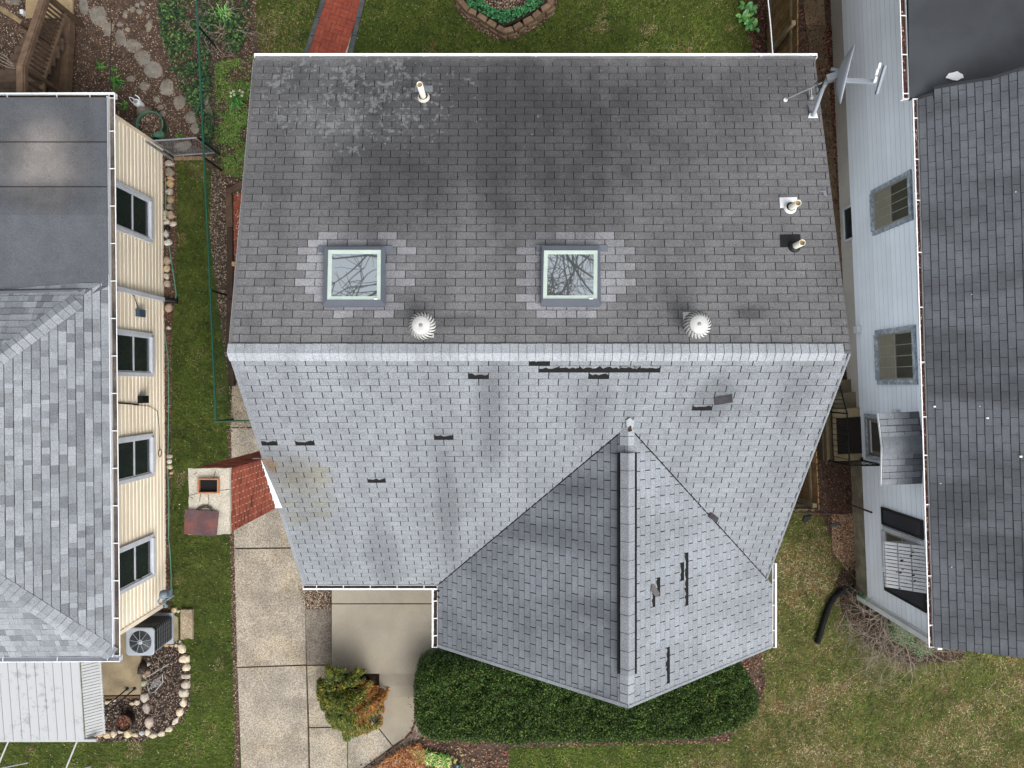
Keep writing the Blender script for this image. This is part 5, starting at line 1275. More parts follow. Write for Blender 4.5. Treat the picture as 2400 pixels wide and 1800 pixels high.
# sliver of brick paving and timber edging left of the middle house
sp = thing('side_paving', (P(570, 540)[0], P(570, 540)[1], 0), kind='structure')
for i in range(24):
    for j in range(5):
        y0 = 455+i*12.2; x0 = 548+j*12+(-6 if i % 2 else 0); c = rb.uniform(.85, 1.1)
        slabp([(x0, y0), (x0+11.2, y0), (x0+11.2, y0+11.4), (x0, y0+11.4)], .03, 'paver', sp, 'brick', (c, c, c*.95))
te = thing('timber_edging', P(537, 600), 'dark and grey landscape timbers edging the bed left of the middle house', 'garden edging')
for a, b, w_, c in (((534, 452), (595, 418), .14, (1.35, 1.3, 1.2)), ((538, 456), (540, 533), .14, (1.6, 1.55, 1.45)), ((540, 535), (541, 700), .13, (.9, .88, .85)), ((541, 702), (538, 800), .13, (.8, .75, .72)), ((538, 802), (545, 905), .12, (.7, .66, .62))):
    m = MB(); m.beam(P(*a, .07), P(*b, .07), w_, .13, col=c); m.build('timber', M['timber'], te)
m = MB(); c = P(549, 619, .1); m.box(c-Vector((.035, .05, .1)), c+Vector((.035, .05, .06))); m.build('timber_stake', M['conc_tan'], te)
# ---- path between the houses, left patio, tan slab at the top left
sp2 = thing('side_path', (P(1930, 300)[0], P(1930, 300)[1], 0), kind='structure')
ys = [-80, 60, 268, 470, 640, 770, 890]
xl = lambda y: 1882+(y/600)*74; xr_ = lambda y: 1931+(y/600)*42
for i in range(len(ys)-1):
    y0, y1 = ys[i]+.8, ys[i+1]-.8; c = rb.uniform(.9, 1.08); slabp([(xl(y0), y0), (xr_(y0), y0), (xr_(y1), y1), (xl(y1), y1)], .03, 'path', sp2, col=(c*(1.3 if i == 0 else 1.12 if i == 1 else 1),)*3)
slabp([(217, 1500), (329, 1455), (329, 1628), (217, 1630)], .10, 'conc_old', None, 'patio', (1.15, 1.1, 1.05))['kind'] = 'structure'
m = MB(); m.beam(P(217, 1633, .05), P(329, 1631, .05), .05, .12, col=(.55, .5, .45)); tag(m.build('brick_edge', M['retain']), kind='structure')
slabp([(60, -60), (170, -60), (170, 42), (60, 42)], .05, 'conc_tan', None, 'slab_path')['kind'] = 'structure'
t = thing('equipment_pad', P(385, 1470), 'light concrete pad under the air conditioner', 'pad')
slabp([(300, 1439), (405, 1437), (406, 1509), (300, 1515)], .08, 'acgrey', t, 'pad_slab', (1.02, 1.02, 1.03))
slabp([(407, 1441), (417, 1447), (418, 1500), (407, 1505)], .03, 'conc_old', t, 'pad_edge', (1.2, 1.2, 1.1))
tag(slabp([(423, 1429), (450.5, 1429), (451, 1499), (440, 1495), (431, 1499), (423, 1499)], .09, 'agg', None, 'stepping_slab', (1.0, .9, .75)), 'rectangular pebbled concrete slab lying on the grass beside the air conditioner', 'slab')
sheet('wood_chip_bed', [(1950, 1200), (1985, 1195), (2024, 1200), (2012, 1330), (1990, 1340), (1948, 1300)], .0125, 'gravelbase')

sheet('paving_base', [(545, 900), (622, 900), (714, 1290), (778, 1340), (1069, 1340), (1240, 1490), (1240, 1579), (975, 1579), (968, 1700), (948, 1730), (921, 1747), (866, 1786), (800, 1840), (780, 1862), (570, 1862)], .0135, 'soil'); BEDS['drive_edge'] = [(534, 1004), (547, 1004), (564, 1862), (553, 1862)]; zi['drive_edge'] = .0125; sheet('soil_edge', BEDS['drive_edge'], .0125, 'soil')
# ---- generic scatterers
def scatter_poly(poly_px, n, z=0.0):
    q = np.array(pxpoly(poly_px, z)); lo, hi = q.min(0), q.max(0); out = np.zeros((0, 2))
    while len(out) < n:
        p = rng.random((n*2, 2))*(hi-lo)+lo; p = p[inpoly(p[:, 0], p[:, 1], q)]; out = np.vstack([out, p])
    return out[:n]
def leaflets(xy, z, size, cols, name, mt='litter', parent=None, tilt=.35, aspect=.6, zj=.03, label=None, cat=None, wts=None, dens=None, kind='stuff', curl=.25):
    n = len(xy); a = rng.random(n)*6.283; s = size*(.6+.8*rng.random(n)); 
    d = np.c_[np.cos(a), np.sin(a), (rng.random(n)-.5)*2*tilt]; e = np.c_[-np.sin(a), np.cos(a), (rng.random(n)-.5)*2*tilt]
    c = np.c_[xy, z+rng.random(n)*zj] if np.ndim(z) == 0 else np.c_[xy, z]
    S_ = s[:, None]; V_ = np.stack([c-d*S_*.5, c+e*S_*aspect*.5+np.array([0, 0, 1])*S_*curl*.3, c+d*S_*.5, c-e*S_*aspect*.5+np.array([0, 0, 1])*S_*curl*.3], 1).reshape(-1, 3)
    F_ = np.arange(n*4).reshape(n, 4); cl_ = np.array([lin(h) for h in cols]); C_ = cl_[rng.choice(len(cols), n, p=wts)]*(.75+.5*rng.random((n, 1)))
    o = fast(name, V_, F_, C_, M[mt], parent, kind); return tag(o, label, cat)
BROWN = ['#74584a', '#866a5a', '#977c6a', '#a8927e', '#5d463a', '#463429', '#bfae9a']
RUST = ['#5e3427', '#7a4633', '#46261f', '#8c5a44', '#2f1d19', '#a07860']
CHIP = ['#b08c6a', '#c9a888', '#8b6448', '#d9bf9f', '#6f4a36', '#9b7a5e']
def litter(key, n, size, cols, name='leaf_litter', poly=None):
    xy = scatter_poly(poly or BEDS[key], n); kp = rng.random(len(xy)) < .35+1.1*(vnoise(xy[:, 0], xy[:, 1], 60, .28)*.6+vnoise(xy[:, 0], xy[:, 1], 61, .09)*.4); xy = xy[kp]; return leaflets(xy, zi.get(key, .004)+.004, size, cols, name)
litter('rear', 30000, .034, BROWN+['#5b4a3a', '#4a3c30', '#66523f']); litter('wall', 2600, .04, RUST+BROWN[:3]); litter('fence', 7000, .04, BROWN+['#8d7d70', '#c0b0a0'])
litter('drive_edge', 1500, .03, BROWN); litter('front', 7000, .04, ['#4a3a33', '#6b5850', '#857268', '#2d2420', '#a0907f']); litter('ring', 5000, .045, BROWN+['#93624c'])
litter('path_left', 800, .05, RUST); litter('path_right', 15000, .036, RUST+['#3a2b22', '#2c211b', '#54402f'])
litter('shrub', 9000, .036, ['#33261f', '#2b211c', '#4a362b', '#3a2a22', '#5e4636', '#6d5544', '#80684f', '#574f30']); litter('hedge', 9000, .05, ['#4a3a2e', '#6a4636', '#3a2c24', '#8d6554', '#9a6a50', '#a98870'])
litter(None, 1000, .05, RUST, poly=[(1925, 60), (1951, 60), (1968, 480), (1958, 480), (1946, 240), (1916, 170), (1917, 130), (1925, 100)])
litter(None, 12000, .03, CHIP, 'wood_chips', [(1948, 1205), (2024, 1200), (2012, 1332), (1985, 1340), (1950, 1290)])
xy = scatter_poly([(701, 1372), (777, 1372), (776, 1426), (713, 1426)], 2600); leaflets(xy, .016, .026, ['#8a7a68', '#c8bfb0', '#5a4030', '#a8957c', '#6d4f3c'], 'gravel', aspect=.9, tilt=.5)
xy = scatter_poly([(800, 1812), (960, 1730), (975, 1860), (790, 1860)], 4200)
# ---- grass
def grass():
    s = H/F; x0, x1, y0, y1 = -12.6, 12.6, -9.6, 9.6; n = 520000
    x = rng.random(n)*(x1-x0)+x0; y = rng.random(n)*(y1-y0)+y0
    keep = np.ones(n, bool)
    ex = list(BEDS.values())+[[(541, 900), (620, 900), (700, 1300), (778, 1340), (1069, 1340), (1240, 1480), (1240, 1579), (989, 1579), (989, 1634), (972, 1640), (960, 1715), (921, 1752), (800, 1862), (568, 1862), (549, 1284)],
        [(cl(-80)-14, -80), (cr(-80)+14, -80), (cr(260)+14, 260), (cl(260)-14, 260)], [(1960, -80), (2600, -80), (2600, 1440), (2040, 1406)], [(-400, 300), (387, 355), (387, 1425), (-400, 1430)], [(-400, 1430), (330, 1430), (330, 1640), (205, 1690), (-400, 1690)],
        [(423, 1429), (451, 1429), (451, 1499), (423, 1499)], [(300, 1437), (420, 1437), (420, 1515), (300, 1515)]]
    edge = (vnoise(x, y, 5, .12)-.5)*.16; edge2 = (vnoise(x, y, 6, .12)-.5)*.16
    for q in ex: keep &= ~inpoly(x+edge, y+edge2, pxpoly(q))
    keep &= ~((x > -3.7) & (x < 4.5) & (y > -3.2) & (y < 4.7)); keep &= ~((x > -9e9) & (x < -8.2) & (y > -5) & (y < 5.4))
    x, y = x[keep], y[keep]; big = vnoise(x, y, 1, 1.3); mid = vnoise(x, y, 2, .38); sm = vnoise(x, y, 3, .12)
    right = np.clip((x-3.2)/1.6, 0, 1)*np.clip((-2.2-y)/1.2, 0, 1)*np.clip((12.4-x)/1.2+.6, .25, 1)
    rtop = np.clip((y-5)/.5, 0, 1)
    tan = np.clip((big*.45+mid*.35+sm*.2-.56)*3.2, 0, 1)*.55+right*np.clip(.12+(mid*.5+sm*.5)*1.3-np.clip(.60-big, 0, 1)*1.5, 0, 1)*.9
    tan += np.clip((y-4.5)/1, 0, 1)*np.clip((-3.8-x)/1.2, 0, 1)*(x > -6.2)*.45*(mid+.3)
    bare = (vnoise(x, y, 9, .5) > .86)*.7; tan = np.clip(tan+bare, 0, .97); istan = rng.random(len(x)) < np.maximum(tan, .06)
    L_ = .045+.055*rng.random(len(x)); a = rng.random(len(x))*6.283; w_ = .0055+.005*rng.random(len(x)); rise = np.where(istan, .15, .55)*L_*(.4+rng.random(len(x)))
    dx, dy = np.cos(a), np.sin(a); z0 = np.full(len(x), .004)
    V_ = np.stack([np.c_[x-dy*w_, y+dx*w_, z0], np.c_[x+dy*w_, y-dx*w_, z0], np.c_[x+dx*L_, y+dy*L_, rise+.006]], 1).reshape(-1, 3)
    g1, g2, g3 = np.array(lin('#4a5a22')), np.array(lin('#6c7632')), np.array(lin('#2b3817')); t1, t2, t3 = np.array(lin('#a08f68')), np.array(lin('#7d6a48')), np.array(lin('#b9ab86'))
    r = rng.random((len(x), 1)); mm = (mid*.6+sm*.4)[:, None]; G = g3*(1-mm)+g2*mm; G = G*(.6)+g1*.4; lime = (np.clip(big-.55, 0, 1)*1.6)[:, None]; G = G*(1-lime)+np.array(lin('#5b7028'))*lime
    br = (vnoise(x, y, 81, .16)*.6+vnoise(x, y, 82, .06)*.4 > .60)[:, None]; T = (t1*(1-r)+np.where(r > .7, t3, t2)*r)*.56; T = np.where(br, T*np.array([.80, .66, .55]), T); C_ = np.where(istan[:, None], T, G)*(.55+.9*rng.random((len(x), 1)))*(.72+.55*vnoise(x, y, 71, .22)*.5+.55*vnoise(x, y, 72, .07)*.5)[:, None]
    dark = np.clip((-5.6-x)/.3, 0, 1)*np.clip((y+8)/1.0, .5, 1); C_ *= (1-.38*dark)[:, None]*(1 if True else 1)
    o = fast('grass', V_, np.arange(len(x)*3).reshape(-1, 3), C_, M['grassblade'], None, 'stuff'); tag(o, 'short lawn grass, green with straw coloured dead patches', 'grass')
    # pale fallen bits strewn over the lawn
    k = rng.choice(len(x), 5200, replace=False); leaflets(np.c_[x[k], y[k]], .02, .022, ['#b8a98c', '#8d7a60', '#d0c6b0', '#6e5440'], 'lawn_litter'); q = np.where((x > 4.2) & (y < -2.5) & (vnoise(x, y, 83, .45) > .48))[0]; k = rng.choice(q, min(len(q), 3800), replace=False); leaflets(np.c_[x[k], y[k]], .02, .03, ['#6e5440', '#5a4030', '#8a6e50', '#4a3626', '#7d6348'], 'lawn_leaves')
grass()

# ---- stones
def stone_mesh(m, c, rx, ry, h, ang, seed, col=(1, 1, 1), n=8):
    r = random.Random(seed); ca, sa = math.cos(ang), math.sin(ang); rad = [r.uniform(.76, 1.16) for _ in range(n)]; rings = []
    for f, z in ((1, 0), (.98, .45), (.80, .85), (.42, 1.0)):
        rings.append([(c[0]+(math.cos(2*math.pi*k/n)*rx*rad[k]*f*ca-math.sin(2*math.pi*k/n)*ry*rad[k]*f*sa)+r.uniform(-.04, .04)*rx, c[1]+(math.cos(2*math.pi*k/n)*rx*rad[k]*f*sa+math.sin(2*math.pi*k/n)*ry*rad[k]*f*ca)+r.uniform(-.04, .04)*ry, c[2]+h*z*r.uniform(.93, 1.05)) for k in range(n)])
    vs = [p for q in rings for p in q]+[(c[0], c[1], c[2]+h*1.02)]; fs = [(i*n+k, i*n+(k+1)%n, (i+1)*n+(k+1)%n, (i+1)*n+k) for i in range(3) for k in range(n)]+[(3*n+k, 3*n+(k+1)%n, 4*n) for k in range(n)]
    m.add(vs, fs, col, False)
def stones(par, lst, name='stone', mt='stone', flat=False):
    for i, s in enumerate(lst):
        px, py, rx, ry = s[:4]; ang = s[4] if len(s) > 4 else (i*1.7 % .7)-.35; c = s[5] if len(s) > 5 else (1, 1, 1); rx, ry = (rx*.93, ry*.93) if flat else (rx, ry); h = min(rx, ry)*s_px*(.95 if not flat else 0)+(0.02 if flat else 0)
        if isinstance(c, str): c = tuple(a/b for a, b in zip(lin(c), lin('#b5a894')))
        m = MB(); stone_mesh(m, P(px, py, .012), rx*s_px, ry*s_px, max(h, .025), ang, i*7+int(px), (1, 1, 1)); ob = m.build(name, M[mt], par); ob.color = (*c, 1)
s_px = H/F
wb = thing('stone_border', P(400, 560), 'row of rounded field stones along the foot of the cream wall', 'stone border')
G1, G2, G3, G4, G5 = '#b3aba0', '#9a938a', '#c4a57e', '#cfc4b2', '#8f8574'
stones(wb, [(398, 384, 11, 9, 0, G1), (400, 404, 12, 11, 0, G5), (401, 418, 9, 6, -.3, G3), (400, 431, 9, 10, 0, '#c0a078'), (398.5, 450, 9.5, 9, 0, G1), (400.5, 468, 8.5, 10, 0, '#a08a6c'), (399, 485, 8, 7.5, 0, G5), (389, 500, 6, 7, 0, G4), (402, 504, 10.5, 11, .5, '#b09a84'), (388, 510, 5, 8, 0, G4),
    (393, 521, 9, 8, .3, G4), (406, 525, 9.5, 6.5, 0, G4), (390.5, 549, 8, 9, 0, '#d0ccc4'), (395, 569, 11, 8, .5, '#dcd8cf'), (392.5, 611, 9, 11, 0, '#b19a84'), (392, 631, 8.5, 9.5, 0, '#cbb896'), (391.5, 648, 7.5, 9, 0, '#dccfba'), (393.5, 665.5, 10, 10, 0, '#b3a593'), (398, 722, 10, 14, -.4, '#b29c86'), (396, 769, 6, 5, 0, G4),
    (399, 1070, 7, 5, 0, G4), (398, 1082, 6, 6, 0, '#cfcabf'), (399, 1094, 7, 6, 0, '#d2caa6'), (402, 1108, 5, 4, 0, G3), (409, 1428, 7.5, 7.5, 0, '#c2ad8a'), (419, 1432, 5, 4, 0, G4), (402, 1512, 6, 3.5, 0, '#d0b486'), (391, 1512, 6, 4, 0, '#c8a478'), (414, 1512, 6, 4, 0, '#cfc9a8'), (422, 1504, 3.5, 5, 0, G4)])
m = MB(); c = P(395, 535, .02); m.lathe([(.0, .10), (.035, .10), (.055, .085), (.06, .03), (.045, 0)], c, 14); tag(m.build('path_light', M['iron']), 'small round black garden light among the wall stones', 'garden light')
fbd = thing('bed_border', P(430, 1600), 'curved border of pale rough stones around the front bed at the lower left', 'stone border')
stones(fbd, [(428, 1519, 10, 15, .1, '#d9c9ae'), (434, 1543, 14, 10, 0, '#dccdb2'), (438, 1563, 10, 10, 0, '#d6c8b0'), (437, 1584, 13, 7, 0, '#b8ac9c'), (436, 1603, 12, 11, 0, '#c4b7a6'), (432, 1622, 12, 12, 0, '#cabfae'), (432, 1646, 9, 12, .1, '#d8cbb4'), (422, 1668, 9, 12, 0, '#d5c5ab'), (412, 1689, 6, 12, -.7, '#cfc4b4'), (397, 1708, 10, 7, .6, '#c9beaa'), (380, 1718, 9, 7, 0, '#cfc3ae'),
    (360, 1721, 12, 8, 0, '#c5b8a2'), (347, 1716, 7, 9, 0, '#cfc3ae'), (334, 1716, 7, 7, 0, '#b9b8b6'), (318, 1721, 9, 6, 0, '#d1c2a4'), (302, 1718, 10, 10, 0, '#d4c29c'), (286, 1712, 9, 7, .3, '#bfb6a8'), (268, 1718, 8, 9, 0, '#cdbfa8'), (253, 1721, 9, 8, 0, '#c9b795'), (237, 1720, 8, 7, 0, '#c9a880'), (224, 1718, 6, 8, 0, '#c2b39c'),
    (351, 1690, 11, 15, .1, '#b9a99c'), (344, 1657, 9, 14, .3, '#a89c92'), (340, 1633, 10, 13, 0, '#b5aa9e'), (337, 1600, 11, 8, 0, '#9fa08c'), (343, 1577, 11, 9, .6, '#b89c82'), (345, 1556, 9, 6, 0, '#a39c96'), (323, 1645, 8, 8, 0, '#c9bba8'), (310, 1648, 8, 5, 0, '#c6b08c'), (255, 1645, 9, 6, 0, '#c9bb9c'), (237, 1648, 10, 7, 0, '#b49a7c'), (268, 1640, 5, 4, 0, '#d0c5b2')])
fp_ = thing('flagstone_path', P(330, 180), 'irregular grey flagstones winding through the leaf litter behind the cream house', 'path')
fl = [(196, 15, 13, 22, .1), (230, 40, 24, 26, .3), (253, 66, 17, 20, -.4), (283, 90, 17, 22, .2), (312, 108, 23, 20, .5), (336, 136, 22, 20, -.3), (361, 164, 24, 22, .2), (392, 205, 19, 22, 0), (338, 202, 15, 12, .3), (420, 240, 20, 18, .6), (447, 277, 17, 17, 0), (458, 303, 14, 15, 0), (430, 342, 24, 14, .2), (307, 185, 12, 9, 0), (367, 233, 10, 8, 0), (376, 252, 9, 8, 0), (381, 267, 10, 8, 0), (482, 232, 9, 16, 0), (489, 258, 11, 13, 0), (493, 286, 10, 15, 0), (30, 5, 22, 9, 0), (294, 34, 6, 11, 0), (322, 12, 6, 5, 0), (310, 22, 8, 9, 0), (334, 8, 7, 6, 0), (350, 62, 7, 20, -.2), (281, 58, 8, 6, 0), (299, 70, 7, 6, 0), (345, 60, 6, 6, 0), (345, 40, 5, 5, 0), (327, 27, 9, 8, 0)]
stones(fp_, [(a, b, c, d, e, (.85+.3*((i*7) % 5)/5,)*3) for i, (a, b, c, d, e) in enumerate(fl)], 'flagstone', 'flag', True)
s3 = thing('retaining_ring', P(1180, 30), 'ring of tan retaining blocks around the round flower bed behind the house', 'planter ring')
ring = [(1070, 2), (1081, 17), (1095, 27), (1106, 29), (1127, 43), (1150, 57), (1170, 73), (1181, 76), (1206, 72), (1217, 63), (1240, 51), (1256, 41), (1272, 25), (1293, 13), (1298, -5), (1296, -40)]
zt_ = .26
rr_ = [(1066, -30), (1072, 3), (1094, 27), (1115, 37), (1138, 52), (1160, 66), (1181, 78), (1206, 72), (1228, 58), (1253, 45), (1271, 28), (1295, 13), (1298, -12), (1297, -40)]
for i in range(len(rr_)-1):
    for lay_ in (0, 1):
        a, b = P(*rr_[i], zt_), P(*rr_[i+1], zt_); a.z = b.z = 0; d = (b-a); L_ = d.length; d.normalize(); n_ = Vector((-d.y, d.x, 0)); cen = P(1180, -20); cen.z = 0
        if (cen-a).dot(n_) < 0: n_ = -n_
        o_ = -n_*(.0 if lay_ else .035); sh = d*(.0 if lay_ else L_*.35)
        z0, z1 = (.13, .25) if lay_ else (.0, .125)
        q0 = [a+o_+d*.006+sh, b+o_-d*.006+sh, b+o_+n_*.13-d*.03+sh, a+o_+n_*.13+d*.03+sh]; f = lambda z, k=0: [Vector((p.x, p.y, z)) for p in q0]
        m = MB(); tp_ = f(z1); c = sum(tp_, Vector())/4; m.hexa(f(z0), [p+(c-p)*.03 for p in f(z1-.015)]); m.add([p+(c-p)*.03 for p in f(z1-.015)]+[p+(c-p)*.12 for p in f(z1)], [(4, 5, 6, 7), (0, 1, 5, 4), (1, 2, 6, 5), (2, 3, 7, 6), (3, 0, 4, 7)]); v = rb.uniform(.85, 1.2)
        ob = m.build('block', M['retain'], s3); ob.color = (v, v*.99, v*.96, 1)
xy = scatter_poly([(1090, -60), (1095, 12), (1130, 32), (1180, 56), (1230, 36), (1275, 6), (1280, -60)], 2600, .26)
dd = np.hypot((xy[:, 0]-P(1185, -10, .26).x)/.55, (xy[:, 1]-P(1185, -10, .26).y)/.32)
m = MB(); m.prism([tuple(P(*p, .2)[:2]) for p in [(1085, -60), (1090, 12), (1130, 38), (1180, 62), (1232, 40), (1280, 8), (1284, -60)]], .0, .2); tag(m.build('planter_soil', M['mulch']), kind='structure')
leaflets(xy[dd > 1.0], .23, .05, ['#2f6a3d', '#3f7d4a', '#275a38', '#4c8a58'], 'ground_cover', 'leaf', zj=.08, tilt=.6, aspect=.7)
leaflets(xy[dd <= 1.0], .21, .045, BROWN, 'bed_leaves', zj=.04)

# ---- ivy, weeds
IVY = ['#223823', '#2c4529', '#1b2d1d', '#38522e', '#566b38']
xy = np.vstack([scatter_poly([(365, -60), (470, -60), (492, 120), (505, 300), (490, 360), (455, 260), (405, 170), (385, 100)], 12000), scatter_poly([(470, -60), (590, -60), (595, 60), (560, 130), (480, 100)], 6500)])
kk = rng.random(len(xy)) < np.clip((vnoise(xy[:, 0], xy[:, 1], 14, .3)+.5*vnoise(xy[:, 0], xy[:, 1], 15, .1)-.62)*2.6, 0.06, .8); leaflets(xy[kk], .03, .055, IVY, 'ivy', 'leaf', zj=.14, tilt=.6, aspect=.8, label='dark ivy ground cover behind the cream house', cat='ivy')
xy = scatter_poly([(505, 150), (600, 130), (590, 430), (510, 400), (505, 300)], 16000); kk = rng.random(len(xy)) < np.clip((vnoise(xy[:, 0], xy[:, 1], 16, .35)+.5*vnoise(xy[:, 0], xy[:, 1], 17, .1)-.55)*2.0, 0.05, .85)
leaflets(xy[kk], .015, .035, ['#3c5c22', '#4f6e2c', '#2d4a1c', '#62803a', '#6a5a3c'], 'clover_patch', 'leaf', zj=.05, tilt=.5, aspect=.9, label='bright green weeds beside the left edge of the middle house', cat='weeds')
def tuft(c, n, L_, cols, name, label, cat, spread=.8, w_=.012, parent=None):
    m = MB(); r = random.Random(int(c.x*100)); 
    for i in range(n):
        a = r.random()*6.283; l = L_*r.uniform(.6, 1.1); b = c+Vector((r.uniform(-.04, .04), r.uniform(-.04, .04), 0)); d = Vector((math.cos(a), math.sin(a), 0)); s_ = Vector((-d.y, d.x, 0)); sp = spread*r.uniform(.3, 1.1)
        p1 = b+d*l*.35*sp+Vector((0, 0, l*.55)); p2 = b+d*l*sp+Vector((0, 0, l*.45*r.uniform(.5, 1.1))); col = tuple(x*r.uniform(.7, 1.25) for x in lin(r.choice(cols)))
        m.add([b-s_*w_*.5, b+s_*w_*.5, p1+s_*w_*.5, p1-s_*w_*.5, p2], [(0, 1, 2, 3), (3, 2, 4)], col)
    o = m.build(name, M['leaf'], parent, fix=False); return tag(o, label, cat) if label else o
GR = ['#4f8a3a', '#3b7030', '#6aa24c', '#2f5c2c']
daf = thing('daffodil_clump', P(560, 240), 'white flowering daffodil clump by the left edge of the middle house', 'flowers')
tuft(P(560, 243), 110, .42, GR, 'leaves', None, None, parent=daf)
for px, py in ((541, 218), (549, 222), (562, 212), (569, 216), (567, 224), (541, 226), (547, 214)):
    m = MB(); c = P(px, py, .38); r = random.Random(px)
    for k in range(6):
        a = k*1.047+r.random(); m.add([c, c+Vector((math.cos(a-.4)*.02, math.sin(a-.4)*.02, .006)), c+Vector((math.cos(a)*.038, math.sin(a)*.038, .0)), c+Vector((math.cos(a+.4)*.02, math.sin(a+.4)*.02, .006))], [(0, 1, 2, 3)], lin('#dfe2d2'))
    m.lathe([(.008, 0), (.013, .018)], c, 8, col=lin('#e4d9a0')); m.tube([c-Vector((0, 0, .3)), c], .004, 4, col=lin('#4f8a3a')); m.build('flower', M['flower'], daf)
df2 = thing('daffodil_clump', P(1073, 1790), 'pale yellow daffodils in the brown bed below the hedge', 'flowers')
tuft(P(1074, 1796), 60, .36, ['#35694a', '#2a5740', '#4f8a5a'], 'leaves', None, None, parent=df2)
for px, py in ((1068, 1782), (1066, 1787), (1083, 1770), (1055, 1788), (1109, 1781)):
    m = MB(); c = P(px, py, .3); r = random.Random(px)
    for k in range(6):
        a = k*1.047+r.random(); m.add([c, c+Vector((math.cos(a-.4)*.022, math.sin(a-.4)*.022, .006)), c+Vector((math.cos(a)*.042, math.sin(a)*.042, .0)), c+Vector((math.cos(a+.4)*.022, math.sin(a+.4)*.022, .006))], [(0, 1, 2, 3)], lin('#e6e2a8'))
    m.lathe([(.008, 0), (.015, .02)], c, 8, col=lin('#e8d878')); m.tube([c-Vector((0, 0, .25)), c], .004, 4, col=lin('#4f8a3a')); m.build('flower', M['flower'], df2)
for (px, py, n, L_, lb) in ((278, 196, 60, .35, 'spiky green tuft just above the left end of the grey flat roof'), (240, 160, 40, .22, 'low green weed in the leaf litter left of the flagstones'), (270, 165, 26, .2, 'small weed tuft between flagstones and leaf litter'), (530, 40, 46, .45, 'lime green spiky plant above the tangle of grey branches'), (295, 250, 40, .25, 'dark green plant beside the white watering can'), (424, 320, 20, .15, 'tiny grass tuft inside the small gate')):
    tuft(P(px, py), n, L_, GR if px != 530 else ['#7fae62', '#93c070', '#5f9350'], 'plant', lb, 'plant', w_=.016)
for (px, py, s_) in ((1745, 20, 1.0), (1760, 32, .8), (1738, 48, .8), (1755, 62, 1.1), (1770, 68, .9)):
    pass
ho = thing('leafy_plant', P(1750, 45), 'broad leaved pale green plant at the right end of the rear lawn', 'plant')
rp = random.Random(5)
for (px, py) in ((1745, 18), (1760, 30), (1738, 44), (1752, 60), (1768, 66)):
    for k in range(8):
        a = rp.random()*6.283; d = Vector((math.cos(a), math.sin(a), 0)); sd_ = Vector((-d.y, d.x, 0)); c = P(px, py, .05); L_ = rp.uniform(.12, .2); w_ = L_*.28; m = MB(); z = rp.uniform(.08, .2); col = tuple(x*rp.uniform(.8, 1.2) for x in lin(rp.choice(('#6b9b5c', '#7dad6c', '#578a4c'))))
        m.add([c, c+d*L_*.35+sd_*w_+Vector((0, 0, z*.8)), c+d*L_*.35+Vector((0, 0, z*.65)), c+d*L_*.35-sd_*w_+Vector((0, 0, z*.8)), c+d*L_*.75+sd_*w_*.8+Vector((0, 0, z)), c+d*L_*.75+Vector((0, 0, z*.85)), c+d*L_*.75-sd_*w_*.8+Vector((0, 0, z)), c+d*L_+Vector((0, 0, z*.8))], [(0, 2, 1), (0, 3, 2), (1, 2, 5, 4), (2, 3, 6, 5), (4, 5, 7), (5, 6, 7)], col); m.build('leaf', M['leaf'], ho, fix=False)
# green tufts and dry ornamental grass in the bed below the hedge
dg = leaflets(scatter_poly([(850, 1815), (935, 1752), (985, 1735), (1000, 1760), (985, 1862), (800, 1862)], 3800), .03, .16, ['#b5794e', '#c48a5c', '#9a5f3c', '#d0a072', '#7d4a30'], 'dry_grass', aspect=.06, zj=.2, tilt=.4, label='clump of orange brown dry ornamental grass at the bottom edge', cat='dry grass')
leaflets(scatter_poly([(960, 1745), (1020, 1760), (1060, 1770), (1050, 1800), (975, 1775)], 900), .03, .14, ['#5b8a35', '#77a545', '#446e2a', '#c9b98a'], 'green_tuft', 'leaf', aspect=.10, zj=.12, tilt=.5, label='bright green grass tufts under the left end of the hedge', cat='grass tuft')
m = MB(); c = P(927, 1786, .2); m.lathe([(.0, .03), (.028, .028), (.034, .01), (.02, -.02)], c, 14); m.tube([c-Vector((0, 0, .2)), c], .01, 6); tag(m.build('stake_light', M['gas'], None), 'small round dark blue garden light in the orange grass', 'garden light')
m = MB(); c = P(1072, 1795, .2); m.lathe([(.0, .03), (.028, .028), (.034, .01), (.02, -.02)], c, 14); m.tube([c-Vector((0, 0, .2)), c], .01, 6); tag(m.build('stake_light', M['gas'], None), 'small round dark blue garden light between the daffodils', 'garden light')

# ---- hedge
def foliage_shell(pts, nrm, n, size, cols, wts, name, parent, aspect=.35, droop=0, jitter=.08):
    """leaf sprays at surface points pts with outward normals nrm"""
    k = rng.choice(len(pts), n); p = pts[k]+(rng.random((n, 3))-.5)*jitter*2; nn = nrm[k]
    t = rng.normal(size=(n, 3)); d = nn*.55+t*.55; d[:, 2] -= droop; d /= np.linalg.norm(d, axis=1)[:, None]; e = np.cross(d, rng.normal(size=(n, 3))); e /= np.linalg.norm(e, axis=1)[:, None]
    s = (size*(.6+.8*rng.random(n)))[:, None]
    V_ = np.stack([p-d*s*.5, p+e*s*aspect*.5, p+d*s*.6, p-e*s*aspect*.5], 1).reshape(-1, 3); cl_ = np.array([lin(h) for h in cols]); C_ = cl_[rng.choice(len(cols), n, p=wts)]*(.65+.7*rng.random((n, 1)))
    return fast(name, V_, np.arange(n*4).reshape(n, 4), C_, M['leaf'], parent), k
hg_ = thing('hedge', (P(1380, 1660, 1.25).x, P(1380, 1660, 1.25).y, 0), 'long clipped dark green yew hedge below the cross gable', 'hedge')
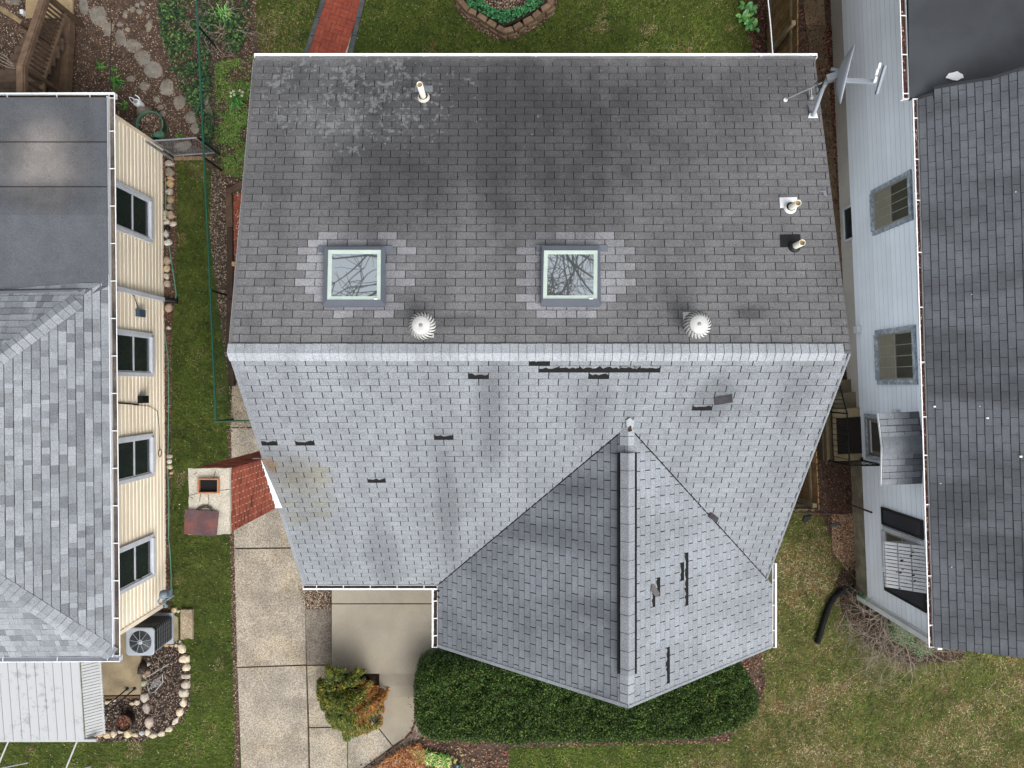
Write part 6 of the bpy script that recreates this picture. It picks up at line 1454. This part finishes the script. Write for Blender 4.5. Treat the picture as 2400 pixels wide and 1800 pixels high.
def hedge():
    ZH = 1.3; top = [(978, 1572), (1000, 1556), (1120, 1556), (1400, 1560), (1640, 1540), (1725, 1556), (1765, 1600), (1788, 1650), (1782, 1690), (1740, 1716), (1660, 1738), (1500, 1748), (1200, 1752), (1020, 1744), (985, 1735), (972, 1700), (970, 1620)]
    q = np.array([tuple(P(a, b, ZH)[:2]) for a, b in top]); n = 260000; lo, hi = q.min(0), q.max(0)
    p = rng.random((n, 2))*(hi-lo)+lo; p = p[inpoly(p[:, 0], p[:, 1], q)]
    d = np.full(len(p), 9.0); 
    for i in range(len(q)):
        a, b = q[i], q[(i+1) % len(q)]; ab = b-a; t = np.clip(((p-a)@ab)/(ab@ab), 0, 1); d = np.minimum(d, np.linalg.norm(p-(a+t[:, None]*ab), axis=1))
    f = np.clip(d/.22, 0, 1); z = ZH-.34*(1-f)**2+(vnoise(p[:, 0], p[:, 1], 31, .32)-.5)*.14+(vnoise(p[:, 0], p[:, 1], 32, .09)-.5)*.16
    z -= .10*np.clip((p[:, 0]-P(1650, 0, 1.3).x)/1.0, 0, 1)
    pts = np.c_[p, z]; nr = np.tile([0, 0, 1.0], (len(p), 1))
    A = foliage_shell(pts, nr, 190000, .034, ['#33471f', '#46602a', '#1d2c17', '#5c7233', '#5e4a30'], [.26, .3, .24, .18, .02], 'foliage', hg_, jitter=.05, aspect=.5)
    side = []
    for i in range(len(q)):
        a, b = q[i], q[(i+1) % len(q)]; L_ = np.linalg.norm(b-a); k = int(L_*2600); t = rng.random(k); nn = np.array([(b-a)[1], -(b-a)[0]])/L_; cen = q.mean(0)
        if nn@(a-cen) < 0: nn = -nn
        zz = rng.random(k)*1.1; side.append(np.c_[a+t[:, None]*(b-a)+nn*.0, zz, np.tile(nn, (k, 1)), np.zeros(k)])
    sd_ = np.vstack(side); foliage_shell(sd_[:, :3], sd_[:, 3:], 42000, .045, ['#2f4420', '#3f5628', '#22341b', '#51632f'], [.3, .3, .25, .15], 'side_foliage', hg_, jitter=.05)
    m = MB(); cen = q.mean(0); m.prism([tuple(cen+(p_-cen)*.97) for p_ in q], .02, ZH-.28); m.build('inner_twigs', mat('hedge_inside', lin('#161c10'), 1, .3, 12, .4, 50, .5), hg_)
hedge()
m = MB(); r_ = random.Random(3)
for k in range(14): c = P(1662+r_.uniform(-9, 9), 1642+r_.uniform(-14, 14), 1.28+r_.uniform(0, .04)); s_ = .02; m.add([c+Vector((-s_, 0, 0)), c+Vector((0, s_, .01)), c+Vector((s_, 0, 0)), c+Vector((0, -s_, .01))], [(0, 1, 2, 3)], lin('#c9a83a'))
m.build('yellow_sprig', M['leaf'], hg_, fix=False)

# ---- weeping evergreen bush
bush = thing('evergreen_bush', (P(820, 1640, .8).x, P(820, 1640, .8).y, 0), 'drooping green evergreen bush with orange browned side beside the porch steps', 'bush')
def bushf():
    c = P(826, 1612, 1.25); n = 120000; ang = rng.random(n)*6.283; r = np.sqrt(rng.random(n)); px = []; 
    u, v = np.cos(ang)*r, np.sin(ang)*r
    # outline in the picture: wide at the top right, trailing to the lower left
    cx_, cy_ = P(818, 1650, .7)[:2]; rx, ry = .68, .93
    lobes = 1+.09*np.sin(ang*7+1)+.06*np.sin(ang*13+.5)+.05*np.sin(ang*23)
    x = cx_+u*rx*lobes-.10*v; y = cy_+v*ry*lobes; dome = np.sqrt(np.clip(1-(u*u+(v-.25)**2/1.5), 0, 1))
    clump = vnoise(x, y, 41, .17)*.6+vnoise(x, y, 42, .07)*.4
    z = .12+dome*1.15-.25*np.clip(-v, 0, 1)+(clump-.5)*.42
    pts = np.c_[x, y, np.clip(z, .08, 2)]; nr = np.c_[u*.9, v*1.1-.5, np.full(n, .55)]; nr /= np.linalg.norm(nr, axis=1)[:, None]
    keep = clump > (.30+.17*np.clip(r*1.3-.4, 0, 1)+.12*np.clip(-v, 0, 1)*(vnoise(x, y, 44, .1) > .4)); pts, nr = pts[keep], nr[keep]; u, v, clump = u[keep], v[keep], clump[keep]
    k = rng.choice(len(pts), 62000); p = pts[k]+(rng.random((len(k), 3))-.5)*.06; nn = nr[k]; uu, vv, cc_ = u[k], v[k], clump[k]
    d = nn*.9+rng.normal(size=(len(k), 3))*.38; d[:, 2] -= .25; d /= np.linalg.norm(d, axis=1)[:, None]; e = np.cross(d, [0, 0, 1.0])+rng.normal(size=d.shape)*.2; e /= np.linalg.norm(e, axis=1)[:, None]; s = (.075*(.5+.8*rng.random(len(k))))[:, None]
    V_ = np.stack([p-d*s*.5, p+e*s*.13, p+d*s*.6, p-e*s*.13], 1).reshape(-1, 3)
    g = np.array([lin(h) for h in ('#35481f', '#4c5c28', '#263a1b', '#6b6a2c')]); o_ = np.array([lin(h) for h in ('#8f5a2c', '#a86f38', '#6f4a2c', '#7a6038')])
    w_ = np.clip(1.5*(uu*.9-.35*vv-.30)+(vnoise(p[:, 0], p[:, 1], 43, .2)-.5)*1.5, 0, 1); io = rng.random(len(k)) < w_
    yel = (rng.random(len(k)) < .12+.3*(vv > .2)*(vnoise(p[:, 0], p[:, 1], 45, .15) > .7)); C_ = np.where(io[:, None], o_[rng.integers(0, 4, len(k))], g[rng.integers(0, 4, len(k))]); C_ = np.where((yel & ~io)[:, None], np.array(lin('#87802f')), C_)*(.6+.8*rng.random((len(k), 1)))
    fast('foliage', V_, np.arange(len(k)*4).reshape(-1, 4), C_, M['leaf'], bush)
    m = MB(); r_ = random.Random(6); b = Vector((cx_, cy_+.2, 0))
    for i in range(30):
        a = r_.random()*6.283; R_ = r_.uniform(.3, .8); m.tube([b, b+Vector((math.cos(a)*.2*R_, math.sin(a)*.3*R_, .7)), b+Vector((math.cos(a)*.6*R_, math.sin(a)*.85*R_-.1, .75)), b+Vector((math.cos(a)*.75*R_, math.sin(a)*R_-.15, .45))], [.02, .014, .009, .004], 5)
    m.build('branches', M['bark_dark'], bush)
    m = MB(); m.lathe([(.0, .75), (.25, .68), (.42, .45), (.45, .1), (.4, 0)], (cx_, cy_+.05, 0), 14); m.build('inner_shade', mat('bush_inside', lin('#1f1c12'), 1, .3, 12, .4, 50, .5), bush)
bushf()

# ---- bare shrubs
def bare(name, c, spread, h, n, seed, label, cat='shrub', mt='bark', r0=.016, depth=4, up=.6, group=None, lim=None, trunk=None):
    r = random.Random(seed); m = MB(); t = thing(name, c, label, cat, group)
    def grow(p, d, L_, rad, k):
        pts = [p]; q = p.copy()
        for i in range(3):
            d = (d+Vector((r.gauss(0, .22), r.gauss(0, .22), r.gauss(0, .14)))).normalized(); q = q+d*L_/3
            if q.z < .03: q.z = .03
            if lim and not lim(q): return
            pts.append(q.copy())
        m.tube(pts, [rad, rad*.9, rad*.78, rad*.62], 5 if rad > .004 else 3, caps=False, col=(r.uniform(.8, 1.2),)*3)
        if k < depth:
            for j in range(r.choice((2, 2, 3, 3))):
                ax = Vector((r.gauss(0, 1), r.gauss(0, 1), r.gauss(0, .5))).normalized(); grow(pts[r.choice((-1, -1, -2))], (d*.9+ax*.75).normalized(), L_*r.uniform(.6, .85), rad*.58, k+1)
    for i in range(n):
        a = 6.283*i/n+r.uniform(-.4, .4); d = Vector((math.cos(a)*spread, math.sin(a)*spread, up*r.uniform(.5, 1.2))).normalized(); grow(Vector(c)+Vector((math.cos(a)*.05, math.sin(a)*.05, .02)), d, h*r.uniform(.38, .55), r0, 0)
    m.build('branches', M[mt], t, fix=False); return t
sh = bare('bare_shrub', P(2078, 1436), 1.0, 1.35, 26, 5, 'tangled bare grey shrub by the front corner of the white house', r0=.021, depth=5)
bare('bare_shrub', P(2010, 1350), 1.0, .55, 10, 9, 'small wiry dead shrub against the white house foundation', r0=.006, depth=3, mt='bark_dark')
bare('bare_shrub', P(520, 75), 1.1, .85, 8, 12, 'tangle of grey dead branches in the ivy above the middle house corner', r0=.018, depth=3)
bare('bare_shrub', P(375, 1575), 1.0, .55, 6, 14, 'few bleached thin stems in the stone bordered front bed', r0=.008, depth=2)
bare('bare_shrub', P(365, 1680), 1.0, .45, 5, 15, 'pale arching dead stems near the lower stones of the front bed', r0=.006, depth=2)
pts = scatter_poly([(2075, 1385), (2125, 1400), (2160, 1500), (2110, 1530), (2065, 1480)], 5000); kk = vnoise(pts[:, 0], pts[:, 1], 51, .22) > .42
leaflets(pts[kk], .1, .028, ['#4f6a45', '#5f7a55', '#3b5234', '#6d8460'], 'shrub_leaves', 'leaf', parent=sh, zj=.6, tilt=.7, kind=None)
pts = scatter_poly([(1995, 1378), (2022, 1382), (2020, 1405), (2000, 1402)], 500); leaflets(pts, .3, .03, ['#2f6a3a', '#3f7d45'], 'green_sprig', 'leaf', parent=sh, zj=.2, tilt=.7, kind=None)
# black corrugated drain pipe
dp = thing('drain_pipe', P(1930, 1450), 'black corrugated drain pipe curving over the grass from the white house corner', 'drain pipe')
pp = [(2030, 1400), (2012, 1388), (1992, 1382), (1972, 1386), (1955, 1400), (1944, 1418), (1936, 1440), (1928, 1465), (1921, 1490), (1915, 1508)]
path = []; 
for i in range(len(pp)-1):
    a, b = P(*pp[i], .07), P(*pp[i+1], .07); k = max(2, int((b-a).length/.011)); path += [a+(b-a)*j/k for j in range(k)]
m = MB(); m.tube(path, [.070 if (i//1) % 2 else .060 for i in range(len(path))], 12, smooth=False); m.build('corrugated_pipe', M['black'], dp, fix=False)

# ---- reflected in the skylights: tall bare tree in the back garden, north of the picture
bt_ = thing('bare_tree', (-1.0, 11.6, 0), 'tall leafless tree in the back garden, seen only mirrored in the skylights', 'tree')
r = random.Random(77); m = MB()
def grow(p, d, L_, rad, k):
    pts = [p]; q = p.copy()
    for i in range(4):
        d = (d+Vector((r.gauss(0, .17), r.gauss(0, .17), r.gauss(.03, .13)))).normalized(); q = q+d*L_/4; pts.append(q.copy())
    if any(abs(p_.y) < .56*(H-p_.z)+.4 and p_.z < H for p_ in pts) : return
    m.tube(pts, [rad*(1-.12*i) for i in range(5)], 5, caps=False, smooth=True)
    if k < 6:
        for j in range(r.choice((2, 3, 3, 3))): grow(pts[r.choice((-1, -1, -2, -3))], (d+Vector((r.gauss(0, .62), r.gauss(0, .62), r.gauss(.0, .45)))).normalized(), L_*r.uniform(.68, .86), rad*.62, k+1)
m.tube([(-1.0, 11.6, 0), (-1.05, 11.6, 4), (-.9, 11.5, 8), (-.8, 11.4, 11)], [.30, .26, .21, .18], 10); 
for j, (dx, dy, dz) in enumerate(((-.7, -.5, 1), (.6, -.6, 1), (.1, -.2, 1.2), (.8, .2, 1), (-.3, -.9, .9), (.3, -.9, 1.0), (-.9, -.7, .7), (.9, -.8, .8), (0, -1, .6))): grow(Vector((-.85, 11.45, 9.5+.25*j)), Vector((dx, dy, dz)).normalized(), 3.4, .11, 1)
m.build('trunk_and_limbs', M['bark_dark'], bt_, fix=False)

# ============================================================ small things on the ground at the left
fn = thing('chain_link_fence', P(533, 700), 'green coated chain link fence running down the strip between the left and middle houses', 'fence')
zt2 = 1.0
A0, A1, A2 = P(459, -40, zt2), P(506, 988, zt2), P(640, 984, zt2)
m = MB(); m.tube([A0, P(476, 330, zt2), P(487, 560, zt2), A1], .021, 8); m.build('top_rail', M['green_rail'], fn)
m = MB(); m.tube([A1, A2], .019, 8); m.build('top_rail', M['green_rail'], fn)
for px, py, mt in ((478, 369, 'iron'), (493, 680, 'iron'), (506, 988, 'iron'), (463, 60, 'iron')):
    p = P(px, py, zt2); m = MB(); m.tube([(p.x, p.y, 0), (p.x, p.y, zt2)], .024, 8); m.build('post', M['iron'], fn); m = MB(); m.lathe([(.0, .04), (.02, .03), (.03, 0)], p, 10); m.build('post_cap', M['green_rail'], fn)
m = MB(); L_ = (A1-A0).length; kx = int(L_/.075)
for i in range(kx):
    for s_ in (1, -1):
        a = A0+(A1-A0)*(i/kx); b = A0+(A1-A0)*((i+6*s_)/kx)
        if not 0 <= i+6*s_ <= kx: continue
        f = lambda t: (lambda y: P(459+(506-459)*t, -40+1028*t, zt2))(0)
        m.beam(Vector((a.x, a.y, .03)), Vector((b.x, b.y, .97)), .0022, .0022)
m.build('wire_mesh', M['green_rail'], fn, kind='stuff', fix=False)
gt = thing('metal_gate', P(450, 365), 'small galvanised pipe gate with chain link mesh at the rear corner of the cream house', 'gate')
t0, t1 = P(357, 330, 1.08), P(459, 323, 1.08); b0, b1 = P(407, 368, .08), P(494, 361, .08); b0.x, b0.y = t0.x, t0.y; b1.x, b1.y = t1.x, t1.y
for a, b in ((t0, t1), (b0, b1), (t0, b0), (t1, b1)): m = MB(); m.tube([a, b], .019, 8); m.build('frame_rail', M['grey_metal'], gt)
p = P(343, 332, 1.2); m = MB(); m.tube([(p.x, p.y, 0), (p.x, p.y, 1.2)], .03, 10); m.build('gate_post', M['grey_metal'], gt)
p2 = P(464, 322, 1.15); m = MB(); m.tube([(p2.x, p2.y, 0), (p2.x, p2.y, 1.15)], .026, 10); m.build('gate_post', M['iron'], gt)
m = MB()
for i in range(26):
    for s_ in (1, -1):
        f = i/26; g = f+s_*.5; 
        z0, z1, fa, fb = .08, 1.08, f, g
        if g > 1: z1 = .08+(1-f)/.5; fb = 1
        if g < 0: z1 = .08+f/.5; fb = 0
        a = b0+(b1-b0)*fa; b = b0+(b1-b0)*fb; m.beam(Vector((a.x, a.y, z0)), Vector((b.x, b.y, min(z1, 1.08))), .003, .003)
m.build('wire_mesh', M['grey_metal'], gt, kind='stuff', fix=False)
m = MB()
for i in range(4): a = 408+i*22; m.hexa([P(a, 376, 0), P(a+21, 375, 0), P(a+21, 366, 0), P(a, 367, 0)], [P(a, 376, .05), P(a+21, 375, .05), P(a+21, 366, .05), P(a, 367, .05)])
tag(m.build('threshold_bricks', M['retain']), 'row of tan bricks under the small gate', 'edging')
hs = MB(); hp = [(388, 415), (389, 450), (388, 480), (390, 520), (392, 560), (397, 580), (403, 620), (409, 660), (413, 690), (410, 706)]
hs.tube([P(*p, .04) for p in hp], .014, 6); hs.tube([P(*p, .03) for p in [(386, 780), (394, 840), (395, 900), (395, 980), (394, 1040), (393, 1100), (396, 1180), (395, 1260), (399, 1300), (401, 1350), (401, 1388)]], .012, 6)
tag(hs.build('garden_hose', M['hose']), 'thin green garden hose lying along the foot of the cream wall', 'garden hose')
# watering can
wc = thing('watering_can', P(326, 240), 'white watering can standing among the rear garden leaves', 'watering can')
m = MB(); c = P(331, 248, 0); m.lathe([(.085, .0), (.085, .2), (.07, .23), (.045, .24)], c, 20); m.lathe([(.0, .2), (.055, .2)], c, 16, col=(.5, .5, .5)); m.build('can_body', M['white'], wc)
m = MB(); h0 = c+Vector((-.03, .04, .23)); m.tube([h0+Vector((.03, .0, 0)), h0+Vector((-.03, .03, .08)), h0+Vector((-.10, .05, .06)), h0+Vector((-.11, .0, -.02)), h0+Vector((-.06, -.05, -.12))], .011, 7); m.build('handle', M['white'], wc)
m = MB(); m.tube([c+Vector((.03, .06, .08)), c+Vector((.045, .12, .2)), c+Vector((.0, .15, .27))], [.022, .016, .014], 8); m.build('spout', M['white'], wc)
def tub(name, px, py, r, h, mt, label, fill, cols):
    t = thing(name, P(px, py), label, 'planter'); c = P(px, py, 0); m = MB(); m.lathe([(r*.85, 0), (r, h), (r*1.03, h), (r*1.03, h+.015), (r*.93, h+.015), (r*.92, h-.08)], c, 28); m.build('pot', M[mt], t)
    m = MB(); m.lathe([(.0, h-.05), (r*.93, h-.06)], c, 24); m.build('potting_soil', M[fill], t)
    a = rng.random(420)*6.283; rr = np.sqrt(rng.random(420))*r*.86; leaflets(np.c_[c.x+np.cos(a)*rr, c.y+np.sin(a)*rr], h-.05, .035, cols, 'pot_leaves', parent=t); return t
tub('planter', 367, 303, .31, .32, 'pot', 'large round green rimmed planter behind the cream house corner', 'soil', BROWN)
tub('planter', 303, 1683, .19, .25, 'potbrown', 'round dark planter full of brown leaves in the front bed', 'mulch', RUST)
m = MB(); c = P(374, 316, .3); stone_mesh(m, c, .14, .09, .06, .1, 3); tag(m.build('pot_stone', M['pot'], None), 'smooth pale green stone lying in the green planter', 'stone')
tk = MB(); c = P(338, 265, 0); tk.lathe([(.16, 0), (.12, .08), (.10, .16), (.0, .17)], c, 11); tag(tk.build('tree_stump', M['bark']), 'small grey tree stump between watering can and green planter', 'stump')
jug = thing('garden_pot', P(334, 1568), 'dark tipped over pot at the edge of the left patio', 'pot')
m = MB(); m.lathe([(.0, -.14), (.08, -.13), (.10, 0), (.085, .12), (.07, .12), (.07, 0), (.0, -.1)], P(334, 1567, .11), 16, Matrix(((1, 0, 0), (0, .5, -.87), (0, .87, .5)))); m.build('pot', M['potbrown'], jug)
for a, b, lb in (((299, 1614), (214, 1684), 'left one of two thin black rods leaning over the front bed'), ((316, 1614), (214, 1702), 'right one of two thin black rods leaning over the front bed')):
    m = MB(); pa = P(*a, .10); pb_ = P(*b, .95); m.tube([pa, pb_], .016, 8); m.lathe([(.04, 0), (.04, .01), (.0, .012)], pa, 8); tag(m.build('metal_rod', M['iron']), lb, 'rod')
tr = MB(); ctr = P(367, 1602, .25)
for k in range(5): tr.tube([P(349+k*5, 1612+k*-3+6, .2), P(362+k*4, 1592-k*2, .3)], .004, 4)
for k in range(4): tr.tube([P(350+k*2, 1600+k*4, .25), P(378, 1597+k*3, .28)], .004, 4)
tr.tube([P(346, 1608, .2), P(350, 1625, .2), P(362, 1622, .2), P(382, 1598, .3), P(380, 1580, .45)], .007, 5); tag(tr.build('wire_trellis', M['awning']), 'small white wire trellis lying in the front bed', 'trellis')
m = MB(); m.tube([P(339, 1590, .1), P(370, 1572, .25), P(396, 1556, .4)], .008, 5); tag(m.build('white_stick', M['awning']), 'long pale stick lying across the upper front bed', 'stick')
for i, (px, py, w_) in enumerate(((1598, 1320, 1),)): pass

# wooden deck stairs, top left
ds = thing('deck_stairs', P(110, 140), 'weathered brown wooden deck stairs with slanted baluster railing at the top left', 'deck')
def wb_(a, b, w_, h_, name, mt='wood', col=(1, 1, 1), up=(0, 0, 1)): m = MB(); m.beam(a, b, w_, h_, up, col); return m.build(name, M[mt], ds)
zt_, zb2_ = 2.05, 1.35
T0, T1, T2 = P(103, -14, 1.35), P(47, 155, zt_), P(47, 260, zt_)
B0, B1, B2 = P(150, 38, .65), P(95, 183, zb2_), P(95, 262, zb2_)
B1 = Vector((T1.x, T1.y, zb2_)); B2 = Vector((T2.x, T2.y, zb2_)); B0 = Vector((T0.x, T0.y, .62))
wb_(T1, T0, .13, .04, 'cap_rail', col=(1.25, 1.2, 1.15)); wb_(T2, T1, .13, .04, 'cap_rail', col=(1.25, 1.2, 1.15))
wb_(T1+Vector((.085, 0, -.05)), T0+Vector((.085, 0, -.05)), .035, .09, 'side_rail', col=(.95, .9, .85)); wb_(T2+Vector((.085, 0, -.05)), T1+Vector((.085, 0, -.05)), .035, .09, 'side_rail', col=(.95, .9, .85))
wb_(B1, B0, .10, .05, 'bottom_rail', col=(1.1, 1.08, 1.0)); wb_(B2, B1, .10, .05, 'bottom_rail', col=(1.1, 1.08, 1.0))
for i in range(17): f = (i+.5)/17; a = B1+(B0-B1)*f; b = T1+(T0-T1)*f; wb_(a, b, .035, .035, 'baluster', col=(.62, .56, .5), up=(0, 1, 0))
for i in range(6): f = (i+.5)/6; a = B2+(B1-B2)*f; b = T2+(T1-T2)*f; wb_(a, b, .035, .035, 'baluster', col=(.62, .56, .5), up=(0, 1, 0))
for p in (T0, T1): wb_(Vector((p.x+.02, p.y, .0)), Vector((p.x+.02, p.y, p.z-.03)), .09, .09, 'newel_post', col=(.7, .65, .58), up=(0, 1, 0))
dd_ = (T0-T1); 
for i in range(7):
    f = .10+i/7.6; c = T1+dd_*f; z = 1.12-.15*i*1.0; a = Vector((c.x-.08, c.y, z)); wb_(a, a+Vector((-1.0, .0, 0)), .27, .035, 'tread', col=(.9+.1*(i % 2),)*3)
for i in range(12):
    y0 = T1.y-.03-i*.145; wb_(Vector((-12.6, y0, 1.18)), Vector((T1.x-.05, y0, 1.18)), .138, .03, 'deck_board', col=((.62, .55, .5)[0]*(.9+.2*((i*3) % 4)/4),)*3)
la, lb_ = P(-60, -20, 2.05), P(50, 52, 1.75); wb_(la, lb_, .10, .05, 'cap_rail', 'fence_grey'); m = MB(); 
for i in range(12): f = i/12; a = la+(lb_-la)*f; wb_(Vector((a.x, a.y, .3)), a-Vector((0, 0, .05)), .14, .02, 'side_plank', 'timber', (1.2, .9, .75), up=(.6, .8, 0))
wb_(P(160, 45, .25), P(148, 270, .25), .22, .2, 'ground_timber', col=(1.05, 1.0, .9)); wb_(P(138, 60, .5), P(120, 262, .5), .14, .1, 'stringer', col=(.7, .68, .62))
m = MB(); 
for k in range(4): m.tube([P(-5, 122+k*8, 1.5), P(14, 132+k*8, 1.55), P(30+k*2, 150+k*4, 1.5)], .009, 5)
tag(m.build('dead_branch', M['bark']), 'pale bare branch poking over the deck at the left picture edge', 'branch')
m = MB(); c = P(53, 29, .1); m.box(c-Vector((.04, .05, .1)), c+Vector((.04, .05, .04))); tag(m.build('white_block', M['white']), 'small white box on the ground beside the tan slab', 'box')
m = MB(); m.tube([P(261, 45, 3.1), P(258, 215, 3.1)], .008, 5); tag(m.build('overhead_wire', M['iron']), 'thin dark wire crossing above the flagstones', 'wire')

# ---- wooden fences at the right
def pick_fence(A, B, ht, name_label, mt='fence', pw=.14, side=1, cap=(1, 1, 1)):
    """vertical boards from A to B with two rails on the camera side and a post every 2.2 m"""
    t = thing('wooden_fence', A, name_label, 'fence'); A, B = Vector(A), Vector(B); d = (B-A); L_ = d.length; d.normalize(); n_ = Vector((-d.y, d.x, 0))*side; k = int(L_/pw); r = random.Random(int(A.x*31)); 
    for i in range(k):
        a = A+d*(i*pw+.003); b = A+d*((i+1)*pw-.005); h = ht+r.uniform(-.012, .012); v = r.uniform(.7, 1.15); m = MB(); q = [a, b, b+n_*-.02, a+n_*-.02]; f = lambda z, s=0: [Vector((p.x, p.y, z)) for p in q]
        c0, c1 = a+d*.03, b-d*.03; q2 = [c0, c1, c1-n_*.02, c0-n_*.02]
        m.hexa(f(.03), f(h-.03)); m.hexa(f(h-.03), [Vector((p.x, p.y, h)) for p in q2]); ob = m.build('board', M[mt], t, fix=True); ob.color = (v, v*r.uniform(.93, 1), v*r.uniform(.85, 1), 1)
    for z in (.35, ht-.28): m = MB(); m.beam(A+n_*.03+Vector((0, 0, z)), B+n_*.03+Vector((0, 0, z)), .04, .09, col=(1.1, 1.08, 1.05)); m.build('rail', M['fence_grey'], t)
    for i in range(int(L_/2.2)+1): a = A+d*min(i*2.2+.1, L_-.05)+n_*.07; m = MB(); m.beam((a.x, a.y, 0), (a.x, a.y, ht-.02), .09, .09, up=(0, 1, 0)); m.build('post', M['fence_grey'], t)
    return t
a = P(1869, 0, 1.8); x_ = a.x
pick_fence((x_, 5.3, 0), (x_+.0, 12.0, 0), 1.8, 'brown board fence at the right end of the rear lawn', side=1)
a, b = P(1919, 1196, 1.8), P(1905, 1020, 1.8)
pick_fence((a.x, a.y, 0), (b.x, b.y+.9, 0), 1.8, 'brown board fence between middle house and side stoop', side=1)
pick_fence((a.x-1.6, a.y+.02, 0), (a.x-.02, a.y+.02, 0), 1.8, 'short fence return closing the gap beside the middle house', mt='fence_grey', side=1)
m = MB(); p = P(2043, 1201, 1.15); m.tube([(p.x-.0, p.y, 0), p], .022, 8); tag(m.build('iron_post', M['rust']), 'thin rusty post standing against the white house foundation', 'post')
m = MB(); a, b = P(1850, 1203, .5), P(1990, 1205, .5); m.tube([a, b], .012, 6); 
for i in range(8): q = a+(b-a)*i/7; m.tube([(q.x, q.y, 0), q], .008, 5)
tag(m.build('low_wire_fence', M['rust']), 'low rusty garden edging at the foot of the fence corner', 'edging')
m = MB(); q = [P(*p, .05) for p in ((1884, 1212), (1903, 1208), (1892, 1223), (1884, 1226))]; m.hexa([p-Vector((0, 0, .05)) for p in q], q); tag(m.build('black_scrap', M['black']), 'black plastic scrap on the grass by the fence corner', 'scrap')
m = MB(); q = [P(*p, .05) for p in ((1947, 1229), (1969, 1223), (1971, 1230), (1948, 1236))]; m.hexa([p-Vector((0, 0, .05)) for p in q], q); tag(m.build('grey_brick', M['slate_edge']), 'flat grey paver lying on the wood chips', 'paver')
m = MB(); m.tube([P(1798, -20, 3.4), P(1806, 60, 3.4), P(1815, 180, 3.5)], .012, 6); tag(m.build('white_cable', M['white']), 'white cable hanging above the rear board fence', 'cable')
m = MB(); m.tube([P(1529, 1777, .05), P(1530, 1775, .05)], .01, 4)
for pts in ([(1790, 1768), (1787, 1784), (1783, 1800)], [(2030, 1575), (2045, 1592), (2070, 1600)], [(1855, 1690), (1853, 1730)], [(2080, 1630), (2100, 1648)]): m.tube([P(*p, .03) for p in pts], .0035, 4)
tag(m.build('fallen_twigs', M['bark']), 'few bare twigs fallen on the lower right lawn', 'twigs', kind='stuff')
# dead leaves lying in the two right-hand gutters
for (A_, B_, nn) in ((E0, E1, 900), (lowr(2131, 232), lowr(2110, -420), 420)):
    q = gleaves(A_, B_, 0, nn, 5); leaflets(q[:, :2], q[:, 2], .035, ['#5a2f26', '#7a4a3a', '#3a211c', '#c0a898'], 'gutter_leaves', parent=RR_)
q_ = None
